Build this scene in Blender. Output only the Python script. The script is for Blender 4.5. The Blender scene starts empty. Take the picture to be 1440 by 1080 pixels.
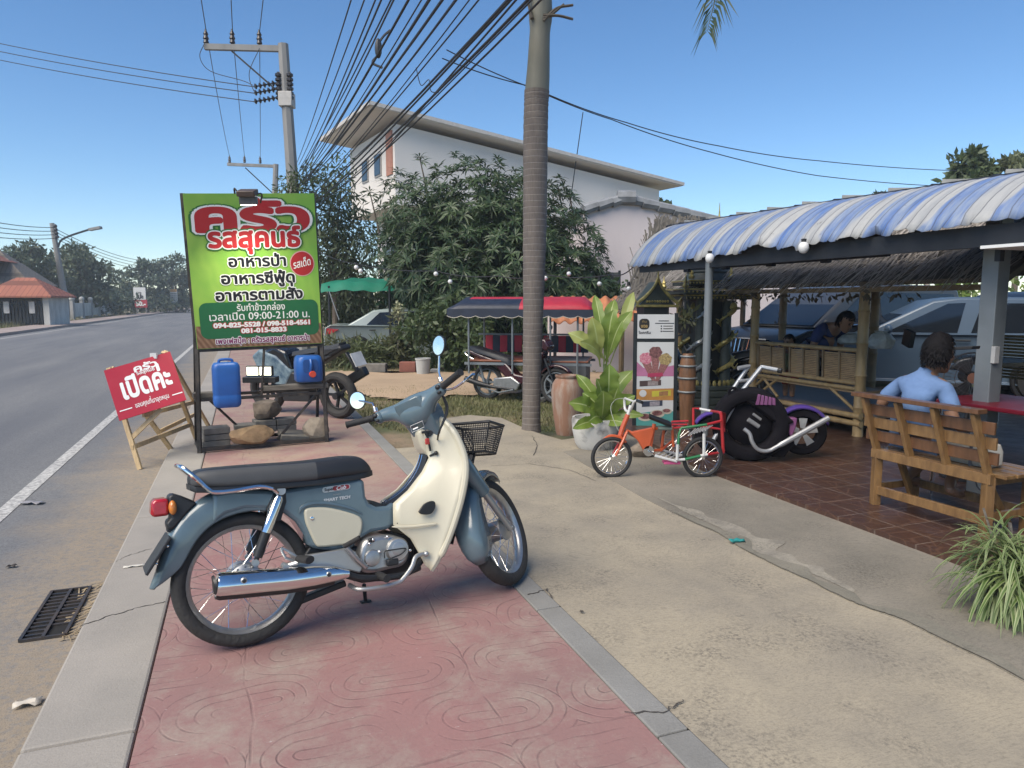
import bpy, bmesh, math, random
import numpy as np
from mathutils import Vector, Matrix, Euler
from mathutils.geometry import tessellate_polygon
R = math.radians
PI = math.pi
random.seed(7)
rng = np.random.default_rng(7)
scene = bpy.context.scene
COL = scene.collection
# ---------------------------------------------------------------- camera
CAM_H = 1.47                      # phone held at chest / eye height
TH = math.atan(0.115)             # pitched slightly down
cam = bpy.data.cameras.new('camera')
cam.lens = 25.0
cam.sensor_width = 36.0
cam.clip_start = 0.05
cam.clip_end = 3000
cam_o = bpy.data.objects.new('camera', cam)
COL.objects.link(cam_o)
cam_o.location = (0, 0, CAM_H)
cam_o.rotation_euler = (PI / 2 - TH, 0, 0)
scene.camera = cam_o
# ---------------------------------------------------------------- sky, sun, exposure
SUN_EL, SUN_AZ = R(50), R(222)    # azimuth clockwise from +Y: behind and left of the viewer
world = bpy.data.worlds.new('World')
scene.world = world
world.use_nodes = True
wn = world.node_tree.nodes
wl = world.node_tree.links
bg = wn['Background']
sky = wn.new('ShaderNodeTexSky')
sky.sky_type = 'NISHITA'
sky.sun_disc = False
sky.sun_elevation = SUN_EL
sky.sun_rotation = SUN_AZ
sky.air_density = 0.9
sky.dust_density = 0.05
sky.ozone_density = 3.0
hsv = wn.new('ShaderNodeHueSaturation')      # clear tropical evening: a little deeper than the model sky
hsv.inputs['Saturation'].default_value = 1.16
hsv.inputs['Value'].default_value = 1.0
wl.new(sky.outputs['Color'], hsv.inputs['Color'])
wl.new(hsv.outputs['Color'], bg.inputs['Color'])
bg.inputs['Strength'].default_value = 0.096
sun = bpy.data.lights.new('sun', 'SUN')
sun.energy = 3.2
sun.angle = R(50)
sun.color = (1.0, 0.90, 0.76)
sun_o = bpy.data.objects.new('sun', sun)
COL.objects.link(sun_o)
sd = Vector((math.sin(SUN_AZ) * math.cos(SUN_EL), math.cos(SUN_AZ) * math.cos(SUN_EL), math.sin(SUN_EL)))
sun_o.rotation_euler = sd.to_track_quat('Z', 'Y').to_euler()
scene.view_settings.view_transform = 'Standard'
scene.view_settings.look = 'None'
scene.view_settings.exposure = 0.78
scene.view_settings.gamma = 1.0
# ---------------------------------------------------------------- measuring from the photograph (1440 x 1080)
CT, ST = math.cos(TH), math.sin(TH)
def ray(px, py):
 v = (py - 540) / 1000.0
 return Vector(((px - 720) / 1000.0, CT - v * ST, -ST - v * CT))
def G(px, py, z=0.0):             # point of a horizontal plane
 r = ray(px, py)
 return Vector((0, 0, CAM_H)) + r * ((z - CAM_H) / r.z)
def W(px, py, Y):                 # point at a forward distance
 r = ray(px, py)
 return Vector((0, 0, CAM_H)) + r * (Y / r.y)
# street frame: u runs along the road, v to the right of it
UX, UY = -0.3523, 0.9359
YAW = math.atan2(0.3523, 0.9359)
def S(t, s, z=0.0):
 return Vector((UY * t + UX * s, -UX * t + UY * s, z))
# ---------------------------------------------------------------- mesh building helpers
class MB:
 def __init__(self):
  self.v, self.f, self.m = [], [], []
  self.slot = 0
 def add(self, vs, fs):
  o = len(self.v)
  self.v.extend([tuple(p) for p in vs])
  for f in fs:
   self.f.append(tuple(i + o for i in f))
   self.m.append(self.slot)
  return self
 def box(self, c, s, rot=None):
  hx, hy, hz = s[0] / 2, s[1] / 2, s[2] / 2
  vs = [Vector((x, y, z)) for x in (-hx, hx) for y in (-hy, hy) for z in (-hz, hz)]
  if rot is not None:
   q = rot if isinstance(rot, Matrix) else Euler(rot).to_matrix()
   vs = [q @ p for p in vs]
  c = Vector(c)
  return self.add([p + c for p in vs], [(0, 1, 3, 2), (4, 6, 7, 5), (0, 4, 5, 1), (2, 3, 7, 6), (0, 2, 6, 4), (1, 5, 7, 3)])
 def bar(self, a, b, w, h, up=(0, 0, 1)):   # rectangular bar from a to b
  a, b = Vector(a), Vector(b)
  d = (b - a)
  L = d.length
  z = d.normalized()
  u = Vector(up)
  if abs(z.dot(u)) > 0.98:
   u = Vector((1, 0, 0))
  x = u.cross(z).normalized()
  y = z.cross(x)
  vs = []
  for q in (a, b):
   for sx, sy in ((-1, -1), (1, -1), (1, 1), (-1, 1)):
    vs.append(q + x * (sx * w / 2) + y * (sy * h / 2))
  return self.add(vs, [(3, 2, 1, 0), (4, 5, 6, 7), (0, 1, 5, 4), (1, 2, 6, 5), (2, 3, 7, 6), (3, 0, 4, 7)])
 def tube(self, pts, r, n=8, closed=False, caps=True, squash=1.0):
  pts = [Vector(p) for p in pts]
  k = len(pts)
  rs = [r] * k if not hasattr(r, '__len__') else list(r)
  vs, fs = [], []
  ref = None
  for i, p in enumerate(pts):
   a = pts[i - 1] if (i > 0 or closed) else p
   b = pts[(i + 1) % k] if (i < k - 1 or closed) else p
   t = (b - a).normalized()
   if ref is None:
    ref = Vector((0, 0, 1)) if abs(t.z) < 0.9 else Vector((1, 0, 0))
   ref = (ref - t * ref.dot(t))
   if ref.length < 1e-6:
    ref = t.orthogonal()
   ref.normalize()
   w = t.cross(ref)
   for j in range(n):
    an = 2 * PI * j / n
    vs.append(p + ref * (math.cos(an) * rs[i] * squash) + w * (math.sin(an) * rs[i]))
  m = k if closed else k - 1
  for i in range(m):
   for j in range(n):
    a, b = i * n + j, i * n + (j + 1) % n
    c, d = ((i + 1) % k) * n + (j + 1) % n, ((i + 1) % k) * n + j
    fs.append((a, b, c, d))
  if caps and not closed:
   fs.append(tuple(reversed(range(n))))
   fs.append(tuple((k - 1) * n + j for j in range(n)))
  return self.add(vs, fs)
 def rings(self, rings, closed_ring=True, caps=True):   # loft through rings of equal count
  n = len(rings[0])
  vs = [p for r in rings for p in r]
  fs = []
  for i in range(len(rings) - 1):
   for j in range(n if closed_ring else n - 1):
    a, b = i * n + j, i * n + (j + 1) % n
    fs.append((a, b, b + n, a + n))
  if caps and closed_ring:
   fs.append(tuple(reversed(range(n))))
   fs.append(tuple((len(rings) - 1) * n + j for j in range(n)))
  return self.add(vs, fs)
 def lathe(self, prof, n=16, M=None, caps=True):         # profile of (r, z) turned about z
  rings = []
  for r, z in prof:
   ring = [Vector((r * math.cos(2 * PI * j / n), r * math.sin(2 * PI * j / n), z)) for j in range(n)]
   if M is not None:
    ring = [M @ p for p in ring]
   rings.append(ring)
  return self.rings(rings, caps=caps)
 def torus(self, c, R1, r, axis='Y', n=32, k=8, M=None, squash=1.0):
  vs, fs = [], []
  for i in range(n):
   a = 2 * PI * i / n
   for j in range(k):
    b = 2 * PI * j / k
    rr = R1 + r * math.cos(b)
    h = r * squash * math.sin(b)
    p = Vector((rr * math.cos(a), h, rr * math.sin(a))) if axis == 'Y' else (Vector((h, rr * math.cos(a), rr * math.sin(a))) if axis == 'X' else Vector((rr * math.cos(a), rr * math.sin(a), h)))
    if M is not None:
     p = M @ p
    vs.append(p + Vector(c))
  for i in range(n):
   for j in range(k):
    fs.append((i * k + j, ((i + 1) % n) * k + j, ((i + 1) % n) * k + (j + 1) % k, i * k + (j + 1) % k))
  return self.add(vs, fs)
 def ball(self, c, r, n=12, k=8, M=None):
  s = r if hasattr(r, '__len__') else (r, r, r)
  c = Vector(c)
  rings = []
  for i in range(k + 1):
   ph = PI * i / k
   ring = []
   for j in range(n):
    a = 2 * PI * j / n
    p = Vector((s[0] * math.sin(ph) * math.cos(a), s[1] * math.sin(ph) * math.sin(a), -s[2] * math.cos(ph)))
    if M is not None:
     p = M @ p
    ring.append(p + c)
   rings.append(ring)
  return self.rings(rings, caps=False)
 def prism(self, poly, d0, d1, fr=None):     # polygon of (a, b) extruded along the third axis; fr(a, b, d) -> point
  fr = fr or (lambda a, b, d: Vector((a, d, b)))
  n = len(poly)
  vs = [fr(a, b, d0) for a, b in poly] + [fr(a, b, d1) for a, b in poly]
  fs = [tuple(range(n)), tuple(reversed(range(n, 2 * n)))]
  for i in range(n):
   j = (i + 1) % n
   fs.append((i, i + n, j + n, j))
  return self.add(vs, fs)
 def grid(self, fn, nu, nv):
  vs = [fn(i / nu, j / nv) for i in range(nu + 1) for j in range(nv + 1)]
  fs = [(i * (nv + 1) + j, (i + 1) * (nv + 1) + j, (i + 1) * (nv + 1) + j + 1, i * (nv + 1) + j + 1) for i in range(nu) for j in range(nv)]
  return self.add(vs, fs)
 def poly(self, pts):
  return self.add(pts, [tuple(range(len(pts)))])
 def xf(self, M, start=0):
  for i in range(start, len(self.v)):
   self.v[i] = tuple(M @ Vector(self.v[i]))
  return self
 def build(self, name, mat, parent=None, smooth=35, bevel=0, solid=0, sub=0, seg=2, fixn=True):
  me = bpy.data.meshes.new(name)
  me.from_pydata([tuple(p) for p in self.v], [], self.f)
  mats = mat if isinstance(mat, (list, tuple)) else [mat]
  for m in mats:
   me.materials.append(m)
  if len(mats) > 1:
   me.polygons.foreach_set('material_index', self.m)
  if fixn and len(self.f) < 60000:
   bm = bmesh.new()
   bm.from_mesh(me)
   bmesh.ops.recalc_face_normals(bm, faces=bm.faces)
   bm.to_mesh(me)
   bm.free()
  if smooth:
   me.polygons.foreach_set('use_smooth', [True] * len(me.polygons))
   if smooth < 180:
    me.set_sharp_from_angle(angle=R(smooth))
  me.update()
  o = bpy.data.objects.new(name, me)
  COL.objects.link(o)
  if parent is not None:
   o.parent = parent
  if solid:
   md = o.modifiers.new('solid', 'SOLIDIFY')
   md.thickness = solid
   md.offset = 0
  if sub:
   md = o.modifiers.new('sub', 'SUBSURF')
   md.levels = md.render_levels = sub
  if bevel:
   md = o.modifiers.new('bevel', 'BEVEL')
   md.width = bevel
   md.segments = seg
   md.limit_method = 'ANGLE'
   md.angle_limit = R(40)
  return o
def tag(o, label=None, cat=None, group=None, kind=None):
 if label: o['label'] = label
 if cat: o['category'] = cat
 if group: o['group'] = group
 if kind: o['kind'] = kind
 return o
def thing(name, label, cat, loc=(0, 0, 0), rz=0.0, group=None, rot=None):
 o = bpy.data.objects.new(name, None)
 o.empty_display_size = 0.1
 COL.objects.link(o)
 o.location = loc
 o.rotation_euler = rot if rot is not None else (0, 0, rz)
 return tag(o, label, cat, group)
def copy_tree(o, parent=None):
 c = o.copy()
 COL.objects.link(c)
 c.parent = parent
 for ch in list(o.children):
  copy_tree(ch, c)
 return c
def smooth_path(pts, per=6):       # Catmull-Rom through points
 P = [Vector(p) for p in pts]
 P = [P[0] * 2 - P[1]] + P + [P[-1] * 2 - P[-2]]
 out = []
 for i in range(1, len(P) - 2):
  a, b, c, d = P[i - 1], P[i], P[i + 1], P[i + 2]
  for k in range(per):
   t = k / per
   out.append(0.5 * ((2 * b) + (c - a) * t + (2 * a - 5 * b + 4 * c - d) * t * t + (3 * b - a - 3 * c + d) * t ** 3))
 out.append(P[-2])
 return out
# ---------------------------------------------------------------- materials
def new_mat(name):
 m = bpy.data.materials.new(name)
 m.use_nodes = True
 nt = m.node_tree
 return m, nt, nt.nodes['Principled BSDF']
def N(nt, t, **kw):
 n = nt.nodes.new(t)
 for k, v in kw.items():
  if k in n.inputs:
   n.inputs[k].default_value = v
  else:
   setattr(n, k, v)
 return n
def mixc(nt, fac, a, b):
 n = nt.nodes.new('ShaderNodeMix')
 n.data_type = 'RGBA'
 for sock, val in ((0, fac), (6, a), (7, b)):
  if hasattr(val, 'is_linked') or isinstance(val, bpy.types.NodeSocket):
   nt.links.new(val, n.inputs[sock])
  elif sock == 0:
   n.inputs[0].default_value = val
  else:
   n.inputs[sock].default_value = (*val[:3], 1)
 return n.outputs[2]
def ramp(nt, val, lo, hi):
 n = nt.nodes.new('ShaderNodeMapRange')
 n.inputs['From Min'].default_value = lo
 n.inputs['From Max'].default_value = hi
 nt.links.new(val, n.inputs['Value'])
 return n.outputs['Result']
def math_n(nt, op, a, b=None, c=None):
 n = nt.nodes.new('ShaderNodeMath')
 n.operation = op
 for i, x in enumerate((a, b, c)):
  if x is None: continue
  if isinstance(x, (int, float)):
   n.inputs[i].default_value = x
  else:
   nt.links.new(x, n.inputs[i])
 return n.outputs[0]
def objco(nt, scale=(1, 1, 1), rot=(0, 0, 0), loc=(0, 0, 0)):
 tc = nt.nodes.new('ShaderNodeTexCoord')
 mp = nt.nodes.new('ShaderNodeMapping')
 mp.inputs['Scale'].default_value = scale
 mp.inputs['Rotation'].default_value = rot
 mp.inputs['Location'].default_value = loc
 nt.links.new(tc.outputs['Object'], mp.inputs['Vector'])
 return mp.outputs['Vector']
def noise(nt, vec, scale, detail=4, rough=0.6):
 n = N(nt, 'ShaderNodeTexNoise', Scale=scale, Detail=detail, Roughness=rough)
 nt.links.new(vec, n.inputs['Vector'])
 return n.outputs['Fac']
def bump(nt, bsdf, h, strength=0.3, dist=0.01):
 b = N(nt, 'ShaderNodeBump', Strength=strength, Distance=dist)
 nt.links.new(h, b.inputs['Height'])
 nt.links.new(b.outputs['Normal'], bsdf.inputs['Normal'])
MATS = {}
def pm(name, col, rough=0.6, metal=0.0, var=0.25, scale=6.0, col2=None, bmp=0.0, bscale=40.0, coat=0.0, stretch=(1, 1, 1), spec=None, lo=0.35, hi=0.7):
 if name in MATS: return MATS[name]
 m, nt, b = new_mat(name)
 v = objco(nt, stretch)
 f = noise(nt, v, scale)
 f = ramp(nt, f, lo, hi)
 c2 = col2 or tuple(c * (1 - var) for c in col)
 nt.links.new(mixc(nt, f, col, c2), b.inputs['Base Color'])
 b.inputs['Roughness'].default_value = rough
 b.inputs['Metallic'].default_value = metal
 if rough < 0.6 and not coat:
  r2 = math_n(nt, 'MULTIPLY_ADD', noise(nt, v, scale * 3.1), 0.16, rough - 0.08)
  nt.links.new(r2, b.inputs['Roughness'])
 if coat:
  b.inputs['Coat Weight'].default_value = coat
  b.inputs['Coat Roughness'].default_value = 0.06
 if spec is not None:
  b.inputs['Specular IOR Level'].default_value = spec
 if bmp:
  bump(nt, b, noise(nt, v, bscale, 3), bmp, 0.006)
 MATS[name] = m
 return m
def leaf_mat(name, col, col2, trans=0.25, rough=0.5, scale=3.0):
 if name in MATS: return MATS[name]
 m, nt, b = new_mat(name)
 v = objco(nt)
 f = ramp(nt, noise(nt, v, scale, 3), 0.35, 0.65)
 g = nt.nodes.new('ShaderNodeNewGeometry')
 f2 = math_n(nt, 'MULTIPLY_ADD', g.outputs['Random Per Island'], 0.5, math_n(nt, 'MULTIPLY', f, 0.5))
 c = mixc(nt, f2, col, col2)
 nt.links.new(c, b.inputs['Base Color'])
 b.inputs['Roughness'].default_value = rough
 tr = nt.nodes.new('ShaderNodeBsdfTranslucent')
 nt.links.new(c, tr.inputs['Color'])
 mx = nt.nodes.new('ShaderNodeMixShader')
 mx.inputs[0].default_value = trans
 nt.links.new(b.outputs[0], mx.inputs[1])
 nt.links.new(tr.outputs[0], mx.inputs[2])
 nt.links.new(mx.outputs[0], nt.nodes['Material Output'].inputs['Surface'])
 MATS[name] = m
 return m
def emit_mat(name, col, strength):
 if name in MATS: return MATS[name]
 m, nt, b = new_mat(name)
 b.inputs['Base Color'].default_value = (*col, 1)
 b.inputs['Emission Color'].default_value = (*col, 1)
 b.inputs['Emission Strength'].default_value = strength
 MATS[name] = m
 return m
# ---------------------------------------------------------------- lettering: outlines of Blender's built-in font, filled contour by contour
UPPER = '\u0E31\u0E34\u0E35\u0E36\u0E37\u0E47\u0E4D'
TONE = '\u0E48\u0E49\u0E4A\u0E4B\u0E4C'
def _loops(body, size, shear=0.0):
 c = bpy.data.curves.new('lettering', 'FONT')
 c.body = body
 c.size = size
 c.shear = shear
 c.resolution_u = 3
 c.fill_mode = 'NONE'
 o = bpy.data.objects.new('lettering', c)
 COL.objects.link(o)
 me = bpy.data.meshes.new_from_object(o)
 n = len(me.vertices)
 nxt = {}
 for e in me.edges:
  a, b = e.vertices
  nxt.setdefault(a, []).append(b)
  nxt.setdefault(b, []).append(a)
 seen, loops = set(), []
 for i in range(n):
  if i in seen or i not in nxt: continue
  lp, p, cur = [], None, i
  while cur not in seen:
   seen.add(cur)
   lp.append(cur)
   nb = [x for x in nxt[cur] if x not in seen]
   if not nb: break
   cur = nb[0] if len(lp) > 1 else min(nb)
  if len(lp) > 2:
   loops.append([(me.vertices[k].co.x, me.vertices[k].co.y) for k in lp])
 bpy.data.objects.remove(o)
 bpy.data.meshes.remove(me)
 bpy.data.curves.remove(c)
 return loops
def _area(lp):
 return 0.5 * sum(lp[i][0] * lp[(i + 1) % len(lp)][1] - lp[(i + 1) % len(lp)][0] * lp[i][1] for i in range(len(lp)))
def _inside(p, lp):
 x, y = p
 r = False
 for i in range(len(lp)):
  (x1, y1), (x2, y2) = lp[i], lp[i - 1]
  if (y1 > y) != (y2 > y) and x < (x2 - x1) * (y - y1) / (y2 - y1) + x1:
   r = not r
 return r
def text_tris(body, size, bold=0.0, shear=0.0, align='c'):
 base, extra = '', []
 for ch in body:
  if ch in TONE and base and base[-1] in UPPER:
   extra.append((base, ch))
  else:
   base += ch
 loops = _loops(base, size, shear)
 xs = [p[0] for lp in loops for p in lp]
 x0, x1 = min(xs), max(xs)
 for pre, ch in extra:
  n0 = len(_loops(pre[:-1], size, shear))
  more = _loops(pre[:-1] + ch, size, shear)[n0:]
  loops += [[(x, y + 0.24 * size) for x, y in lp] for lp in more]
 for i in range(1, len(base)):
  if base[i] in TONE and base[i - 1] in '\u0E1B\u0E1D\u0E1F':
   n0, n1 = len(_loops(base[:i], size, shear)), len(_loops(base[:i + 1], size, shear))
   for j in range(n0, n1): loops[j] = [(x - 0.13 * size, y) for x, y in loops[j]]
 dx = {'c': -(x0 + x1) / 2, 'l': -x0, 'r': -x1}[align]
 ar = [_area(lp) for lp in loops]
 def parent_of(i):
  c = [j for j in range(len(loops)) if j != i and ar[j] * ar[i] < 0 and abs(ar[j]) > abs(ar[i]) and all(_inside(p, loops[j]) for p in loops[i][::3])]
  return min(c, key=lambda j: abs(ar[j])) if c else None
 par = [parent_of(i) for i in range(len(loops))]
 outer = [lp for i, lp in enumerate(loops) if par[i] is None]
 holes = [lp for i, lp in enumerate(loops) if par[i] is not None]
 groups = [[o] for o in outer]
 for h in holes:
  cand = [g for g in groups if _inside(h[0], g[0])]
  if cand:
   min(cand, key=lambda g: abs(_area(g[0]))).append(h)
 V, F = [], []
 for gi, g in enumerate(groups):
  flat = [p for lp in g for p in lp]
  tris = tessellate_polygon([[Vector((p[0] * 100 / size, p[1] * 100 / size, 0)) for p in lp] for lp in g])
  o = len(V)
  V += [(p[0] + dx, p[1], gi % 3) for p in flat]
  F += [tuple(i + o for i in t) for t in tris]
  if bold > 0:                      # thicken: a stroke along every edge with round joints
   for lp in g:
    for i in range(len(lp)):
     (px_, py_), (qx, qy) = lp[i - 1], lp[i]
     ex_, ey_ = qx - px_, qy - py_
     l = math.hypot(ex_, ey_)
     zz = 3 + (i % 7)
     if l > 1e-7:
      nx_, ny_ = -ey_ / l * bold, ex_ / l * bold
      o = len(V)
      V += [(px_ + nx_ + dx, py_ + ny_, zz), (px_ - nx_ + dx, py_ - ny_, zz), (qx - nx_ + dx, qy - ny_, zz), (qx + nx_ + dx, qy + ny_, zz)]
      F.append((o, o + 1, o + 2, o + 3))
     o = len(V)
     V += [(qx + dx + bold * math.cos(k * PI / 3), qy + bold * math.sin(k * PI / 3), zz + 0.5) for k in range(6)]
     F.append(tuple(range(o, o + 6)))
 return V, F, x1 - x0
def put_text(mb, body, size, fr, bold=0.0, shear=0.0, align='c', width=None, lift=0.0, squeeze=1.0):
 V, F, w = text_tris(body, size, bold, shear, align)
 k = (width / w) if width else squeeze
 mb.add([fr(x * k, y, lift + 0.00006 * z) for x, y, z in V], F)
# ================================================================ GROUND, ROAD, PAVEMENT
def sheet(name, pts, z, mat, street=True, kind='structure'):
 mb = MB()
 mb.poly([(p[0], p[1], z) for p in pts])
 o = mb.build(name, mat, smooth=0, fixn=False)
 if o.data.polygons[0].normal.z < 0:
  o.data.flip_normals()
 if street:
  o.rotation_euler = (0, 0, YAW)
 return tag(o, kind=kind)
def TS(p):
 return (UY * p[0] - UX * p[1], UX * p[0] + UY * p[1])
def ground_mat():
 m, nt, b = new_mat('dry_earth')
 v = objco(nt)
 f = ramp(nt, noise(nt, v, 0.5, 6), 0.42, 0.6)
 g = mixc(nt, noise(nt, v, 9, 3), (0.10, 0.115, 0.045), (0.06, 0.075, 0.03))
 e = mixc(nt, noise(nt, v, 6, 5), (0.30, 0.22, 0.14), (0.20, 0.15, 0.10))
 nt.links.new(mixc(nt, f, g, e), b.inputs['Base Color'])
 b.inputs['Roughness'].default_value = 0.95
 bump(nt, b, noise(nt, v, 14, 5), 0.6, 0.04)
 return m
def road_mat():
 m, nt, b = new_mat('asphalt')
 v = objco(nt)
 fine = noise(nt, v, 70, 3, 0.8)
 patch = ramp(nt, noise(nt, objco(nt, (1, 0.12, 1)), 0.9, 5), 0.35, 0.7)
 a = mixc(nt, patch, (0.125, 0.13, 0.14), (0.205, 0.205, 0.20))
 a = mixc(nt, ramp(nt, fine, 0.42, 0.75), a, (0.075, 0.075, 0.08))
 sep = nt.nodes.new('ShaderNodeSeparateXYZ')
 nt.links.new(v, sep.inputs[0])
 d = math_n(nt, 'ADD', sep.outputs['X'], math_n(nt, 'MULTIPLY', noise(nt, v, 1.6, 6, 0.65), 1.1))
 sand = ramp(nt, d, -0.98, -0.45)
 sand = math_n(nt, 'MULTIPLY', sand, ramp(nt, noise(nt, v, 34, 4), 0.2, 0.55))
 sc = mixc(nt, noise(nt, v, 14, 5), (0.31, 0.25, 0.18), (0.22, 0.185, 0.14))
 sc = mixc(nt, ramp(nt, noise(nt, v, 120, 2), 0.55, 0.7), sc, (0.16, 0.13, 0.10))
 nt.links.new(mixc(nt, sand, a, sc), b.inputs['Base Color'])
 b.inputs['Roughness'].default_value = 0.88
 bump(nt, b, noise(nt, v, 140, 3), 0.35, 0.006)
 return m
def stamp_mat():
 m, nt, b = new_mat('stamped_red_concrete')
 v = objco(nt)
 wob = N(nt, 'ShaderNodeTexNoise', Scale=2.2, Detail=2)
 nt.links.new(v, wob.inputs['Vector'])
 vm = nt.nodes.new('ShaderNodeVectorMath'); vm.operation = 'MULTIPLY_ADD'
 nt.links.new(wob.outputs['Color'], vm.inputs[0]); vm.inputs[1].default_value = (0.11, 0.11, 0); nt.links.new(v, vm.inputs[2])
 sep = nt.nodes.new('ShaderNodeSeparateXYZ'); nt.links.new(vm.outputs[0], sep.inputs[0])
 LX, LY = 0.56, 0.36
 row = math_n(nt, 'FLOOR', math_n(nt, 'DIVIDE', sep.outputs['Y'], LY))
 xs = math_n(nt, 'ADD', sep.outputs['X'], math_n(nt, 'MULTIPLY', math_n(nt, 'MODULO', math_n(nt, 'ABSOLUTE', row), 2.0), LX * 0.5))
 a = math_n(nt, 'MULTIPLY', math_n(nt, 'SUBTRACT', math_n(nt, 'FRACT', math_n(nt, 'DIVIDE', xs, LX)), 0.5), LX)
 bb = math_n(nt, 'MULTIPLY', math_n(nt, 'SUBTRACT', math_n(nt, 'FRACT', math_n(nt, 'DIVIDE', sep.outputs['Y'], LY)), 0.5), LY)
 ax = math_n(nt, 'MAXIMUM', math_n(nt, 'SUBTRACT', math_n(nt, 'ABSOLUTE', a), LX * 0.5 - LY * 0.5), 0.0)
 d = math_n(nt, 'SQRT', math_n(nt, 'ADD', math_n(nt, 'MULTIPLY', ax, ax), math_n(nt, 'MULTIPLY', bb, bb)))
 k = math_n(nt, 'ABSOLUTE', math_n(nt, 'SUBTRACT', math_n(nt, 'FRACT', math_n(nt, 'DIVIDE', d, 0.052)), 0.5))
 line = ramp(nt, k, 0.11, 0.02)
 worn = ramp(nt, noise(nt, v, 3.4, 6, 0.7), 0.42, 0.66)
 line = math_n(nt, 'MULTIPLY', line, worn)
 joint = ramp(nt, math_n(nt, 'ABSOLUTE', math_n(nt, 'SUBTRACT', math_n(nt, 'FRACT', math_n(nt, 'DIVIDE', sep.outputs['Y'], 1.44)), 0.5)), 0.006, 0.002)
 joint2 = ramp(nt, math_n(nt, 'ABSOLUTE', math_n(nt, 'SUBTRACT', math_n(nt, 'FRACT', math_n(nt, 'DIVIDE', math_n(nt, 'ADD', sep.outputs['X'], 0.40), 0.83)), 0.5)), 0.008, 0.002)
 line = math_n(nt, 'MAXIMUM', line, math_n(nt, 'MULTIPLY', math_n(nt, 'MAXIMUM', joint, joint2), ramp(nt, noise(nt, v, 4, 4), 0.42, 0.66)))
 base = mixc(nt, ramp(nt, noise(nt, v, 1.3, 6), 0.35, 0.68), (0.295, 0.155, 0.143), (0.24, 0.148, 0.134))
 base = mixc(nt, math_n(nt, 'MULTIPLY', ramp(nt, noise(nt, v, 2.7, 7, 0.75), 0.46, 0.70), 0.85), base, (0.325, 0.275, 0.225))
 base = mixc(nt, math_n(nt, 'MULTIPLY', ramp(nt, noise(nt, v, 60, 4, 0.7), 0.45, 0.8), 0.4), base, (0.20, 0.11, 0.105))
 base = mixc(nt, ramp(nt, noise(nt, objco(nt, (1, 2.6, 1)), 21, 4, 0.8), 0.66, 0.74), base, (0.50, 0.44, 0.41))
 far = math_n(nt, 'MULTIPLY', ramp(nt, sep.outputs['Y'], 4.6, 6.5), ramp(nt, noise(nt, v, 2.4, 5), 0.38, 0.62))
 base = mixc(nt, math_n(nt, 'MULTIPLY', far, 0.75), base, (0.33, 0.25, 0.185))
 c = mixc(nt, math_n(nt, 'MULTIPLY', line, 0.50), base, (0.10, 0.055, 0.055))
 nt.links.new(c, b.inputs['Base Color'])
 b.inputs['Roughness'].default_value = 0.8
 h = math_n(nt, 'SUBTRACT', math_n(nt, 'MULTIPLY', noise(nt, v, 80, 4), 0.25), line)
 bump(nt, b, h, 0.5, 0.006)
 return m
def conc_mat(name, c1, c2, c3, blot=1.2, speck=0.5, rough=0.85, swirl=True):
 m, nt, b = new_mat(name)
 v = objco(nt)
 wv = N(nt, 'ShaderNodeTexNoise', Scale=0.8, Detail=2, Distortion=1.5)
 nt.links.new(v, wv.inputs['Vector'])
 vm = nt.nodes.new('ShaderNodeVectorMath'); vm.operation = 'MULTIPLY_ADD'
 nt.links.new(wv.outputs['Color'], vm.inputs[0]); vm.inputs[1].default_value = (0.5, 0.5, 0); nt.links.new(v, vm.inputs[2])
 st = nt.nodes.new('ShaderNodeMapping'); st.inputs['Scale'].default_value = (9, 30, 1); st.inputs['Rotation'].default_value = (0, 0, 0.5)
 nt.links.new(vm.outputs[0], st.inputs['Vector'])
 broom = noise(nt, st.outputs['Vector'], 3.0, 4, 0.7)
 f1 = ramp(nt, noise(nt, v, blot, 6, 0.62), 0.38, 0.66)
 c = mixc(nt, f1, c1, c2)
 dark = math_n(nt, 'MULTIPLY', ramp(nt, noise(nt, v, 2.3, 6, 0.65), 0.44, 0.66), ramp(nt, noise(nt, v, 58, 4, 0.75), 0.45, 0.62))
 dark = math_n(nt, 'MAXIMUM', dark, math_n(nt, 'MULTIPLY', ramp(nt, broom, 0.48, 0.72), 0.55))
 c = mixc(nt, math_n(nt, 'MULTIPLY', dark, speck), c, c3)
 c = mixc(nt, math_n(nt, 'MULTIPLY', ramp(nt, noise(nt, v, 150, 2), 0.5, 0.75), 0.35), c, c3)
 nt.links.new(c, b.inputs['Base Color'])
 b.inputs['Roughness'].default_value = rough
 h = math_n(nt, 'ADD', math_n(nt, 'MULTIPLY', broom, 0.6), math_n(nt, 'MULTIPLY', noise(nt, v, 110, 3), 0.6))
 bump(nt, b, h, 0.45, 0.006)
 return m
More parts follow.
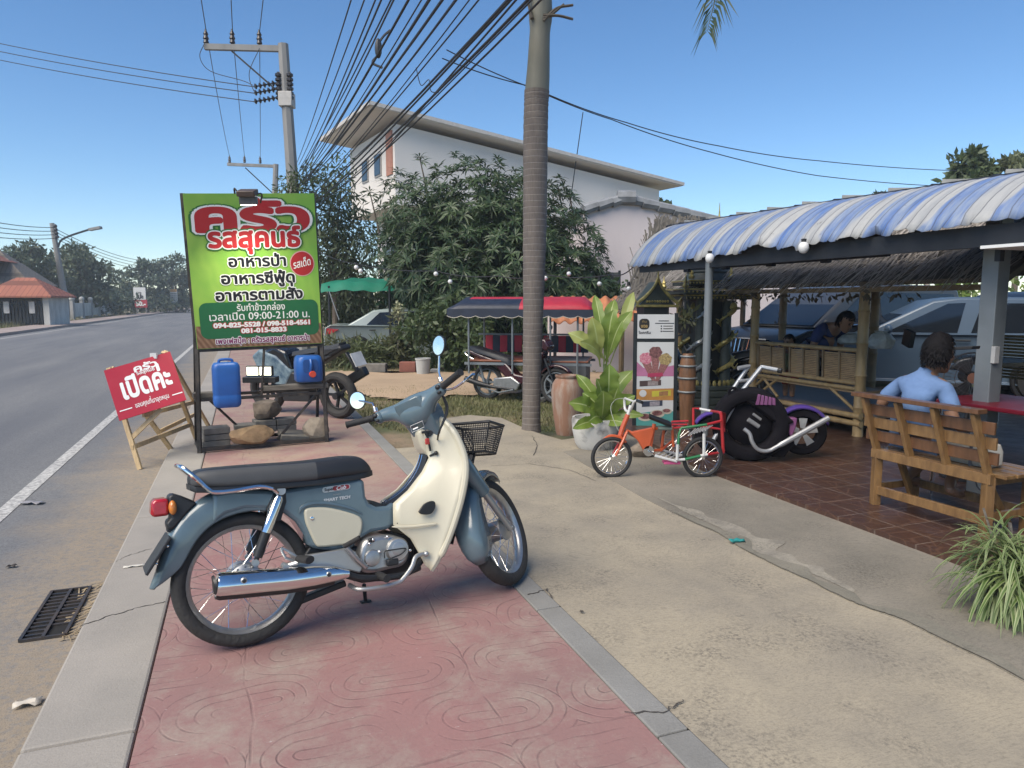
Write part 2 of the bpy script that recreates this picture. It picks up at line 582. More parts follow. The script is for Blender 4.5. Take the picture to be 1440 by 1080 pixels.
def tile_mat():
 m, nt, b = new_mat('brown_floor_tiles')
 v = objco(nt)
 br = N(nt, 'ShaderNodeTexBrick', Scale=1.0)
 br.offset = 0.0
 br.inputs['Brick Width'].default_value = 0.30
 br.inputs['Row Height'].default_value = 0.30
 br.inputs['Mortar Size'].default_value = 0.006
 br.inputs['Color1'].default_value = (0.075, 0.036, 0.025, 1)
 br.inputs['Color2'].default_value = (0.058, 0.029, 0.021, 1)
 br.inputs['Mortar'].default_value = (0.17, 0.125, 0.10, 1)
 nt.links.new(v, br.inputs['Vector'])
 f = ramp(nt, noise(nt, v, 7, 6, 0.7), 0.44, 0.58)
 vo = N(nt, 'ShaderNodeTexVoronoi', Scale=7.0, feature='DISTANCE_TO_EDGE')
 nt.links.new(v, vo.inputs['Vector'])
 vein = ramp(nt, vo.outputs['Distance'], 0.05, 0.0)
 c = mixc(nt, math_n(nt, 'MULTIPLY', f, 0.6), br.outputs['Color'], (0.055, 0.03, 0.023))
 c = mixc(nt, math_n(nt, 'MULTIPLY', vein, 0.55), c, (0.15, 0.08, 0.05))
 nt.links.new(c, b.inputs['Base Color'])
 nt.links.new(math_n(nt, 'MULTIPLY_ADD', noise(nt, v, 5, 5), 0.4, 0.18), b.inputs['Roughness'])
 bump(nt, b, math_n(nt, 'SUBTRACT', 0.0, br.outputs['Fac']), 0.5, 0.003)
 return m
sheet('ground', [(-1500, -1500), (1500, -1500), (1500, 1500), (-1500, 1500)], -0.10, ground_mat(), False)
sheet('road', [(-10.2, -30), (-0.70, -30), (-0.70, 900), (-10.2, 900)], -0.05, road_mat())
def paint_mat():
 m, nt, b = new_mat('worn_road_paint')
 v = objco(nt)
 f = ramp(nt, noise(nt, v, 26, 5, 0.75), 0.42, 0.60)
 nt.links.new(mixc(nt, f, (0.52, 0.51, 0.48), (0.24, 0.235, 0.225)), b.inputs['Base Color'])
 b.inputs['Roughness'].default_value = 0.8
 return m
PAINT = paint_mat()
for tt in (-1.69, -9.5):
 sheet('lane_marking', [(tt - 0.055, -20), (tt + 0.055, -20), (tt + 0.055, 420), (tt - 0.055, 420)], -0.046, PAINT)
PATHC = conc_mat('verge_concrete', (0.34, 0.28, 0.25), (0.28, 0.22, 0.19), (0.2, 0.16, 0.14), 0.4, 0.3)
mb = MB()
mb.box((-11.2, 400, 0.0), (1.9, 900, 0.16))
o = tag(mb.build('far_pavement', PATHC, smooth=0), kind='structure'); o.rotation_euler = (0, 0, YAW)
# near kerb, pavement and its inner kerb: the strip runs from behind the viewer down the road
KERB = conc_mat('kerb_concrete', (0.335, 0.305, 0.265), (0.27, 0.25, 0.22), (0.19, 0.175, 0.155), 1.4, 0.35)
mb = MB()
edges = [-6, -3.2, -0.2, 2.62, 5.35, 8.1, 11.0]
edges += [11 + 2.8 * i for i in range(1, 60)]
for a, c in zip(edges, edges[1:]):
 mb.box((-0.5775, (a + c) / 2, -0.055), (0.345, c - a - 0.010, 0.11))
 if a > 30: break
o = tag(mb.build('kerb', KERB, smooth=0, bevel=0.012), kind='structure'); o.rotation_euler = (0, 0, YAW)
mb = MB(); mb.box((0.43, 22, -0.052), (1.656, 60, 0.1))
o = tag(mb.build('pavement', stamp_mat(), smooth=0), kind='structure'); o.rotation_euler = (0, 0, YAW)
GREYK = conc_mat('inner_kerb_concrete', (0.245, 0.24, 0.225), (0.20, 0.195, 0.18), (0.13, 0.13, 0.12), 2.5, 0.4)
mb = MB()
for a, c in zip([-6, -1.4, 1.95, 3.02, 4.6, 6.1, 9], [-1.4, 1.95, 3.02, 4.6, 6.1, 9, 14]):
 mb.box((1.327, (a + c) / 2, -0.049), (0.126, c - a - 0.008, 0.1))
o = tag(mb.build('inner_kerb', GREYK, smooth=0, bevel=0.006), kind='structure'); o.rotation_euler = (0, 0, YAW)
# yard: sandy rough concrete in front of the restaurant
far_edge = [TS(G(*p)) for p in ((586, 628), (600, 600), (622, 588), (660, 583), (705, 587), (745, 605), (790, 618), (830, 612), (900, 596), (980, 580))]
yard = [(1.392, -4), (9, -4), (9, 9)] + list(reversed(far_edge)) + [(1.392, far_edge[0][1])]
YARD = conc_mat('sandy_concrete', (0.365, 0.315, 0.23), (0.27, 0.238, 0.185), (0.13, 0.115, 0.092), 1.5, 0.95)
sheet('yard', yard, -0.004, YARD)
ap = [TS(G(*p)) for p in ((862, 676), (870, 680), (905, 700), (945, 720), (975, 735), (1010, 750), (1040, 770), (1070, 785), (1100, 800), (1135, 815), (1180, 838), (1220, 855), (1270, 872), (1330, 902), (1390, 930), (1440, 958))]
APR = conc_mat('grey_apron_concrete', (0.27, 0.24, 0.19), (0.19, 0.172, 0.138), (0.09, 0.082, 0.066), 1.1, 0.95)
mb = MB()
loc = [(ap[0][0] + 0.1, ap[0][1] + 1.2)] + ap + [(3.3, -4), (8, -4), (8, 8)]
mb.prism(loc, -0.03, 0.000, lambda a, b, d: Vector((a, b, d)))
o = tag(mb.build('apron', APR, smooth=0), kind='structure'); o.rotation_euler = (0, 0, YAW)
STAIN = conc_mat('damp_edge_concrete', (0.23, 0.21, 0.165), (0.18, 0.168, 0.132), (0.09, 0.085, 0.068), 4.0, 0.8)
CHALK = conc_mat('worn_pale_concrete', (0.33, 0.30, 0.24), (0.22, 0.20, 0.165), (0.11, 0.10, 0.08), 7.0, 1.0)
def edge_strip(name, pts, w0, w1, z, mat, seed, shift):
 r = random.Random(seed); P = smooth_path([Vector((p[0], p[1], 0)) for p in pts], 8); L, Rr = [], []
 m = len(P); q0 = [r.uniform(0.1, 1) for _ in range(40)]; q1 = [r.uniform(0.1, 1) for _ in range(40)]
 lp = lambda q, x: q[int(x)] * (1 - (x % 1) * (x % 1) * (3 - 2 * (x % 1))) + q[int(x) + 1] * ((x % 1) * (x % 1) * (3 - 2 * (x % 1)))
 for i, p in enumerate(P):
  k = math.sin(PI * i / (m - 1)) ** 0.5; x = i * 14.0 / m
  L.append((p.x + shift - (w0 * lp(q0, x) + r.uniform(0, 0.008)) * k, p.y)); Rr.append((p.x + shift + (w1 * lp(q1, x + 7) + r.uniform(0, 0.008)) * k, p.y))
 mb = MB(); n = len(L); mb.add([(a, c, z) for a, c in L] + [(a, c, z) for a, c in Rr], [(i, i + 1, n + i + 1, n + i) for i in range(n - 1)])
 o = tag(mb.build(name, mat, smooth=0, fixn=False), kind='structure'); o.rotation_euler = (0, 0, YAW)
edge_strip('worn_apron_edge', ap[2:11], 0.06, 0.22, 0.003, CHALK, 4, 0.10)
edge_strip('damp_yard_edge', ap[3:], 0.004, 0.16, 0.006, STAIN, 7, 0.004)
mb = MB()
mb.prism([(3.70, 0.2), (14, 0.2), (14, 7.6), (9, 9.6), (4.3, 8.9), (3.72, 5.2)], -0.05, 0.030, lambda a, b, d: Vector((a, b, d)))
o = tag(mb.build('terrace_floor', tile_mat(), smooth=0), kind='structure'); o.rotation_euler = (0, 0, YAW)
# beyond the yard: grass strip with a dirt track through it
DIRT = conc_mat('dirt_track_earth', (0.46, 0.33, 0.21), (0.36, 0.26, 0.165), (0.24, 0.18, 0.12), 0.6, 0.4)
def rough(pts, n=14, amp=0.10):
 out = []
 for a, c in zip(pts, pts[1:] + pts[:1]):
  for i in range(n):
   p = Vector(a).lerp(Vector(c), i / n); out.append((p.x + rng.normal(0, amp * 0.6), p.y + rng.normal(0, amp)))
 return out
sheet('dirt_track', rough([G(*p)[:2] for p in ((486, 548), (560, 556), (640, 551), (760, 548), (900, 552), (1100, 556), (1100, 520), (900, 520), (740, 519), (620, 519), (540, 520), (470, 518), (440, 524))]), -0.05, DIRT, False)
# grass: blades in tufts either side of the track
GRASS = leaf_mat('dry_grass', (0.155, 0.175, 0.065), (0.24, 0.21, 0.11), 0.2, 0.7)
def blades(name, quads, n, h0, h1, z0, mat):
 V, F = [], []
 for (quad, cnt) in zip(quads, n):
  q = [Vector(G(*p, z=z0)) for p in quad]
  k = 0
  while k < cnt:
   a, b = rng.random(), rng.random()
   c = (q[0] * (1 - a) + q[1] * a) * (1 - b) + (q[3] * (1 - a) + q[2] * a) * b
   for _ in range(7):
    k += 1
    p = c + Vector((rng.normal(0, 0.05), rng.normal(0, 0.05), 0))
    hh = rng.uniform(h0, h1)
    an = rng.random() * 2 * PI
    w = Vector((math.cos(an), math.sin(an), 0)) * (0.006 + 0.004 * rng.random())
    ln = Vector((rng.normal(0, 0.45), rng.normal(0, 0.45), 1)) * hh
    o = len(V)
    V += [p - w, p + w, p + ln]
    F.append((o, o + 1, o + 2))
 mb = MB(); mb.add(V, F)
 return tag(mb.build(name, mat, smooth=0, fixn=False), kind='stuff')
blades('grass', [((480, 590), (590, 612), (620, 552), (470, 550)), ((590, 585), (745, 600), (760, 552), (600, 556)), ((740, 604), (800, 612), (820, 556), (750, 556)),
     ((450, 518), (640, 520), (640, 492), (450, 492)), ((640, 520), (900, 520), (900, 500), (640, 495)), ((800, 600), (1000, 585), (1000, 556), (800, 556)), ((480, 556), (900, 560), (900, 548), (480, 545)), ((450, 524), (900, 524), (900, 515), (450, 515))],
  [4200, 6500, 2600, 5200, 5200, 2500, 2200, 2600], 0.02, 0.085, -0.10, GRASS)
blades('grass_verge', [((0, 466), (90, 455), (100, 448), (0, 456)), ((100, 452), (255, 434), (250, 431), (100, 444))], [2600, 2600], 0.2, 0.6, -0.1, GRASS)
# ================================================================ FOLIAGE HELPERS
def leaves(n_clumps, spots, size, aspect=0.45, droop=0.3, rngs=rng, up=0.4):
 V, F = [], []
 for c, r, cnt in spots:
  rr = np.array(r if hasattr(r, '__len__') else (r, r, r))
  d = rngs.normal(size=(cnt, 3)); d /= np.linalg.norm(d, axis=1)[:, None]
  rad = rngs.random(cnt) ** 0.45
  P = np.array(c) + d * rad[:, None] * rr
  ax = rngs.normal(size=(cnt, 3)) + d * 0.7; ax[:, 2] -= droop
  ax /= np.linalg.norm(ax, axis=1)[:, None]
  nn = rngs.normal(size=(cnt, 3)); nn[:, 2] += up * 2
  sd_ = np.cross(ax, nn); sd_ /= (np.linalg.norm(sd_, axis=1)[:, None] + 1e-9)
  L = size * rngs.uniform(0.6, 1.3, cnt)[:, None]
  a = P; b = P + ax * L * 0.5 + sd_ * L * aspect * 0.5; e = P + ax * L; g = P + ax * L * 0.5 - sd_ * L * aspect * 0.5
  o = len(V)
  Q = np.stack([a, b, e, g], 1).reshape(-1, 3)
  V += Q.tolist()
  F += [(o + 4 * i, o + 4 * i + 1, o + 4 * i + 2, o + 4 * i + 3) for i in range(cnt)]
 return V, F
def leaf_obj(name, spots, size, mat, parent=None, **kw):
 V, F = leaves(0, spots, size, **kw)
 mb = MB(); mb.add(V, F)
 return mb.build(name, mat, parent, smooth=0, fixn=False)
def clumps_in(c, r, n, cr, cnt, shell=0.55):
 out = []
 for _ in range(n):
  d = rng.normal(size=3); d /= np.linalg.norm(d)
  k = shell + (1 - shell) * rng.random()
  q = np.array(c) + d * k * np.array(r)
  s = cr * rng.uniform(0.6, 1.25)
  out.append((q, (s, s, s * 0.7), int(cnt * rng.uniform(0.6, 1.3))))
 return out
BARK = pm('grey_brown_bark', (0.16, 0.125, 0.095), 0.9, var=0.45, scale=9, bmp=0.6, bscale=30, stretch=(1, 1, 0.3))
def tree(name, label, base, trunk_h, trunk_r, clumps, size, mat, group=None, lean=(0, 0), aspect=0.45, limbs=9, **kw):
 t = thing(name, label, 'tree', base, group=group)
 b = Vector(base)
 mb = MB()
 top = Vector((lean[0], lean[1], trunk_h))
 mb.tube(smooth_path([(0, 0, -0.2), (lean[0] * 0.3, lean[1] * 0.3, trunk_h * 0.4), top], 5), [trunk_r * (1 - 0.45 * i / 10) for i in range(11)], 9)
 idx = rng.permutation(len(clumps))[:limbs]
 for i in idx:
  q = Vector(clumps[i][0]) - b
  mid = top.lerp(q, 0.5) + Vector((0, 0, 0.15 * (q - top).length))
  mb.tube(smooth_path([top * 0.92, mid, q], 4), [trunk_r * 0.5 * (1 - 0.85 * j / 8) for j in range(9)], 6)
 mb.build('trunk', BARK, t)
 V, F = leaves(0, [(np.array(c) - np.array(base), r, n) for c, r, n in clumps], size, aspect, **kw)
 m2 = MB(); m2.add(V, F)
 m2.build('crown', mat, t, smooth=0, fixn=False)
 return t
# ================================================================ FAR LEFT SIDE OF THE ROAD
FAR_LEAF = leaf_mat('far_foliage', (0.055, 0.085, 0.05), (0.10, 0.13, 0.075), 0.15)
FAR_LEAF2 = leaf_mat('far_foliage_pale', (0.075, 0.11, 0.06), (0.14, 0.165, 0.095), 0.15)
def far_tree(px, pyc, pw, ph, Y, label, mat, size=0.55, n=46, cnt=85, gpy=None, name='roadside_tree'):
 c = W(px, pyc, Y); k = Y / 1000.0
 rx, rz = pw * k / 2, ph * k / 2
 cl = clumps_in((c.x, c.y, c.z), (rx, min(rx, 6), rz), n, max(0.9, rx * 0.33), cnt)
 base = (c.x, c.y, -0.1)
 return tree(name, label, base, max(1.0, c.z - rz * 0.55), 0.22, cl, size, mat, 'trees beyond the road', limbs=6)
far_tree(36, 372, 62, 62, 70, 'dark bushy tree behind the brown tiled roof at far left', FAR_LEAF, n=26)
far_tree(112, 392, 84, 96, 78, 'tall dense dark tree behind the leaning lamp pole', FAR_LEAF2, n=70, cnt=110)
far_tree(72, 400, 40, 60, 74, 'tree between the red tiled gatehouse and the lamp pole', FAR_LEAF2, n=22)
far_tree(168, 405, 50, 56, 96, 'loose airy tree left of the white and red price sign', FAR_LEAF2, n=20, cnt=60)
far_tree(206, 398, 56, 66, 102, 'round dark tree right behind the price sign', FAR_LEAF, n=40)
far_tree(246, 396, 60, 74, 108, 'wide dark tree next to the green signboard edge', FAR_LEAF, n=50)
far_tree(300, 392, 80, 70, 118, 'distant tree hidden mostly behind the green signboard', FAR_LEAF, n=40)
WHITEWALL = pm('aged_white_paint', (0.50, 0.50, 0.47), 0.85, var=0.4, scale=2.5, stretch=(1, 1, 0.3))
GREYWALL = pm('grey_render', (0.33, 0.33, 0.32), 0.85, var=0.4, scale=2, stretch=(1, 1, 0.3))
def roof_tiles(name, c1, c2):
 m, nt, b = new_mat(name)
 v = objco(nt)
 br = N(nt, 'ShaderNodeTexBrick', Scale=1.0)
 br.inputs['Brick Width'].default_value = 0.3; br.inputs['Row Height'].default_value = 0.22; br.inputs['Mortar Size'].default_value = 0.02
 br.inputs['Color1'].default_value = (*c1, 1); br.inputs['Color2'].default_value = (*c2, 1); br.inputs['Mortar'].default_value = (c2[0] * 0.5, c2[1] * 0.5, c2[2] * 0.5, 1)
 mp = nt.nodes.new('ShaderNodeMapping'); mp.inputs['Rotation'].default_value = (R(60), 0, 0)
 nt.links.new(v, mp.inputs['Vector']); nt.links.new(mp.outputs['Vector'], br.inputs['Vector'])
 c = mixc(nt, math_n(nt, 'MULTIPLY', noise(nt, v, 3, 4), 0.5), br.outputs['Color'], (c1[0] * 0.55, c1[1] * 0.6, c1[2] * 0.6))
 nt.links.new(c, b.inputs['Base Color']); b.inputs['Roughness'].default_value = 0.8
 return m
RED_TILE = roof_tiles('red_roof_tiles', (0.36, 0.13, 0.08), (0.30, 0.10, 0.065))
BRN_TILE = roof_tiles('brown_roof_tiles', (0.23, 0.185, 0.14), (0.19, 0.155, 0.12))
DARKM = pm('dark_steel', (0.035, 0.038, 0.042), 0.5, 0.6, scale=8)
# gatehouse with hipped red roof
g0 = W(40, 440, 45)
t = thing('gatehouse', 'gatehouse with red hipped tile roof and dark gate by the road', 'gatehouse', (g0.x, g0.y, -0.1), YAW * 0.4)
w2, d2, hz = 2.15, 1.7, 1.95
mb = MB()
for sx in (-1, 1):
 mb.box((sx * (w2 - 0.5), 0, hz / 2), (0.34, 2 * d2 - 0.8, hz))
mb.box((0, d2 - 0.5, hz / 2), (2 * w2 - 1.36, 0.15, hz))
mb.build('wall', WHITEWALL, t, smooth=0)
mb = MB()
mb.add([(-w2, -d2, hz), (w2, -d2, hz), (w2, d2, hz), (-w2, d2, hz), (-w2 * 0.25, 0, hz + 1.15), (w2 * 0.25, 0, hz + 1.15), (-w2, -d2, hz - 0.1), (w2, -d2, hz - 0.1), (w2, d2, hz - 0.1), (-w2, d2, hz - 0.1)],
  [(0, 1, 5, 4), (1, 2, 5), (2, 3, 4, 5), (3, 0, 4), (6, 7, 1, 0), (7, 8, 2, 1), (8, 9, 3, 2), (9, 6, 0, 3), (9, 8, 7, 6)])
mb.build('roof', RED_TILE, t, smooth=0)
mb = MB()
for i in range(13):
 mb.box((-1.2 + i * 0.2, -d2 + 0.75, 0.85), (0.12, 0.04, 1.6))
mb.box((0, -d2 + 0.72, 1.45), (2.6, 0.05, 0.08)); mb.box((0, -d2 + 0.72, 0.35), (2.6, 0.05, 0.08))
mb.build('gate', DARKM, t, smooth=0)
for sx in (-1, 1):
 mb = MB(); mb.box((sx * 0.72, -d2 + 0.66, 1.25), (0.32, 0.03, 0.72)); mb.build('notice_board', pm('notice_white', (0.6, 0.57, 0.54), 0.7), t, smooth=0)
# wall panels left of it
gl = S(-12.8, 38, 0)
t = thing('boundary_wall', 'grey panelled boundary wall left of the red roofed gatehouse', 'wall', (g0.x, g0.y, -0.1), YAW * 0.4)
for i in range(4):
 mb = MB(); mb.box((-2.55 - i * 1.55, -0.6, 0.72), (1.4, 0.12, 1.44)); mb.build('wall_panel', GREYWALL, t, smooth=0)
 mb = MB(); mb.box((-1.8 - i * 1.55, -0.62, 0.86), (0.16, 0.2, 1.72)); mb.build('post', WHITEWALL, t, smooth=0)
# house with brown roof behind
h0 = W(-3, 420, 56)
t = thing('house', 'house with weathered brown tile roof at far left behind the gatehouse', 'house', (h0.x, h0.y, -0.1), 0.35)
mb = MB(); mb.box((0, 0, 1.5), (5.4, 6, 3.2)); mb.build('wall', pm('bluish_wall', (0.12, 0.14, 0.18), 0.8), t, smooth=0)
mb = MB(); mb.add([(-4, -4, 2.9), (3.3, -4, 2.9), (3.3, 4, 2.9), (-4, 4, 2.9), (-0.8, 0, 5.7), (0.3, 0, 5.7)], [(0, 1, 5, 4), (1, 2, 5), (2, 3, 4, 5), (3, 0, 4), (3, 2, 1, 0)]); mb.build('roof', BRN_TILE, t, smooth=0)
h1 = W(-16, 400, 52)
t = thing('house', 'house roof corner with red ridge cap cut off by the left edge', 'house', (h1.x - 2.9, h1.y + 1, -0.1), 0.3)
mb = MB(); mb.box((0, 0, 2.4), (2.6, 3, 4.8)); mb.build('wall', WHITEWALL, t, smooth=0)
mb = MB(); mb.add([(-2.3, -2.5, 4.6), (3.1, -2.5, 4.6), (3.1, 2.5, 4.6), (-2.3, 2.5, 4.6), (-1.0, 0, 6.3), (0.2, 0, 6.3)], [(0, 1, 5, 4), (1, 2, 5), (2, 3, 4, 5), (3, 0, 4), (3, 2, 1, 0)]); mb.build('roof', RED_TILE, t, smooth=0)
# low white wall with ball topped posts
t = thing('garden_wall', 'low white garden wall with round balls on dark posts', 'wall', G(103, 449, -0.1))
b0, b1 = G(101, 447.5, -0.1), G(160, 441.0, -0.1)
dv = (b1 - b0); nseg = 6
for i in range(nseg):
 a, c = dv * (i / nseg), dv * ((i + 1) / nseg)
 mb = MB(); mb.bar(a + Vector((0, 0, 0.85)), c + Vector((0, 0, 0.85)), 0.12, 1.3); mb.build('wall_panel', WHITEWALL, t, smooth=0)
for i in range(nseg + 1):
 p = dv * (i / nseg)
 mb = MB(); mb.box(p + Vector((0, 0, 0.85)), (0.3, 0.3, 1.75)); q = mb.build('post', GREYWALL, t, smooth=0)
 mb = MB(); mb.ball(p + Vector((0, 0, 1.9)), 0.24, 10, 6); mb.build('ball', WHITEWALL, q)
# ---------------------------------------------------------------- poles
POLEC = pm('pole_concrete', (0.27, 0.265, 0.255), 0.85, var=0.3, scale=3, stretch=(1, 1, 0.2))
WIREM = pm('black_cable', (0.028, 0.029, 0.033), 0.55, scale=5)
PORC = pm('brown_porcelain', (0.035, 0.03, 0.03), 0.3, scale=8)
def insulator(mb, c, h, r=0.06):
 c = Vector(c)
 mb.lathe([(r * 0.4, 0), (r, h * 0.08), (r * 0.7, h * 0.3), (r * 1.05, h * 0.36), (r * 0.6, h * 0.6), (r * 0.9, h * 0.66), (r * 0.35, h * 0.9), (r * 0.35, h)], 10, Matrix.Translation(c))
pole_b = W(427, 470, 22.0); ptop = W(398, 62, 22.0)
t = thing('utility_pole', 'tall concrete utility pole with cross arm and stacked insulators behind the green signboard', 'utility pole', (pole_b.x, pole_b.y, -0.1), group='utility poles')
PB = Vector((pole_b.x, pole_b.y, -0.1)); PT = ptop - PB
mb = MB(); mb.tube([(0, 0, 0), PT * 0.5, PT], [0.21, 0.185, 0.155], 8); mb.build('pole', POLEC, t, smooth=30)
def on_pole(z): return PT * (z / PT.z)
mb = MB(); mb.box(on_pole(7.55), (0.40, 0.40, 0.42)); mb.build('collar', pm('pale_band', (0.5, 0.48, 0.45), 0.8), t, bevel=0.02)
arm_l, arm_r = W(288, 66, 22.0) - PB, W(404, 69, 22.0) - PB
mb = MB(); mb.bar(arm_l, arm_r, 0.14, 0.16); mb.build('cross_arm', POLEC, t, smooth=0)
mb = MB(); mb.bar(W(326, 72, 22.0) - PB, W(388, 126, 22.0) - PB, 0.05, 0.05); mb.build('brace', DARKM, t, smooth=0)
ins_px = [(290, 62), (327, 62), (365, 63)]
for p in ins_px:
 mb = MB(); insulator(mb, W(p[0], p[1], 22.0) - PB, 0.42, 0.085); mb.build('insulator', PORC, t)
for sx in (-1, 1):
 mb = MB()
 q = W(400 + sx * 8, 122, 21.9) - PB
 for i in range(6):
  mb.lathe([(0.04, -0.07), (0.10, -0.03), (0.10, 0.03), (0.04, 0.07)], 10, Matrix.Translation(q + Vector((0, 0, -0.32 + i * 0.13))))
 mb.bar(q + Vector((0, 0, -0.42)), q + Vector((0, 0, 0.42)), 0.06, 0.06)
 mb.build('spool_rack', PORC, t)
strain_end = []
for i, yy in enumerate((118, 127, 139)):
 a = W(391, yy - 2, 21.9) - PB; b = W(357, yy + 4, 21.7) - PB
 mb = MB()
 for k in range(5):
  q = a.lerp(b, 0.2 + k * 0.18)
  M_ = Matrix.Translation(q) @ (b - a).to_track_quat('Z', 'Y').to_matrix().to_4x4()
  mb.lathe([(0.02, -0.05), (0.08, -0.01), (0.085, 0.02), (0.02, 0.05)], 9, M_)
 mb.tube([a, b], 0.02, 6)
 mb.build('strain_insulator', PORC, t)
 strain_end.append(b + PB)
p2b = W(381, 470, 44.0); p2t = W(388, 231, 44.0)
t2 = thing('utility_pole', 'farther utility pole whose cross arm shows just above the signboard', 'utility pole', (p2b.x, p2b.y, -0.1), group='utility poles')
P2B = Vector((p2b.x, p2b.y, -0.1))
mb = MB(); mb.tube([(0, 0, 0), p2t - P2B], [0.24, 0.16], 8); mb.build('pole', POLEC, t2, smooth=30)
mb = MB(); mb.bar(W(320, 231, 44) - P2B, W(390, 234, 44) - P2B, 0.15, 0.17); mb.build('cross_arm', POLEC, t2, smooth=0)
mb = MB(); mb.bar(W(345, 236, 44) - P2B, W(387, 275, 44) - P2B, 0.06, 0.06); mb.build('brace', DARKM, t2, smooth=0)
ins2 = [(323, 229), (344, 229), (366, 230)]
for p in ins2:
 mb = MB(); insulator(mb, W(p[0], p[1], 44) - P2B, 0.42, 0.09); mb.build('insulator', PORC, t2)
def sagwire(pts, r, name, label, cat, group, sag=0.0, n=14, mat=None):
 P = [Vector(p) for p in pts]
 out = []
 for a, b in zip(P, P[1:]):
  for i in range(n):
   k = i / n
   q = a.lerp(b, k); q.z -= sag * 4 * k * (1 - k)
   out.append(q)
 out.append(P[-1])
 o0 = P[0]
 mb = MB(); mb.tube([p - o0 for p in out], r, 5, caps=False)
 o = mb.build(name, mat or WIREM, None, smooth=80, fixn=False)
 o.location = o0
 return tag(o, label, cat, group)
HV = 'power lines on the cross arms'
for (a, b, topx) in zip(ins_px, ins2, (283, 325, 370)):
 A = W(a[0], a[1] - 18, 22.0); B = W(b[0], b[1] - 8, 44.0)
 C_ = W(topx, 0, 19.4); D = A + (C_ - A).normalized() * 40
 sagwire([B, A], 0.013, 'power_line', 'thin power line strung along the cross arms above the signboard', 'wire', HV, 0.25)
 sagwire([A, D], 0.013, 'power_line', 'thin power line running overhead from the near cross arm', 'wire', 'power lines overhead', 0.0)
for e, yl in zip(strain_end, (48, 60, 72)):
 sagwire([e, W(-120, yl - 14, 30.0)], 0.014, 'power_line', 'thin line crossing left over the road from strung insulators', 'wire', 'lines crossing the road', 0.15)
sagwire(smooth_path([W(288, 60, 21.9), W(281, 80, 21.9), W(296, 100, 21.9), W(340, 113, 21.9), W(356, 120, 21.8)], 6), 0.011, 'jumper_wire', 'thin curved jumper wire hanging under the left insulator', 'wire', None, n=1)
sagwire(smooth_path([W(365, 68, 21.9), W(352, 96, 21.9), W(351, 112, 21.9), W(357, 128, 21.8)], 6), 0.011, 'jumper_wire', 'thin jumper wire looping down beside the pole insulators', 'wire', None, n=1)
TEL = 'telecom cables overhead'
tel = [(228, 489, .011), (232, 500, .011), (236, 508, .012), (239, 519, .012), (243, 527, .015), (246, 531, .012), (250, 541, .012), (253, 549, .010), (256, 561, .016), (259, 575, .022), (262, 580, .018), (264, 587, .016), (268, 599, .012), (272, 607, .012), (276, 616, .010),
  (280, 657, .011), (283, 664, .013), (284, 688, .022), (287, 696, .022), (289, 700, .016), (292, 706, .020), (294, 716, .012)]
for i, (yp, xt, r) in enumerate(tel):
 xp = 418 + (i % 5) * 2 + max(0, (yp - 270)) * 0.9
 A = W(xp, yp, 21.8); B = W(xt - (26 if xt > 640 else 10), 0, 8.6 + 0.25 * (i % 3))
 D = A + (B - A) * 2.4
 big = r > 0.0175
 sagwire([A, D], r * 0.78, 'telecom_cable', 'thick black bundled telecom cable sweeping overhead from the pole' if big else 'thin black telecom cable sweeping overhead from the pole', 'cable', 'bundled telecom cables overhead' if big else TEL, 0.35 + 0.12 * (i % 4))
A = W(462, 300, 21.0); B = W(715, 0, 9.0)
sagwire([A, A + (B - A) * 2.2], 0.014, 'telecom_cable', 'single black cable right of all the bundles', 'cable', None, 0.1)
# strands and clamps hanging off the bundle
mb = MB()
q0 = W(532, 68, 12.0)
mb.ball((0, 0, 0), (0.06, 0.06, 0.16), 8, 6); mb.tube(smooth_path([(0, 0, -0.1), (-0.1, 0, -0.22), (0.06, 0, -0.3)], 4), 0.02, 6); mb.tube(smooth_path([(0.02, 0, 0.1), (0.1, 0, 0.2), (0.2, 0, 0.28)], 4), 0.02, 6)
tag(mb.build('cable_clamp', WIREM), 'dark cable clamp hanging halfway along the cable bundles', 'cable clamp').location = q0
sagwire(smooth_path([W(585, 95, 12), W(592, 120, 12), W(603, 112, 12), W(606, 128, 12), W(617, 130, 12)], 5), 0.008, 'loose_wire', 'loose wire end dangling from the right hand bundle', 'wire', None, n=1)
for a, b, c in (((540, 135), (640, 75), (1000, 190)),):
 pass
sagwire([W(628, 70, 11), W(760, 128, 12), W(880, 172, 13), W(1010, 205, 14), W(1150, 226, 15.5), W(1345, 240, 18)], 0.009, 'drop_wire', 'upper thin drop wire crossing the sky to the right trees', 'wire', None, 0.03)
sagwire([W(622, 82, 11), W(740, 120, 12), W(860, 168, 13), W(1000, 214, 14), W(1150, 247, 15.5), W(1330, 262, 18)], 0.009, 'drop_wire', 'lower thin drop wire crossing the sky above the blue roof', 'wire', None, 0.03)
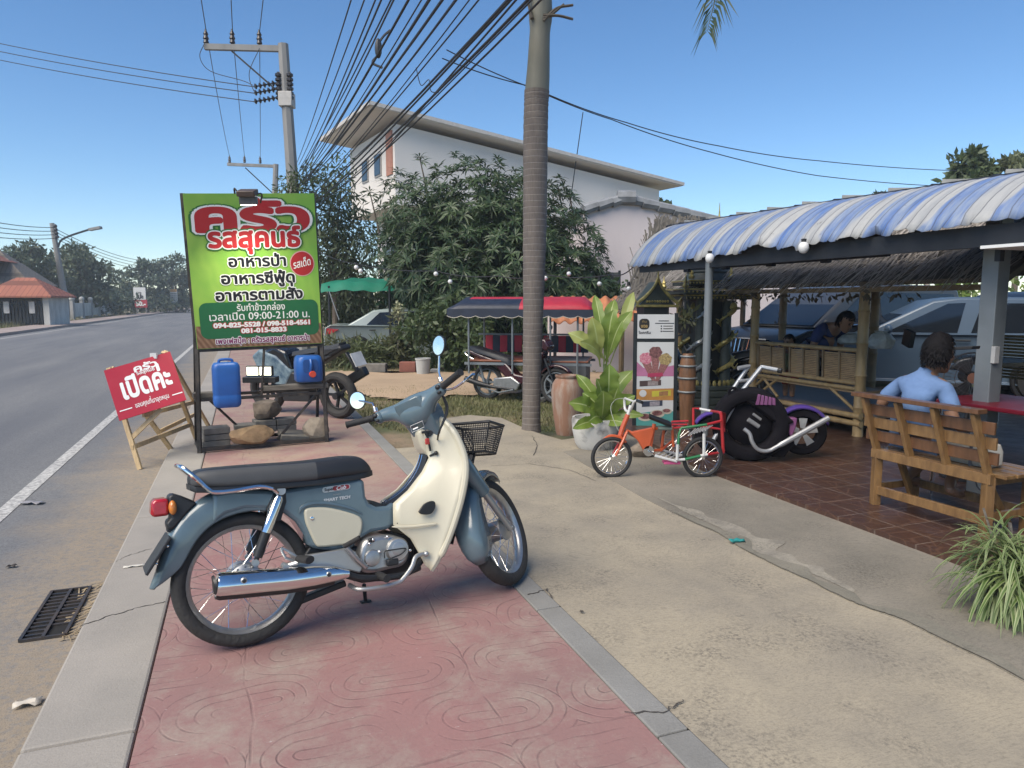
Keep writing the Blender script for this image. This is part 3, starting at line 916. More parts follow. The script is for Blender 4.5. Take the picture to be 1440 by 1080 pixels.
# left lamp pole
lb = G(96, 447, -0.1); k = lb.y
t = thing('lamp_pole', 'leaning concrete pole with street lamp arm across the road', 'street lamp', lb)
lt = W(73, 314, k) - lb
mb = MB(); mb.tube([(0, 0, 0), lt], [0.36, 0.22], 8); mb.build('pole', POLEC, t, smooth=30)
mb = MB(); mb.tube(smooth_path([W(82, 347, k) - lb, W(86, 338, k) - lb, W(100, 331, k) - lb, W(128, 322, k) - lb], 5), 0.10, 6); mb.build('lamp_arm', DARKM, t)
mb = MB(); mb.bar(W(126, 323, k) - lb, W(142, 320, k) - lb, 0.5, 0.24); mb.build('lamp_head', POLEC, t, smooth=0)
mb = MB()
for j in range(4): mb.ball(W(77.5 + j * 0.9, 318 + j * 5, k - 0.3) - lb, 0.2, 8, 6)
mb.build('insulator', PORC, t)
LW = 'wires on the lamp pole'
for j in range(4):
 a = W(75 + j, 320 + j * 5, k)
 sagwire([a, W(-80, 296 + j * 9, k - 24)], 0.035, 'roadside_wire', 'thin wire running left off the leaning lamp pole', 'wire', LW, 0.3)
 sagwire([a, W(196, 366 + j * 4, 108)], 0.035, 'roadside_wire', 'thin wire running from the lamp pole to the farther poles', 'wire', 'wires to the farther poles', 0.5)
for (px, top, by, Y, lab) in ((196, 363, 405, 108, 'thin grey pole rising behind the white and red price sign'), (242, 377, 410, 112, 'thin grey pole rising behind the small bus timetable board')):
 b_ = W(px + 1, by + 32, Y); b_.z = -0.1
 mb = MB(); mb.tube([(0, 0, 0), W(px, top, Y) - b_], [0.30, 0.24], 7)
 tag(mb.build('utility_pole', POLEC, None, smooth=30), lab, 'utility pole', 'utility poles').location = b_
# price sign
kY = 92
t = thing('price_sign', 'white and red roadside price sign reading 50', 'sign', W(200, 437, kY))
b_ = W(200, 437, kY)
def wfr(Y, cx, cy, b):
 c = W(cx, cy, Y) - b
 return lambda a, bb, d: Vector((c.x + a, c.y - d, c.z + bb))
SW = pm('sign_white', (0.62, 0.62, 0.60), 0.6, var=0.1)
SR = pm('sign_red', (0.42, 0.03, 0.05), 0.5, var=0.2)
LK = pm('letter_black', (0.012, 0.013, 0.018), 0.6, var=0.1)
LWH = pm('letter_white', (0.80, 0.80, 0.78), 0.6, var=0.05)
fr = wfr(kY, 196, 413, b_)
mb = MB(); mb.box(fr(0, 0, -0.06), (1.55, 0.08, 1.6)); mb.build('upper_panel', SW, t, smooth=0)
mb = MB(); put_text(mb, 'วาง', 0.36, fr, 0.01, lift=0.0); put_text(mb, 'โปะ', 0.75, lambda a, b, d: fr(a, b - 0.62, d), 0.05); mb.build('lettering', LK, t, smooth=0)
fr2 = wfr(kY, 198, 427, b_)
mb = MB(); mb.box(fr2(0, 0, -0.06), (1.6, 0.08, 1.0)); mb.build('lower_panel', SR, t, smooth=0)
mb = MB(); put_text(mb, '50.-', 0.8, lambda a, b, d: fr2(a, b - 0.28, d), 0.05); mb.build('price_lettering', LWH, t, smooth=0)
for sx in (-0.6, 0.6):
 mb = MB(); mb.bar(fr2(sx, -0.5, -0.1), fr2(sx, -1.3, -0.1), 0.1, 0.1); mb.build('post', POLEC, t, smooth=0)
kY = 104
b_ = W(245, 437, kY)
t = thing('notice_sign', 'small notice board with orange heading on posts by the road', 'sign', b_)
fr = wfr(kY, 244, 414, b_)
mb = MB(); mb.box(fr(0, -0.2, -0.05), (1.05, 0.08, 1.9)); mb.build('panel', SW, t, smooth=0)
mb = MB(); mb.box(fr(0, 0.55, -0.045), (1.0, 0.08, 0.4)); mb.build('heading_panel', pm('sign_orange', (0.5, 0.3, 0.12), 0.6), t, smooth=0)
mb = MB()
for i in range(4):
 for j in range(4): mb.box(fr(-0.36 + j * 0.24, 0.1 - i * 0.3, 0.0), (0.19, 0.02, 0.2))
mb.build('text_block', pm('sign_grey', (0.30, 0.34, 0.33), 0.6), t, smooth=0)
mb = MB(); mb.bar(fr(0.3, -1.1, -0.1), fr(0.3, -2.4, -0.1), 0.12, 0.12); mb.build('post', POLEC, t, smooth=0)
# ================================================================ BUILDINGS BEHIND
CREAM = pm('cream_render', (0.76, 0.71, 0.65), 0.85, var=0.08, scale=0.8, stretch=(1, 1, 0.25))
A0 = Vector((-4.55, 25.0, 0)); e1 = Vector((0.87, 0.493, 0)); e2 = Vector((-0.493, 0.87, 0))
hy = math.atan2(e1.y, e1.x)
t = thing('house', 'large cream two storey house with long sloping roof behind the big tree', 'house', (A0.x, A0.y, 0), hy)
zt = 8.05; zl = 6.5; LR = 13.75; LB = 6.0
mb = MB()
x0, y0 = 0.75, 0.45
def wall_top(x): return zt - 0.28 - (zt - zl) * x / LR
mb.add([(x0, y0, 4.9), (LR - 0.9, y0, 4.9), (LR - 0.9, y0, wall_top(LR - 0.9)), (x0, y0, wall_top(x0)), (x0, LB - 0.3, 4.9), (LR - 0.9, LB - 0.3, 4.9), (LR - 0.9, LB - 0.3, wall_top(LR - 0.9)), (x0, LB - 0.3, wall_top(x0))],
  [(0, 1, 2, 3), (1, 5, 6, 2), (5, 4, 7, 6), (4, 0, 3, 7), (3, 2, 6, 7), (0, 4, 5, 1)])
mb.build('upper_wall', CREAM, t, smooth=0)
mb = MB(); mb.box(((1.9 + LR - 1.0) / 2, LB / 2 + 0.3, 2.4), (LR - 2.9, LB - 0.9, 4.98)); mb.build('lower_wall', CREAM, t, smooth=0)
mb = MB(); mb.prism([(-0.35, zt - 0.0), (LR, zl), (LR, zl + 0.13), (-0.35, zt + 0.13)], -0.15, LB + 0.2); mb.build('roof', pm('grey_fascia', (0.55, 0.52, 0.48), 0.7, var=0.2), t, smooth=0)
mb = MB(); mb.prism([(-0.25, zt - 0.03), (LR - 0.1, zl - 0.03), (LR - 0.1, zl - 0.003), (-0.25, zt - 0.003)], -0.1, LB + 0.1); mb.build('soffit', CREAM, t, smooth=0)
GLASS = pm('dark_window_glass', (0.03, 0.04, 0.05), 0.12, scale=2, spec=0.6)
for yy in (2.2, 3.7):
 mb = MB(); mb.box((x0 - 0.01, yy, 6.55), (0.06, 0.75, 0.85)); w_ = mb.build('window', pm('window_frame_grey', (0.4, 0.38, 0.36), 0.6), t, smooth=0)
 mb = MB(); mb.box((x0 - 0.05, yy, 6.55), (0.03, 0.62, 0.72)); mb.build('pane', GLASS, w_, smooth=0)
mb = MB(); mb.box((x0 - 0.02, 0.95, 6.75), (0.05, 0.6, 1.5)); mb.build('wall_tile_panel', pm('salmon_panel', (0.48, 0.22, 0.15), 0.7), t, smooth=0)
for yy in (1.5, 2.8, 4.1):
 mb = MB(); mb.box((1.88, yy, 3.1), (0.06, 1.15, 1.5)); w_ = mb.build('window', pm('window_frame_white', (0.6, 0.58, 0.55), 0.6), t, smooth=0)
 for s_ in (-0.27, 0.27):
  mb = MB(); mb.box((1.84, yy + s_, 3.1), (0.03, 0.44, 1.3)); mb.build('pane', GLASS, w_, smooth=0)
mb = MB(); mb.tube([(8.0, 0.2, 5.3), (8.6, 0.2, 9.0)], 0.02, 5); mb.build('antenna', DARKM, t)
# lilac gable house
LIL = pm('lilac_render', (0.68, 0.60, 0.585), 0.85, var=0.1, scale=0.7, stretch=(1, 1, 0.25))
g = W(812, 430, 20.0)
def lz(px, py, Y): return W(px, py, Y)
t = thing('house', 'low lilac gable wall with ridge tiles beside the thatched huts', 'house', (0, 0, 0))
pl = [lz(820, 297, 20.0), lz(880, 281, 20.3), lz(1010, 313, 21.0), lz(1120, 318, 21.6), lz(1120, 520, 21.6), lz(820, 520, 20.0)]
pl2 = [p + Vector((-0.6, 5.0, 0)) for p in pl]
mb = MB(); mb.add(pl + pl2, [tuple(range(6)), tuple(reversed(range(6, 12)))] + [(i, i + 6, (i + 1) % 6 + 6, (i + 1) % 6) for i in range(6)]); mb.build('wall', LIL, t, smooth=0)
RIDGE = pm('ridge_tile_grey', (0.26, 0.27, 0.28), 0.8, var=0.4, scale=3)
mb = MB()
for a, b in ((pl[0], pl[1]), (pl[1], pl[2]), (pl[2], pl[3])):
 d = b - a; n = max(3, int(d.length / 0.42))
 for i in range(n):
  p, q = a + d * (i / n), a + d * ((i + 1) / n)
  mb.tube([p + Vector((0, -0.05, 0.02)), q + Vector((0, -0.05, 0.05))], [0.15, 0.13], 7)
mb.tube([pl[1] + Vector((-0.25, -0.05, 0.05)), pl[1] + Vector((0.25, -0.05, 0.05))], 0.2, 8)
mb.build('ridge_tiles', RIDGE, t)
mb = MB(); mb.add([pl[0] + Vector((-0.2, -0.1, 0)), pl[1] + Vector((0, -0.1, 0.05)), pl2[1] + Vector((0, 0, 0.05)), pl2[0] + Vector((-0.2, 0, 0))], [(0, 1, 2, 3)])
mb.add([pl[1] + Vector((0, -0.1, 0.05)), pl[2] + Vector((0.3, -0.1, 0.05)), pl2[2] + Vector((0.3, 0, 0.05)), pl2[1] + Vector((0, 0, 0.05))], [(0, 1, 2, 3)])
mb.build('roof', RIDGE, t, smooth=0, solid=0.08)
# ================================================================ TREES AND HEDGES ACROSS THE TRACK
def rosettes(spots, nleaf, L, w, droop, rngs=rng):
 V, F = [], []
 for c, axis in spots:
  axis = Vector(axis).normalized()
  x = axis.orthogonal().normalized(); y = axis.cross(x)
  n = nleaf + int(rngs.integers(-2, 3))
  ph = rngs.random() * 6.28
  for k in range(n):
   a = ph + 2 * PI * k / n + rngs.normal(0, 0.15)
   el = rngs.uniform(-0.15, 0.7)
   d = (x * math.cos(a) + y * math.sin(a)) * math.cos(el) + axis * math.sin(el)
   l = L * rngs.uniform(0.6, 1.2)
   s = d.cross(axis).normalized() * w * rngs.uniform(0.8, 1.3)
   p0 = Vector(c); p1 = p0 + d * l * 0.5; p2 = p0 + d * l + Vector((0, 0, -droop * l))
   o = len(V)
   V += [p0, p1 + s * 0.5, p2, p1 - s * 0.5]
   F.append((o, o + 1, o + 2, o + 3))
 return V, F
DARKLEAF = leaf_mat('broad_dark_leaves', (0.036, 0.072, 0.030), (0.085, 0.125, 0.05), 0.25, 0.42, 1.2)
MIDLEAF = leaf_mat('mid_green_leaves', (0.05, 0.085, 0.03), (0.095, 0.125, 0.045), 0.25, 0.5)
OLIVE = leaf_mat('olive_leaves', (0.085, 0.10, 0.045), (0.14, 0.14, 0.065), 0.25, 0.5)
tb = Vector((-1.55, 18.2, -0.1))
t = thing('leafy_tree', 'big broad dark leafed tree in front of the cream house', 'tree', tb)
crown = [(-2.25, 18.4, 3.55, 1.2), (-1.0, 18.0, 3.75, 1.25), (0.4, 18.3, 3.5, 1.3), (1.35, 18.6, 2.7, 1.15), (-2.4, 18.3, 2.75, 1.1), (-1.5, 17.7, 2.5, 1.4), (0.0, 17.8, 2.4, 1.5), (1.25, 18.1, 1.9, 1.2), (-0.8, 18.9, 3.0, 1.6), (0.9, 17.7, 1.4, 1.1), (-1.1, 17.4, 1.6, 1.1), (-2.2, 17.7, 3.0, 0.9), (-0.2, 17.3, 3.2, 0.8), (1.95, 18.6, 1.6, 0.85)]
spots = []
for (x, y, z, r) in crown:
 for _ in range(int(125 * r * r)):
  d = rng.normal(size=3); d /= np.linalg.norm(d)
  k = r * (0.72 + 0.32 * rng.random())
  p = Vector((x, y, z)) + Vector(d) * k - tb
  spots.append((p, (d[0] * 0.7, d[1] * 0.7, d[2] * 0.6 + 0.55)))
for (px, py) in ((590, 213), (560, 232), (640, 208), (655, 214), (700, 216), (785, 255), (800, 260), (612, 228), (520, 262), (735, 245), (540, 246), (672, 222)):
 spots.append((W(px, py + 8, 18.2) - tb, (0, 0, 1)))
 spots.append((W(px + 3, py + 14, 18.2) - tb, (0.3, -0.4, 1)))
V, F = rosettes(spots, 13, 0.28, 0.046, 0.22)
mb = MB(); mb.add(V, F); mb.build('crown', DARKLEAF, t, smooth=0, fixn=False)
mb = MB()
mb.tube(smooth_path([(0, 0, -0.1), (0.05, 0, 1.2), (0.2, 0, 2.4)], 5), [0.2 - 0.01 * i for i in range(11)], 8)
for (x, y, z, r) in crown:
 q = Vector((x, y, z)) - tb
 mb.tube(smooth_path([(0.1, 0, 1.4), q * 0.5 + Vector((0, 0, 0.6)), q], 4), [0.09 - 0.008 * i for i in range(9)], 6)
for (px, py) in ((590, 213), (785, 255), (800, 260), (520, 262)):
 q = W(px, py + 8, 18.2) - tb
 mb.tube([q + Vector((0.2, 0.1, -1.0)), q], [0.03, 0.012], 5)
mb.build('trunk', BARK, t)
# bamboo-like tree by the pole, vines on the pole
bc = [(W(470, 300, 21.8), 1.0, 700), (W(455, 330, 21.8), 1.1, 800), (W(490, 350, 21.8), 1.0, 700), (W(462, 385, 22), 1.1, 900), (W(500, 392, 22), 1.0, 800), (W(480, 270, 21.8), 0.6, 200), (W(505, 330, 21.8), 0.8, 350), (W(470, 425, 23), 0.9, 500)]
t = tree('bamboo_tree', 'feathery dark green tree right of the signboard under the cables', (W(472, 480, 21.8).x, 21.8, -0.1), 1.8, 0.12, [(np.array(c), (r, r * 0.8, r), n) for c, r, n in bc], 0.26, leaf_mat('feathery_leaves', (0.05, 0.075, 0.035), (0.10, 0.125, 0.06), 0.25), aspect=0.22, droop=0.7)
bc = [(W(415, 262, 21.6), 0.5, 150), (W(425, 250, 21.6), 0.45, 110), (W(405, 270, 21.6), 0.4, 100), (W(445, 262, 21.2), 0.5, 130), (W(468, 248, 21), 0.55, 110), (W(480, 232, 21), 0.4, 60), (W(440, 240, 21), 0.35, 50)]
o = leaf_obj('vine', [(np.array(c - Vector((pole_b.x, pole_b.y, -0.1))), r, n) for c, r, n in bc], 0.2, MIDLEAF, None, aspect=0.3, droop=0.5)
o.location = (pole_b.x, pole_b.y, -0.1)
tag(o, 'vine tangle climbing the tall pole just above the signboard', 'vine')
# hedge bushes, each a thing
def bush(px, Y, w, h, label, mat, size=0.16, cnt=1500, group='bushes beyond the dirt track', aspect=0.45, name='bush'):
 b_ = W(px, 430, Y); b_.z = -0.1
 t = thing(name, label, 'bush', b_, group=group)
 sp = clumps_in((0, 0, h * 0.5), (w / 2, min(w / 2, 0.8), h * 0.48), 16, w * 0.2 + 0.12, cnt // 16, 0.3)
 leaf_obj('foliage', sp, size, mat, t, aspect=aspect)
 mb = MB()
 for i in range(7):
  q = Vector(sp[i][0])
  mb.tube(smooth_path([(0, 0, 0), q * 0.5 + Vector((0, 0, 0.1)), q], 3), 0.018, 5)
 mb.build('stem', BARK, t)
 return t
bush(622, 16.3, 2.0, 1.9, 'large rounded dark bush left of the red roofed sidecar', MIDLEAF, 0.15, 4200)
bush(668, 15.8, 1.5, 1.2, 'leafy bush just behind the rear of the scooter', MIDLEAF, 0.15, 2200)
bush(566, 17.3, 1.0, 0.75, 'low straggly bush with tall stems before the silver car', OLIVE, 0.14, 1300)
bush(520, 17.0, 1.5, 0.6, 'grassy low bush below the rear wheel of the silver car', leaf_mat('grassy_leaves', (0.07, 0.10, 0.035), (0.13, 0.15, 0.06), 0.25), 0.3, 1300, aspect=0.12)
bush(478, 17.2, 1.1, 0.65, 'grassy clump at the edge of the signboard by the car bumper', OLIVE, 0.3, 1000, aspect=0.12)
bush(600, 23.0, 3.4, 2.7, 'tall dark bush rising behind the silver car', DARKLEAF, 0.22, 3600)
bush(660, 19.8, 3.4, 3.0, 'tall dark bush under the big tree behind the sidecar', DARKLEAF, 0.22, 3600)
bush(500, 24.5, 4.6, 3.2, 'dark shrub mass behind the green net', DARKLEAF, 0.24, 3600)
bush(740, 19.5, 3.0, 2.9, 'dark bush directly behind the palm trunk', DARKLEAF, 0.22, 3000)
bush(830, 18.5, 2.6, 2.3, 'dark bush over the orange tiled shelter', DARKLEAF, 0.2, 2600)
for px, Y, w_, h_, lab in ((128, 82, 6.5, 3.0, 'dark undergrowth behind the ball topped garden wall'), (163, 90, 5.0, 3.4, 'low undergrowth left of the price sign across the road'), (186, 94, 4.5, 2.8, 'dark undergrowth at the left foot of the price sign'), (222, 100, 6.0, 3.2, 'undergrowth between the price sign and the notice board'), (256, 106, 6.0, 3.4, 'undergrowth behind the small notice board on posts')):
 bush(px, Y, w_, h_, lab, FAR_LEAF, 0.5, 900, 'undergrowth across the road')
# flower stem before the car
b_ = W(558, 430, 17.0); b_.z = -0.1
t = thing('cockscomb_plant', 'tall pale flowering plant standing before the silver car', 'plant', b_)
mb = MB(); mb.tube(smooth_path([(0, 0, 0), (0.02, 0, 0.8), (0.05, 0, 1.4)], 4), 0.015, 5); mb.build('stem', BARK, t)
leaf_obj('foliage', [((0.0, 0, 0.5), (0.3, 0.3, 0.5), 160), ((0.03, 0, 1.0), (0.2, 0.2, 0.3), 80)], 0.2, OLIVE, t, aspect=0.25)
leaf_obj('flower', [((0.04, 0, 1.35), (0.12, 0.1, 0.22), 160)], 0.1, leaf_mat('pale_flower', (0.33, 0.36, 0.2), (0.42, 0.4, 0.25), 0.2), t)
# right side trees beyond the roof
RT = leaf_mat('sunlit_far_leaves', (0.06, 0.10, 0.04), (0.13, 0.16, 0.075), 0.25)
def right_tree(px, py, w, h, Y, lab, n, cnt, mat=RT, size=0.3):
 c = W(px, py, Y); k = Y / 1000
 cl = clumps_in((c.x, c.y, c.z), (w * k / 2, w * k / 2, h * k / 2), n, w * k * 0.16, cnt, 0.4)
 return tree('shade_tree', lab, (c.x + 0.3, c.y, -0.1), c.z - h * k * 0.3, 0.13, cl, size, mat, 'trees behind the blue roof', limbs=8)
right_tree(1361, 246, 56, 66, 26, 'open crowned tree rising behind the blue roof at right', 26, 75)
right_tree(1428, 238, 36, 44, 26, 'pale thin crowned tree cut off at the right edge', 14, 40, leaf_mat('pale_far_leaves', (0.12, 0.15, 0.07), (0.18, 0.2, 0.11), 0.3))
right_tree(1236, 281, 24, 18, 32, 'small treetop peeking over the middle of the blue roof', 8, 40)
right_tree(935, 286, 22, 12, 34, 'tiny treetop between cream house and roof end', 5, 30)
LIME = leaf_mat('bright_hedge', (0.12, 0.19, 0.035), (0.21, 0.27, 0.07), 0.4, 0.5)
for i, (px, lab) in enumerate(((1265, 'bright green hedge shrub seen left of the pale branch under the thatch'), (1325, 'bright green hedge shrub seen above the blue car roof'), (1400, 'bright green hedge shrub behind the steel column'))):
 bush(px, 18.5, 2.0, 2.3, lab, LIME, 0.2, 2200, 'bright hedge behind the parked cars')
mb = MB(); mb.tube(smooth_path([(0, 0, 0), (0.1, 0, 1.2), (-0.1, 0, 2.2)], 4), [0.07] * 4 + [0.05] * 5, 7)
b_ = W(1303, 430, 16.5); b_.z = 0
tag(mb.build('bare_trunk', pm('pale_bark', (0.4, 0.34, 0.27), 0.9), None), 'pale bare sapling trunk in front of the bright hedge', 'tree').location = b_
# fence and small shelter behind the sidecar
t = thing('corrugated_fence', 'dark corrugated fence panel behind the sidecar canopy', 'fence', (W(690, 430, 18.9).x, 18.9, -0.1))
mb = MB(); mb.grid(lambda a, b: Vector((a * 3.4, 0.04 * math.sin(a * 120), 2.35 * b)), 120, 1); mb.build('panel', pm('dark_fence_sheet', (0.045, 0.05, 0.05), 0.7), t, solid=0.01)
for x in (0, 1.7, 3.4):
 mb = MB(); mb.box((x, 0.08, 1.2), (0.06, 0.06, 2.4)); mb.build('post', DARKM, t, smooth=0)
t = thing('tiled_shelter', 'small shelter with orange wavy tile roof behind the sidecar', 'shelter', (W(772, 430, 15.6).x, 15.6, -0.38))
OR = pm('orange_roof_tile', (0.50, 0.19, 0.085), 0.7, var=0.3, scale=3)
mb = MB(); mb.grid(lambda a, b: Vector((a * 2.1, -b * 0.7, 1.95 - b * 0.52 + 0.035 * math.sin(a * 2 * PI * 9))), 108, 4); mb.build('roof', OR, t, solid=0.02)
for x in (0.1, 2.0):
 mb = MB(); mb.tube([(x, -0.6, 0), (x, -0.6, 1.5)], 0.035, 6); mb.build('post', DARKM, t)
mb = MB(); mb.box((1.05, 0.5, 0.8), (2.1, 0.1, 1.5)); mb.build('back_wall', LIL, t, smooth=0)
# ================================================================ THE PARKED MOTORBIKE
LEAN = R(10)
_Pr, _Pf = G(345, 908), G(700, 826)
_hx = (_Pf - _Pr).normalized()
_lf = Vector((-_hx.y, _hx.x, 0))
_uz = Vector((0, 0, 1)) * math.cos(LEAN) + _lf * math.sin(LEAN)
_ly = _uz.cross(_hx)
BIKE_M = Matrix((( _hx.x, _ly.x, _uz.x), (_hx.y, _ly.y, _uz.y), (_hx.z, _ly.z, _uz.z))).to_4x4()
BIKE_M.translation = _Pr
def bp(px, py, off=0.0):        # the bike's own (x, z) of a pixel, on the plane y = off
 r = ray(px, py); o = Vector((0, 0, CAM_H))
 s = ((_Pr + _ly * off - o).dot(_ly)) / r.dot(_ly)
 p = o + r * s - _Pr
 return (p.dot(_hx), p.dot(_uz))
def bps(pts, off=0.0): return [bp(x, y, off) for x, y in pts]
BLUE = pm('slate_blue_paint', (0.105, 0.155, 0.182), 0.26, var=0.16, scale=7, coat=0.6)
CREAMP = pm('cream_plastic', (0.54, 0.505, 0.385), 0.33, var=0.06, scale=3, coat=0.25)
CHROME = pm('chrome', (0.78, 0.78, 0.78), 0.10, 1.0, var=0.06, scale=5)
ALU = pm('cast_aluminium', (0.50, 0.50, 0.49), 0.38, 0.85, var=0.25, scale=14)
RUB = pm('tyre_rubber', (0.020, 0.020, 0.021), 0.75, var=0.35, scale=22, bmp=0.3, bscale=120)
BLKP = pm('black_plastic', (0.018, 0.019, 0.021), 0.45, var=0.25, scale=10)
VINYL = pm('black_vinyl', (0.022, 0.024, 0.029), 0.5, var=0.15, scale=9, bmp=0.15, bscale=220)
GVINYL = pm('grey_vinyl', (0.068, 0.070, 0.072), 0.55, var=0.15, scale=9, bmp=0.15, bscale=220)
SILV = pm('silver_paint', (0.40, 0.41, 0.41), 0.35, 0.7, var=0.1, scale=9)
bike = thing('motorbike', 'slate blue and cream step-through motorbike with spoked wheels parked across the red pavement', 'motorbike', _Pr)
bike.rotation_euler = BIKE_M.to_3x3().to_euler()
WR, TR = 0.252, 0.036
def tread_mat():
 m, nt, b = new_mat('treaded_rubber')
 v = objco(nt)
 g = N(nt, 'ShaderNodeTexVoronoi', Scale=46.0)
 nt.links.new(v, g.inputs['Vector'])
 f = ramp(nt, g.outputs['Distance'], 0.2, 0.55)
 nt.links.new(mixc(nt, noise(nt, v, 20, 4), (0.020, 0.020, 0.020), (0.040, 0.037, 0.034)), b.inputs['Base Color'])
 b.inputs['Roughness'].default_value = 0.8
 bump(nt, b, f, 0.35, 0.004)
 return m
TREAD = tread_mat()
def spoked_wheel(parent, ctr, M=None, R_out=0.287, w=0.044, spokes=36, hub_r=0.055, hub_w=0.10, name='wheel', rim_mat=None, tyre=None, rim_r=None, sp_r=0.0016):
 M = M or Matrix.Identity(4)
 c = Vector(ctr)
 rr = rim_r or R_out * 0.795
 prof = []
 rim_i, so = rr - 0.002, R_out
 sec = [(rim_i, -w * 0.55), (rim_i + 0.012, -w * 0.86), ((rim_i + so) / 2, -w), (so - (so - rim_i) * 0.22, -w * 0.86), (so - 0.004, -w * 0.45), (so, 0)]
 sec = sec + [(a, -b) for a, b in reversed(sec[:-1])]
 T = M @ Matrix.Translation(c) @ Matrix.Rotation(PI / 2, 4, 'X')
 def turn(sec, n=56):
  mb = MB()
  rings = []
  for j in range(n + 1):
   an = 2 * PI * j / n
   rings.append([T @ Vector((r * math.cos(an), r * math.sin(an), h)) for r, h in sec])
  mb.rings(rings, closed_ring=False, caps=False)
  return mb
 wh = turn(sec + [sec[0]]).build(name, tyre or TREAD, parent, smooth=50)
 rs = [(rr + 0.001, -w * 0.72), (rr + 0.004, -w * 0.66), (rr - 0.004, -w * 0.50), (rr - 0.012, -w * 0.3), (rr - 0.012, w * 0.3), (rr - 0.004, w * 0.50), (rr + 0.004, w * 0.66), (rr + 0.001, w * 0.72), (rr - 0.007, w * 0.55), (rr - 0.017, w * 0.25), (rr - 0.017, -w * 0.25), (rr - 0.007, -w * 0.55)]
 turn(rs + [rs[0]]).build('rim', rim_mat or ALU, wh, smooth=40)
 mb = MB()
 hp = [(0.012, -hub_w * 0.62), (0.02, -hub_w * 0.6), (hub_r * 0.75, -hub_w * 0.55), (hub_r, -hub_w * 0.5), (hub_r * 1.02, -hub_w * 0.42), (hub_r * 0.86, -hub_w * 0.38), (hub_r * 0.8, hub_w * 0.35), (hub_r * 1.02, hub_w * 0.42), (hub_r, hub_w * 0.5), (hub_r * 0.5, hub_w * 0.55), (0.012, hub_w * 0.62)]
 mb.lathe(hp, 24, T)
 mb.build('hub', ALU, wh, smooth=40)
 mb = MB()
 for i in range(spokes):
  side = -1 if i % 2 else 1
  a0 = 2 * PI * i / spokes
  a1 = a0 + (0.62 if (i // 2) % 2 else -0.62)
  p = T @ Vector((hub_r * 0.97 * math.cos(a1), hub_r * 0.97 * math.sin(a1), side * hub_w * 0.46))
  q = T @ Vector(((rr - 0.015) * math.cos(a0), (rr - 0.015) * math.sin(a0), side * w * 0.1))
  mb.tube([p, q], sp_r, 5, caps=False)
 mb.build('spokes', CHROME, wh, fixn=False)
 return wh
RAX = Vector((0.012, 0, 0.287))
spoked_wheel(bike, RAX, w=0.043, hub_r=0.068, hub_w=0.12)
def arc_shell(angles, rin, rout, hw, ctr, M=None, top_flat=0.55):
 mb = MB()
 rings = []
 n = len(angles)
 f = lambda q, i: q[i] if hasattr(q, '__len__') else q
 for i, an in enumerate(angles):
  ri, ro, w = f(rin, i), f(rout, i), f(hw, i)
  d = Vector((math.cos(an), 0, math.sin(an)))
  y = Vector((0, 1, 0))
  sec = [(ri, -w), ((ri + ro) / 2, -w * 1.02), (ro - 0.022, -w * 0.95), (ro - 0.006, -w * 0.74), (ro, -w * 0.4), (ro + 0.002, 0)]
  sec += [(a, -b) for a, b in reversed(sec[:-1])]
  rings.append([Vector(ctr) + d * a + y * b for a, b in sec])
 mb.rings(rings, closed_ring=False, caps=False)
 if M is not None: mb.xf(M)
 return mb
# rear fender with a flicked tail
n = 26
adeg = [176 - 116 * i / (n - 1) for i in range(n)]
ang = [R(a) for a in adeg]
rin = list(np.interp([-a for a in adeg], [-176, -172, -165, -160, -151, -137, -115, -98, -73, -57], [0.352, 0.318, 0.284, 0.265, 0.256, 0.262, 0.277, 0.282, 0.294, 0.306]))
rout = list(np.interp([-a for a in adeg], [-176, -169, -164, -153, -141, -130, -118, -109, -96, -79, -60], [0.362, 0.350, 0.344, 0.349, 0.364, 0.379, 0.389, 0.394, 0.394, 0.395, 0.38]))
hw = list(np.interp([-a for a in adeg], [-176, -170, -160, -140, -60], [0.030, 0.046, 0.058, 0.064, 0.068]))
arc_shell(ang, rin, rout, hw, RAX).build('rear_fender', BLUE, bike, smooth=60, solid=0.004, sub=1)
# main body: solid between two side skins, rounded
def body_prism(name, out2d, w, mat, parent, bevel=0.012, y0=0.0, seg=3, smooth=35):
 mb = MB(); mb.prism(out2d, y0 - w, y0 + w)
 return mb.build(name, mat, parent, smooth=smooth, bevel=bevel, seg=seg)
OFF = -0.075
body = [(300, 693), (330, 688), (392, 690), (440, 682), (508, 672), (513, 678), (515, 698), (520, 708), (530, 713), (545, 712), (556, 706), (558, 738), (545, 745), (522, 749), (505, 760), (495, 772), (470, 776), (442, 772), (432, 766), (428, 752), (416, 734), (400, 722), (376, 716), (345, 716), (318, 724), (298, 738)]
body_prism('body_panel', bps(body, OFF), 0.075, BLUE, bike, 0.018)
# raised lip round the side cover
lip = smooth_path([Vector((a, -0.078, b)) for a, b in bps([(420, 722), (424, 714), (438, 708), (462, 708), (490, 714), (508, 722)], OFF)], 5)
mb = MB(); mb.tube(lip, [0.004 + 0.007 * math.sin(PI * i / (len(lip) - 1)) for i in range(len(lip))], 7); mb.build('body_crease', BLUE, bike)
cover = smooth_path([Vector((a, 0, b)) for a, b in bps([(428, 722), (430, 716), (441, 713.5), (466, 714.5), (498, 723), (509, 730), (510, 742), (505, 757), (494, 765), (470, 768), (451, 769.5), (444, 766), (437, 752), (430, 735), (428, 722)], -0.085)], 3)[:-1]
co = [(p.x, p.z) for p in cover]
body_prism('side_cover', co, 0.087, CREAMP, bike, 0.010)
mb = MB(); a = bp(439, 729, -0.09); mb.lathe([(0.0, 0), (0.010, 0), (0.008, 0.004), (0.004, 0.005)], 14, Matrix.Translation((a[0], -0.0865, a[1])) @ Matrix.Rotation(PI / 2, 4, 'X')); mb.build('cover_screw', CHROME, bike)
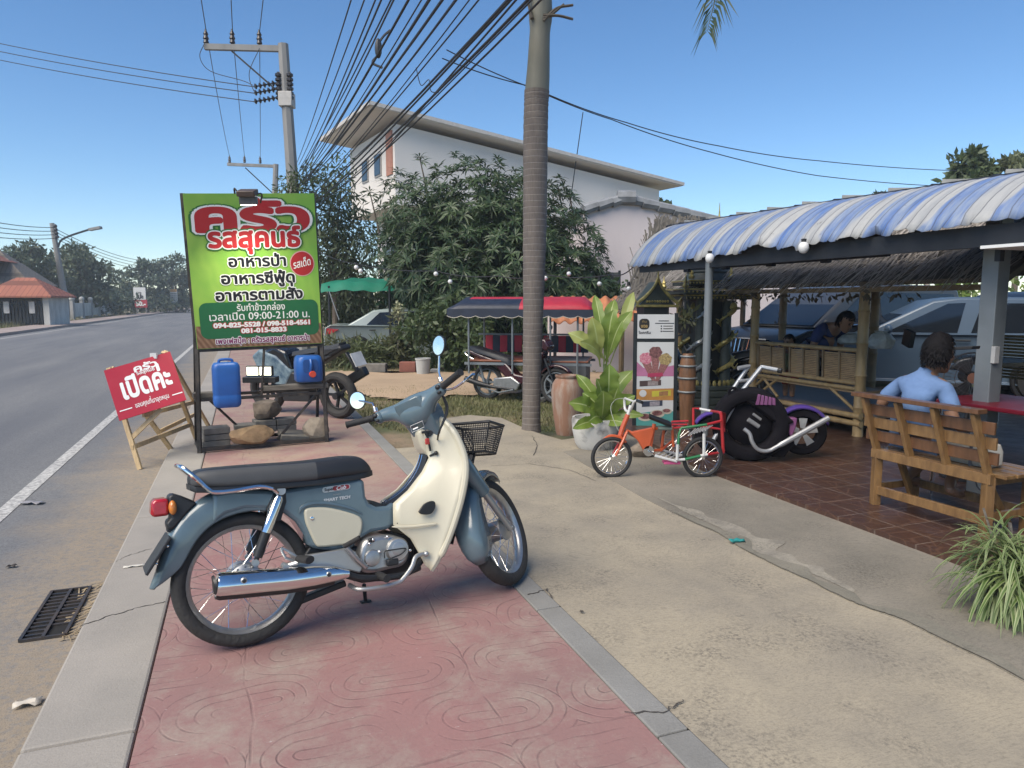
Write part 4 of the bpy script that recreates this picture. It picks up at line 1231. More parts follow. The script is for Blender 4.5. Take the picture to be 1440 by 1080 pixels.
# shock tower recess (black) and shock absorber
sh = bps([(388, 688), (402, 691), (403, 706), (395, 733), (381, 733), (374, 716)], -0.08)
body_prism('shock_recess', sh, 0.0785, BLKP, bike, 0.003)
for sy in (-1, 1):
 a, b = bp(395, 690, -0.10), bp(360, 792, -0.10)
 A, B = Vector((a[0], sy * 0.098, a[1])), Vector((b[0], sy * 0.085, b[1]))
 mb = MB(); mb.tube([A.lerp(B, 0.07), A.lerp(B, 0.12), A.lerp(B, 0.58)], [0.016, 0.024, 0.024], 14); mb.build('shock_absorber', CHROME, bike)
 mb = MB(); mb.tube([A.lerp(B, 0.58), A.lerp(B, 0.92)], 0.021, 14); mb.tube([A.lerp(B, 0.9), B], 0.011, 8); mb.build('shock_spring_cover', BLKP, bike)
 mb = MB(); mb.lathe([(0.0, -0.012), (0.019, -0.012), (0.019, 0.012), (0.0, 0.012)], 14, Matrix.Translation(A) @ Matrix.Rotation(PI / 2, 4, 'X')); mb.lathe([(0.0, -0.012), (0.015, -0.012), (0.015, 0.012), (0.0, 0.012)], 14, Matrix.Translation(B) @ Matrix.Rotation(PI / 2, 4, 'X')); mb.build('shock_mount', ALU, bike)
# seat
topl = [(264, 672), (272, 659), (300, 656), (360, 651), (400, 649), (440, 645.5), (470, 641), (490, 639), (505, 640), (515, 647), (522, 658)]
botl = [(265, 684), (272, 687), (300, 687), (360, 683), (400, 680.5), (440, 677), (470, 673), (490, 670.5), (505, 668), (513, 666), (521, 664)]
rings = []
for k, (tp, bt) in enumerate(zip(topl, botl)):
 xt, zt_ = bp(*tp, 0.06); xb, zb = bp(*bt, -0.105)
 w = [0.075, 0.10, 0.112, 0.118, 0.118, 0.115, 0.105, 0.09, 0.08, 0.068, 0.045][k]
 x = (xt + xb) / 2
 h = zt_ - zb
 sec = []
 for (yy, zz) in ((-1, 0), (-1.02, 0.35), (-0.97, 0.72), (-0.82, 0.93), (-0.45, 0.99), (0, 1.0), (0.45, 0.99), (0.82, 0.93), (0.97, 0.72), (1.02, 0.35), (1, 0), (0.5, -0.02), (-0.5, -0.02)):
  sec.append(Vector((x, yy * w, zb + zz * h)))
 rings.append(sec)
mb = MB()
mb.rings(rings)
split_x = bp(428, 676, -0.11)[0]
nf = 13
mb.m = []
for i, f in enumerate(mb.f):
 seg, j = divmod(i, nf)
 mb.m.append(1 if seg < {0: 5, 1: 5, 2: 5, 7: 5, 8: 5, 9: 5}.get(j, 0) else 0)
mb.build('seat', [VINYL, GVINYL], bike, smooth=70, sub=2)
mb = MB()
rings2 = [[Vector((p.x, p.y * 0.94, p.z - 0.004)) if p.z < r[0].z + 0.002 else Vector((p.x, p.y * 0.94, r[0].z + 0.004)) for p in r] for r in rings]
rings2 = [[Vector((p.x, p.y, p.z - (0.016 if k < 2 or k in (10, 11, 12) else 0))) for k, p in enumerate(r)] for r in rings2]
mb.rings(rings2); mb.build('seat_base', BLKP, bike)
# chrome grab rail looping behind the seat
rail = [bp(391, 693, -0.115), bp(382, 687, -0.12), bp(364, 684.5, -0.125), bp(330, 690, -0.125), bp(303, 692, -0.12), bp(292, 688, -0.12), bp(275, 672, -0.11), bp(257, 658, -0.09)]
ys = [-0.105, -0.12, -0.125, -0.13, -0.13, -0.128, -0.118, -0.09]
P = [Vector((a, y, b)) for (a, b), y in zip(rail, ys)]
tip = P[-1]
P += [Vector((tip.x - 0.012, -0.05, tip.z + 0.006)), Vector((tip.x - 0.014, 0, tip.z + 0.008)), Vector((tip.x - 0.012, 0.05, tip.z + 0.006))] + [Vector((p.x, -p.y, p.z)) for p in reversed(P)]
mb = MB(); mb.tube(smooth_path(P, 5), 0.0095, 10); mb.build('grab_rail', CHROME, bike)
# tail lamp, indicators, number plate
hx_, hz_ = bp(255, 712, -0.02)
body_prism('tail_housing', bps([(236, 698), (242, 694), (256, 698), (276, 706), (262, 722), (245, 742), (235, 746), (233, 735), (240, 728), (236, 722)], -0.03), 0.055, BLKP, bike, 0.012)
body_prism('tail_lamp', bps([(212, 706), (217, 702), (236, 700), (237, 724), (214, 727), (211, 722)], -0.02), 0.058, pm('red_lens', (0.42, 0.012, 0.022), 0.15, var=0.3, scale=60, coat=0.5), bike, 0.012)
AMB = pm('amber_lens', (0.62, 0.20, 0.03), 0.15, var=0.3, scale=60, coat=0.5)
for sy in (-1, 1):
 a = bp(243, 714, -0.07)
 mb = MB(); mb.ball((a[0], sy * 0.062, a[1]), (0.016, 0.022, 0.030), 14, 10); mb.build('indicator', AMB, bike)
pa, pb_ = bp(237, 752, 0), bp(204, 804, 0)
mb = MB(); mb.bar(Vector((pa[0], 0, pa[1])), Vector((pb_[0], 0, pb_[1])), 0.012, 0.20, up=(0, 1, 0))
mb.xf(Matrix.Identity(4)); mb.build('number_plate', BLKP, bike, smooth=0, bevel=0.003)
mb = MB(); d = Vector((pb_[0] - pa[0], 0, pb_[1] - pa[1]))
for k in (0.25, 0.72):
 q = Vector((pa[0], -0.05, pa[1])) + d * k; mb.ball(q + Vector((0.012, -0.04, 0)), 0.006, 8, 6)
mb.build('plate_bolts', CHROME, bike)
mb = MB(); q = bp(232, 775, 0); mb.bar((q[0] - 0.01, 0, q[1]), (q[0] + 0.06, 0, q[1] - 0.01), 0.05, 0.03); q = bp(236, 742, 0); mb.box((q[0] + 0.02, 0, q[1]), (0.05, 0.07, 0.03)); mb.build('plate_bracket', BLKP, bike, smooth=0)
# engine, chain case, pegs
def side_disc(mb, px, py, r, y0, y1, off, n=28):
 a = bp(px, py, off)
 Mx = Matrix.Translation((a[0], 0, a[1])) @ Matrix.Rotation(PI / 2, 4, 'X')
 mb.lathe([(0.0, -y1), (r * 0.55, -y1), (r * 0.86, -(y1 - 0.003)), (r, -(y1 - 0.014)), (r, -y0), (0, -y0)][::-1] if False else [(0.0, -y0), (r, -y0), (r, -(y1 + 0.014)), (r * 0.88, -(y1 + 0.003)), (r * 0.6, -y1), (0.0, -y1)], n, Mx)
case = smooth_path([Vector((a, 0, b)) for a, b in bps([(507, 779), (513, 762), (528, 755), (548, 753), (566, 757), (577, 770), (575, 787), (566, 797), (550, 801), (530, 806), (514, 806), (506, 796), (507, 779)], -0.12)], 4)[:-1]
CASE = [(p.x, p.z) for p in case]
body_prism('engine_case', CASE, 0.115, ALU, bike, 0.02, y0=0.0)
mb = MB(); side_disc(mb, 560, 773, 0.056, 0.0, -0.135, -0.13)
q = mb.build('clutch_cover', ALU, bike)
mb = MB(); side_disc(mb, 560, 772, 0.036, -0.10, -0.1385, -0.13); mb.build('cover_disc', SILV, q)
mb = MB(); side_disc(mb, 524, 785, 0.040, 0.0, -0.128, -0.12); mb.build('engine_boss', ALU, bike)
mb = MB(); pts = [bp(x, y, -0.14) for x, y in ((541, 785), (541, 776), (548, 774), (569, 771), (570, 774), (563, 780), (551, 785))]
mb.tube(smooth_path([Vector((a, -0.139, b)) for a, b in pts], 4), 0.0028, 6); mb.build('engine_trim_line', BLKP, q)
mb = MB()
for (x, y) in ((525, 759), (520, 765), (534, 776), (516, 797), (577, 774), (545, 755)):
 a = bp(x, y, -0.12); mb.ball((a[0], -0.118, a[1]), 0.008, 8, 6)
mb.build('engine_bolts', CHROME, bike)
mb = MB(); a = bp(551, 790, -0.12); mb.box((a[0], -0.115, a[1]), (0.055, 0.05, 0.03)); a = bp(523, 760, -0.12); mb.box((a[0], -0.112, a[1]), (0.03, 0.02, 0.02)); mb.build('engine_fittings', BLKP, bike, bevel=0.006)
# cylinder going forward under the shield, and black under-frame
a, b = bp(575, 775, 0), bp(640, 745, 0)
mb = MB()
for k in range(9):
 p = Vector((a[0], 0, a[1])).lerp(Vector((b[0], 0, b[1])), k / 9.0)
 mb.box(p, (0.006, 0.12, 0.11), (0, R(20), 0))
mb.box(Vector((a[0], 0, a[1])).lerp(Vector((b[0], 0, b[1])), 0.4), (0.14, 0.09, 0.085), (0, R(20), 0))
mb.build('cylinder', pm('dark_cylinder', (0.05, 0.05, 0.05), 0.5, 0.5), bike, smooth=0)
dk = bps([(432, 766), (470, 772), (500, 766), (520, 752), (545, 746), (570, 752), (585, 775), (588, 800), (560, 812), (505, 818), (440, 800), (420, 785)], 0)
body_prism('frame', dk, 0.05, BLKP, bike, 0.01)
# silver swing arm / bracket
arm = bps([(395, 806), (402, 797), (420, 790), (432, 781), (470, 775), (490, 771), (500, 776), (512, 796), (506, 806), (490, 802), (430, 797), (410, 806)], -0.13)
body_prism('peg_bracket', arm, 0.018, SILV, bike, 0.006, y0=-0.115)
mb = MB(); pts = bps([(396, 771), (403, 774), (424, 787), (420, 791), (402, 785), (397, 776), (396, 771)], -0.135)
mb.tube([Vector((a, -0.128, b)) for a, b in pts], 0.006, 7); mb.build('bracket_loop', SILV, bike)
mb = MB(); a = bp(402, 797, -0.14); mb.tube([(a[0], -0.10, a[1]), (a[0], -0.15, a[1])], 0.014, 12); a2 = bp(420, 791, -0.16); mb.tube([(a[0], -0.13, a[1]), (a2[0], -0.15, a2[1])], 0.011, 8); mb.build('peg_mount', ALU, bike)
mb = MB(); a = bp(428, 788, -0.2); mb.tube([(a[0] - 0.01, -0.145, a[1] + 0.002), (a[0] + 0.015, -0.235, a[1] + 0.004)], [0.021, 0.024], 12, squash=0.75); mb.build('passenger_peg', RUB, bike, bevel=0.005)
# kick lever, brake pedal arm
mb = MB(); mb.tube([Vector((a, y, b)) for (a, b), y in zip(bps([(484, 766), (492, 775), (503, 788), (515, 798)], -0.15), (-0.15, -0.15, -0.148, -0.135))], [0.009, 0.011, 0.012, 0.014], 9); mb.build('kick_lever', ALU, bike)
mb = MB(); mb.tube([Vector((a, y, b)) for (a, b), y in zip(bps([(486, 769), (503, 755)], -0.17), (-0.15, -0.20))], 0.011, 10); mb.build('kick_pedal', RUB, bike)
mb = MB(); P = [Vector((a, y, b)) for (a, b), y in zip(bps([(497, 826), (505, 829), (530, 826), (558, 819), (567, 812), (578, 797), (585, 783), (598, 779)], -0.16), (-0.10, -0.15, -0.17, -0.17, -0.17, -0.17, -0.16, -0.15))]
mb.tube(smooth_path(P, 5), 0.0105, 10); a = bp(600, 779, -0.16); mb.ball((a[0], -0.155, a[1]), 0.014, 12, 8); mb.build('footrest_bar', SILV, bike)
mb = MB(); a = bp(540, 812, -0.2); mb.tube([(a[0] - 0.0, -0.12, a[1]), (a[0], -0.24, a[1])], 0.017, 10); mb.build('rider_peg', RUB, bike)
# exhaust
ex = [bp(x, y, -0.155) for x, y in ((304, 822), (309, 822), (340, 819.5), (400, 814.5), (440, 809.5), (468, 806.5), (489, 806))]
rad = [0.046, 0.050, 0.050, 0.049, 0.046, 0.036, 0.018]
mb = MB(); mb.tube([Vector((a, -0.165, b)) for a, b in ex], rad, 28, squash=1.0); mb.build('muffler', CHROME, bike, smooth=60)
mb = MB(); A = Vector((ex[0][0] + 0.003, -0.165, ex[0][1])); mb.tube([A + Vector((0.0, 0, 0)), A + Vector((-0.012, 0, -0.003)), A + Vector((-0.016, 0, -0.003))], [0.043, 0.040, 0.030], 22); mb.build('muffler_end_cap', BLKP, bike)
mb = MB(); mb.tube([Vector((a, -0.155, b - 0.014)) for a, b in ex[:-1]], [r * 0.98 for r in rad[:-1]], 20); mb.build('muffler_underside', BLKP, bike)
for px, py in ((343, 816.5), (463, 808.5)):
 a = bp(px, py, -0.21); mb = MB(); Mx = Matrix.Translation((a[0], -0.2105 if px < 400 else -0.2, a[1])) @ Matrix.Rotation(PI / 2, 4, 'X') @ Matrix.Rotation(0, 4, 'X')
 mb.lathe([(0, -0.003), (0.013, -0.003), (0.013, 0.002), (0.009, 0.006), (0, 0.006)], 16, Mx); q = mb.build('muffler_boss', SILV, bike)
 mb = MB(); mb.lathe([(0, 0.004), (0.008, 0.004), (0.008, 0.008), (0, 0.009)], 12, Mx); mb.build('bolt', pm('dark_bolt', (0.08, 0.08, 0.08), 0.4, 0.8), q)
mb = MB(); P = [Vector((a, y, b)) for (a, b), y in zip(bps([(484, 806), (505, 812), (545, 812), (575, 806), (600, 786), (615, 765)], -0.14), (-0.16, -0.15, -0.14, -0.13, -0.10, -0.05))]
mb.tube(smooth_path(P, 5), 0.015, 10); mb.build('exhaust_pipe', BLKP, bike)
mb = MB(); a, b = bp(425, 848, 0.0), bp(490, 822, 0.0); mb.bar((a[0], 0.06, a[1]), (b[0], 0.06, b[1]), 0.05, 0.03); mb.build('chain_guard', BLKP, bike, bevel=0.006)
# side stand on the far side, reaching the ground
mb = MB()
inv = BIKE_M.inverted()
foot = inv @ (G(514, 846) )
top_ = bp(511, 822, 0.1)
mb.tube([Vector((top_[0], 0.09, top_[1])), foot], [0.010, 0.009], 8); mb.box(foot, (0.05, 0.03, 0.012)); mb.build('side_stand', BLKP, bike)
# drum brake side plate at the rear hub
mb = MB(); Mx = Matrix.Translation(RAX) @ Matrix.Rotation(PI / 2, 4, 'X')
mb.lathe([(0.0, 0.075), (0.03, 0.075), (0.055, 0.068), (0.068, 0.06), (0.072, 0.05)], 26, Mx)
for k in range(12):
 p = Mx @ Vector((0.060 * math.cos(k * PI / 6), 0.060 * math.sin(k * PI / 6), 0.066)); mb.ball(p, 0.005, 6, 4)
mb.tube([RAX + Vector((0, -0.09, 0)), RAX + Vector((0, 0.09, 0))], 0.011, 10); mb.build('drum_plate', ALU, bike)
mb = MB(); mb.bar(RAX + Vector((0, -0.08, 0)), Vector((bp(500, 800, -0.08)[0], -0.08, bp(500, 800, -0.08)[1])), 0.02, 0.035); mb.build('swing_arm', BLKP, bike, bevel=0.004)
# leg shield: two flared wings either side of the spine, built as one loft each
rows = [((619, 588), (587, 607), 0.075, 0.045), ((630, 598), (592, 620), 0.115, 0.05), ((641, 613), (598, 632), 0.15, 0.05), ((651, 637), (603, 644), 0.175, 0.055), ((654.5, 660), (593, 664), 0.19, 0.06),
  ((650, 693), (573, 690), 0.195, 0.07), ((640.5, 728), (552.5, 708), 0.19, 0.085), ((629, 760), (553, 738), 0.18, 0.10), ((620, 780), (577, 757), 0.17, 0.11), ((613, 793), (589, 778), 0.16, 0.125), ((606, 803), (597, 794), 0.155, 0.14)]
def wing(side):
 rings = []
 for (po, pi_, yo, yi) in rows:
  xo, zo = bp(*po, -yo); xi, zi = bp(*pi_, -yi)
  ring = []
  for k in range(9):
   t_ = k / 8
   y = yo + (yi - yo) * t_
   bulge = 0.012 * math.sin(PI * min(1, t_ * 1.6)) * (-1 if t_ < 0.62 else 0)
   x = xo + (xi - xo) * t_ ** 1.15
   z = zo + (zi - zo) * t_
   ring.append(Vector((x - bulge * 0.3, side * (y + bulge * 0.35), z)))
  rings.append(ring)
 mb = MB(); mb.rings(rings, closed_ring=False, caps=False)
 edge = [r[0] for r in rings]
 return mb, edge
for side in (-1, 1):
 mb, edge = wing(side)
 ls = mb.build('leg_shield', CREAMP, bike, smooth=55, solid=0.006)
 mb = MB(); mb.tube(smooth_path([e + Vector((0.006, -side * 0.012, 0)) for e in edge], 3), [0.010] + [0.019] * 24 + [0.012] * 6, 10); mb.build('shield_edge', CREAMP, ls)
 mb = MB(); mb.tube(smooth_path([Vector((a, side * y, b)) for (a, b), y in zip(bps([(555, 742), (580, 741), (600, 738), (614, 736)], -0.155), (0.118, 0.142, 0.158, 0.168))], 4), [0.002] + [0.006] * 11 + [0.001], 6); mb.build('shield_crease', CREAMP, ls)
 if side < 0:
  hole = smooth_path([Vector((a, 0, b)) for a, b in bps([(590, 720), (598, 709), (609, 704.5), (613, 708), (612, 716), (606, 723), (594, 723.5), (590, 720)], -0.17)], 3)[:-1]
  a = (0, 0)
  mb = MB();
  HO = [(p.x, p.z) for p in hole]
  mb.prism(HO, -0.166, -0.150); mb.build('air_opening_shade', BLKP, ls, smooth=0, bevel=0.002)  # raised dark patch; the shade inside the hole is its colour
# crease line low on the shield and the centre section of the shield facing the rider
mid_up = [(587, 607), (592, 620), (598, 632)]
mb = MB()
neck = []
for (px, py), y in zip(((618, 588), (587, 607), (596, 633), (618, 640)), (0, 0, 0, 0)):
 pass
col = [Vector((a, 0, b)) for a, b in bps([(619, 586), (584, 606), (590, 628), (602, 645), (640, 668), (652, 640), (638, 606)], -0.03)]
mb.prism([(p.x, p.z) for p in col], -0.058, 0.058); mb.build('steering_cover', CREAMP, bike, bevel=0.02, seg=3)
# black spine trim with bright strips
sp = smooth_path([Vector((a, 0, b)) for a, b in bps([(601, 630), (598, 648), (590, 668), (575, 690), (556, 706), (538, 714), (518, 709)], 0)], 5)
mb = MB()
rings = []
for i, p in enumerate(sp):
 t_ = (sp[min(i + 1, len(sp) - 1)] - sp[max(i - 1, 0)]).normalized()
 nrm = Vector((-t_.z, 0, t_.x))
 if nrm.x > 0: nrm = -nrm
 w = 0.045
 rings.append([p + Vector((0, -w, 0)) - nrm * 0.02, p + Vector((0, -w, 0)) + nrm * 0.016, p + Vector((0, -w * 0.6, 0)) + nrm * 0.024, p + Vector((0, w * 0.6, 0)) + nrm * 0.024, p + Vector((0, w, 0)) + nrm * 0.016, p + Vector((0, w, 0)) - nrm * 0.02])
mb.rings(rings); spn = mb.build('spine_cover', BLKP, bike, smooth=40)
for yy in (-0.018, 0.012):
 mb = MB(); mb.tube([r[2].lerp(r[3], (yy + 0.027) / 0.054) + (r[2] - r[1]) * 0.35 for r in rings[3:-4]], 0.0035, 6); mb.build('spine_strip', CHROME, spn)
# floor tunnel under the spine so the body joins the shield
tun = bps([(556, 708), (575, 690), (592, 666), (604, 648), (630, 650), (628, 700), (600, 745), (556, 742)], 0)
body_prism('tunnel', tun, 0.062, CREAMP, bike, 0.012)
mb = MB(); mb.tube([Vector((a, -0.075, b)) for a, b in bps([(556, 708), (557, 722), (558, 735)], -0.1)], 0.0025, 6); a = bp(558.5, 736, -0.1); mb.ball((a[0], -0.1, a[1]), 0.008, 8, 6); mb.build('cable_stay', BLKP, bike)
# ignition lock, key with red tag, bag hook
a = bp(606, 608, -0.07)
mb = MB(); mb.lathe([(0.0, -0.01), (0.022, -0.01), (0.022, 0.01), (0.015, 0.014), (0, 0.014)], 16, Matrix.Translation((a[0] - 0.008, -0.062, a[1])) @ Matrix.Rotation(R(75), 4, 'X') @ Matrix.Rotation(R(-30), 4, 'Y')); mb.build('ignition_lock', BLKP, bike)
mb = MB(); mb.box((a[0] - 0.03, -0.078, a[1] + 0.004), (0.045, 0.010, 0.012)); mb.build('key', BLKP, bike, bevel=0.003)
mb = MB(); mb.tube(smooth_path([(a[0] - 0.03, -0.08, a[1]), (a[0] - 0.022, -0.082, a[1] - 0.04), (a[0] - 0.015, -0.08, a[1] - 0.09)], 4), 0.006, 6); mb.build('key_strap', BLKP, bike)
mb = MB(); mb.box((a[0] - 0.030, -0.086, a[1] - 0.042), (0.022, 0.012, 0.03)); mb.build('key_tag', pm('red_tag', (0.5, 0.05, 0.04), 0.5), bike, bevel=0.004)
mb = MB(); q = bp(612, 637, -0.08); mb.tube([(q[0] - 0.02, -0.06, q[1] - 0.012), (q[0], -0.09, q[1])], 0.006, 8); mb.ball((q[0], -0.09, q[1]), 0.011, 8, 6); mb.build('bag_hook', BLKP, bike)
# badges on the side under the seat
def side_frame(px, py, y, px2, py2):
 a = Vector((bp(px, py, y)[0], y, bp(px, py, y)[1])); b = Vector((bp(px2, py2, y)[0], y, bp(px2, py2, y)[1]))
 ex_ = (b - a).normalized(); ez_ = Vector((-ex_.z, 0, ex_.x))
 return lambda u, v, d: a + ex_ * u + ez_ * v + Vector((0, -d, 0))
fr = side_frame(473, 686.5, -0.076, 490, 684)
L_, h_ = 0.066, 0.0125
def pill(fr, x0, x1, h, d0, d1, n=8):
 pts = [(x1 + h * math.cos(a), h * math.sin(a)) for a in [(-PI / 2 + PI * i / n) for i in range(n + 1)]] + [(x0 + h * math.cos(a), h * math.sin(a)) for a in [(PI / 2 + PI * i / n) for i in range(n + 1)]]
 mb = MB(); mb.prism(pts, d0, d1, fr); return mb
bd = pill(fr, -0.052, 0.052, 0.0125, 0.0, 0.002).build('badge', pm('badge_silver', (0.6, 0.6, 0.58), 0.3, 0.4), bike, smooth=0)
pill(fr, -0.008, 0.050, 0.0100, 0.002, 0.0028).build('badge_red_field', pm('badge_red', (0.33, 0.02, 0.03), 0.3), bd, smooth=0)
mb = MB(); put_text(mb, 'Super', 0.019, lambda a, b, d: fr(a - 0.034, b - 0.006, d), 0.0004, 0.3, lift=0.0032); mb.build('badge_lettering', LK, bd, smooth=0)
mb = MB(); put_text(mb, 'Cub', 0.025, lambda a, b, d: fr(a + 0.022, b - 0.008, d), 0.0006, 0.35, width=0.044, lift=0.0032); mb.build('badge_lettering', LWH, bd, smooth=0)
fr3 = side_frame(474, 696, -0.076, 491, 693.5)
mb = MB(); put_text(mb, 'HONDA', 0.009, lambda a, b, d: fr3(a, b + 0.0, d), 0.0002, lift=0.0012); mb.build('maker_lettering', SILV, bike, smooth=0)
fr4 = side_frame(474, 701.5, -0.076, 491, 699)
mb = MB(); put_text(mb, 'SMART TECH', 0.018, lambda a, b, d: fr4(a, b - 0.005, d), 0.0008, 0.15, width=0.122, lift=0.0012); mb.build('sticker_lettering', pm('sticker_white', (0.62, 0.64, 0.64), 0.4), bike, smooth=0)
# ------------------------------------------------ steered front end (built straight, turned about the raked steering axis)
CAST = R(26.5); STEER = R(40)
AX0 = Vector((1.372, 0, 0.0)); AXD = Vector((-math.sin(CAST), 0, math.cos(CAST)))
ST_M = Matrix.Translation(AX0) @ Matrix.Rotation(STEER, 4, AXD) @ Matrix.Translation(-AX0)
FAX = Vector((1.297, 0, 0.287))
spoked_wheel(bike, FAX, ST_M, w=0.040, hub_r=0.062, hub_w=0.11, name='front_wheel')
# fork: painted upper covers, grey lower tubes
for sy in (-1, 1):
 up = Vector((1.31 - 0.499 * 0.62, sy * 0.078, 0.66)); end = Vector((FAX.x + 0.015, sy * 0.078, FAX.z - 0.01))
 mid = up.lerp(end, 0.46)
 mb = MB(); mb.tube([up, up.lerp(mid, 0.3), mid], [0.042, 0.040, 0.034], 12, squash=1.25); mb.xf(ST_M); mb.build('fork_cover', BLUE, bike, smooth=50)
 mb = MB(); mb.tube([mid, end], [0.019, 0.017], 12); mb.xf(ST_M); mb.build('fork_leg', SILV, bike)
 mb = MB(); mb.tube([end + Vector((0, sy * 0.022, 0)), end - Vector((0, sy * 0.03, 0))], 0.012, 10); mb.xf(ST_M); mb.build('axle_nut', ALU, bike)
n = 18
ang = [R(208 - 150 * i / (n - 1)) for i in range(n)]
rin = [0.235, 0.205, 0.20, 0.20, 0.205, 0.21, 0.22, 0.235, 0.25, 0.262, 0.27, 0.275, 0.28, 0.284, 0.288, 0.292, 0.296, 0.302]
rout = [0.300, 0.318, 0.324] + [0.328] * 12 + [0.327, 0.322, 0.312]
hw = [0.036, 0.056, 0.064, 0.068, 0.069] + [0.069] * 8 + [0.068, 0.064, 0.058, 0.048, 0.034]
arc_shell(ang, rin, rout, hw, FAX, ST_M).build('front_fender', BLUE, bike, smooth=60, solid=0.004)
# handlebar cover and controls
HB = AX0 + AXD * 1.088 + Vector((-0.028, 0, 0))
secs = [(-0.205, 0.022, 0.020, -0.035, 0.012), (-0.185, 0.034, 0.034, -0.032, 0.010), (-0.13, 0.040, 0.036, -0.018, 0.006), (-0.09, 0.058, 0.054, -0.008, -0.012), (-0.06, 0.080, 0.080, 0.0, -0.030), (0, 0.094, 0.090, 0.004, -0.034)]
secs = secs + [(-a, b, c, d, e) for a, b, c, d, e in reversed(secs[:-1])]
mb = MB(); rings = []
for (y, rx, rz, dx, dz) in secs:
 rings.append([HB + Vector((dx + rx * math.cos(2 * PI * k / 20) * (1.0 if math.cos(2 * PI * k / 20) > 0 else 0.8), y, dz + rz * math.sin(2 * PI * k / 20))) for k in range(20)])
mb.rings(rings); mb.xf(ST_M); hcov = mb.build('handlebar_cover', BLUE, bike, smooth=60, sub=1)
mb = MB()
rings = []
for k, (u, wx, wy) in enumerate(((-0.215, 0.062, 0.070), (-0.12, 0.078, 0.078), (-0.05, 0.092, 0.088), (0.02, 0.085, 0.08))):
 c = HB + Vector((0.012, 0, 0)) + AXD * u
 rings.append([c + Vector((sx * wx, sy * wy, 0)) for sx, sy in ((-1, -0.75), (-0.8, -1), (0.8, -1), (1, -0.75), (1, 0.75), (0.8, 1), (-0.8, 1), (-1, 0.75))])
mb.rings(rings); mb.xf(ST_M); mb.build('handlebar_neck', BLUE, bike, smooth=45, bevel=0.008)
# label sticker outline on the neck
stc = HB + Vector((-0.073, -0.022, -0.125))
mb = MB(); q = [stc + Vector((0.004 * 0, sx * 0.036, sz * 0.016)) for sx, sz in ((-1, -1), (1, -1), (1, 1), (-1, 1))]
mb.tube(q, 0.0012, 4, closed=True); mb.box(stc + Vector((0, 0.012, -0.004)), (0.001, 0.03, 0.006)); mb.xf(ST_M); mb.build('caution_sticker', LWH, bike)
# headlamp in the nose of the cover
mb = MB(); mb.lathe([(0.0, 0.02), (0.05, 0.014), (0.07, 0.0), (0.075, -0.03)], 22, Matrix.Translation(HB + Vector((0.095, 0, -0.03))) @ Matrix.Rotation(R(95), 4, 'Y')); mb.xf(ST_M); mb.build('headlamp', pm('lamp_glass', (0.6, 0.62, 0.62), 0.08, 0.3), bike)
MIR = pm('mirror_glass', (0.9, 0.92, 0.95), 0.02, 1.0, var=0.01)
for sy in (-1, 1):
 g0 = HB + Vector((-0.052, sy * 0.20, 0.010)); g1 = HB + Vector((-0.105, sy * 0.345, 0.022))
 mb = MB(); mb.tube([g0.lerp(g1, 0.08), g0.lerp(g1, 0.12), g0.lerp(g1, 0.95), g1], [0.019, 0.0165, 0.0165, 0.019], 14); mb.xf(ST_M); mb.build('grip', RUB, bike)
 mb = MB(); mb.ball(g0 + Vector((0.008, -sy * 0.012, -0.006)), (0.03, 0.026, 0.032), 14, 8); mb.xf(ST_M); sw = mb.build('switch_housing', BLUE, bike)
 mb = MB(); mb.ball(g0 + Vector((-0.022, -sy * 0.010, 0.002)), (0.010, 0.014, 0.012), 10, 6); mb.ball(g0 + Vector((-0.018, -sy * 0.012, -0.024)), (0.010, 0.012, 0.008), 8, 6); mb.xf(ST_M); mb.build('switch_buttons', BLKP, sw)
 if sy < 0:
  P = [g0 + Vector((0.03, 0.01, -0.01)), g0 + Vector((0.062, -0.03, -0.012)), g0 + Vector((0.06, -0.09, -0.004)), g0 + Vector((0.034, -0.165, 0.004))]
  mb = MB(); mb.tube(smooth_path(P, 5), [0.008] * 14 + [0.009, 0.010], 8, squash=0.7); mb.xf(ST_M); mb.build('brake_lever', CHROME, bike)
  mb = MB()
  for k in range(2): mb.tube(smooth_path([g0 + Vector((0.02, 0.02, -0.02)), g0 + Vector((0.05, 0.03 + 0.01 * k, -0.10)), g0 + Vector((0.03, 0.10, -0.19)), HB + Vector((0.03, -0.05, -0.2))], 5), 0.0045, 6)
  mb.xf(ST_M); mb.build('cables', BLKP, bike)
 base = g0 + Vector((0.01, 0, 0.03))
 head = base + (Vector((-0.01, -0.055, 0.165)) if sy < 0 else Vector((0.06, 0.125, 0.115)))
 knee = base + (Vector((-0.0, -0.004, 0.05)) if sy < 0 else Vector((0.012, 0.012, 0.05)))
 mb = MB(); mb.tube([base, base + Vector((0, 0, 0.02))], 0.012, 10); mb.tube([base, knee, head], [0.0055, 0.0055, 0.0045], 8); mb.xf(ST_M); mb.build('mirror_stem', CHROME, bike)
 nrm_w = (Vector((-0.30, -0.93, 0.11)) if sy > 0 else Vector((-0.72, -0.62, 0.12))).normalized()   # world direction of the glass
 nl = BIKE_M.to_3x3().inverted() @ nrm_w
 hc = ST_M @ head
 Mm = Matrix.Translation(hc) @ nl.to_track_quat('Z', 'Y').to_matrix().to_4x4()
 rr_ = 0.044 if sy > 0 else 0.047
 mb = MB(); mb.lathe([(0.0, -0.022), (rr_ * 0.6, -0.019), (rr_ * 0.96, -0.008), (rr_ + 0.003, 0.0), (rr_ + 0.003, 0.006), (rr_, 0.006)], 26, Mm); mh = mb.build('mirror_head', BLKP, bike)
 mb = MB(); mb.lathe([(0.0, 0.0085), (rr_ * 0.97, 0.0078), (rr_ * 0.97, 0.005)], 26, Mm); mb.build('mirror_glass', MIR, mh)
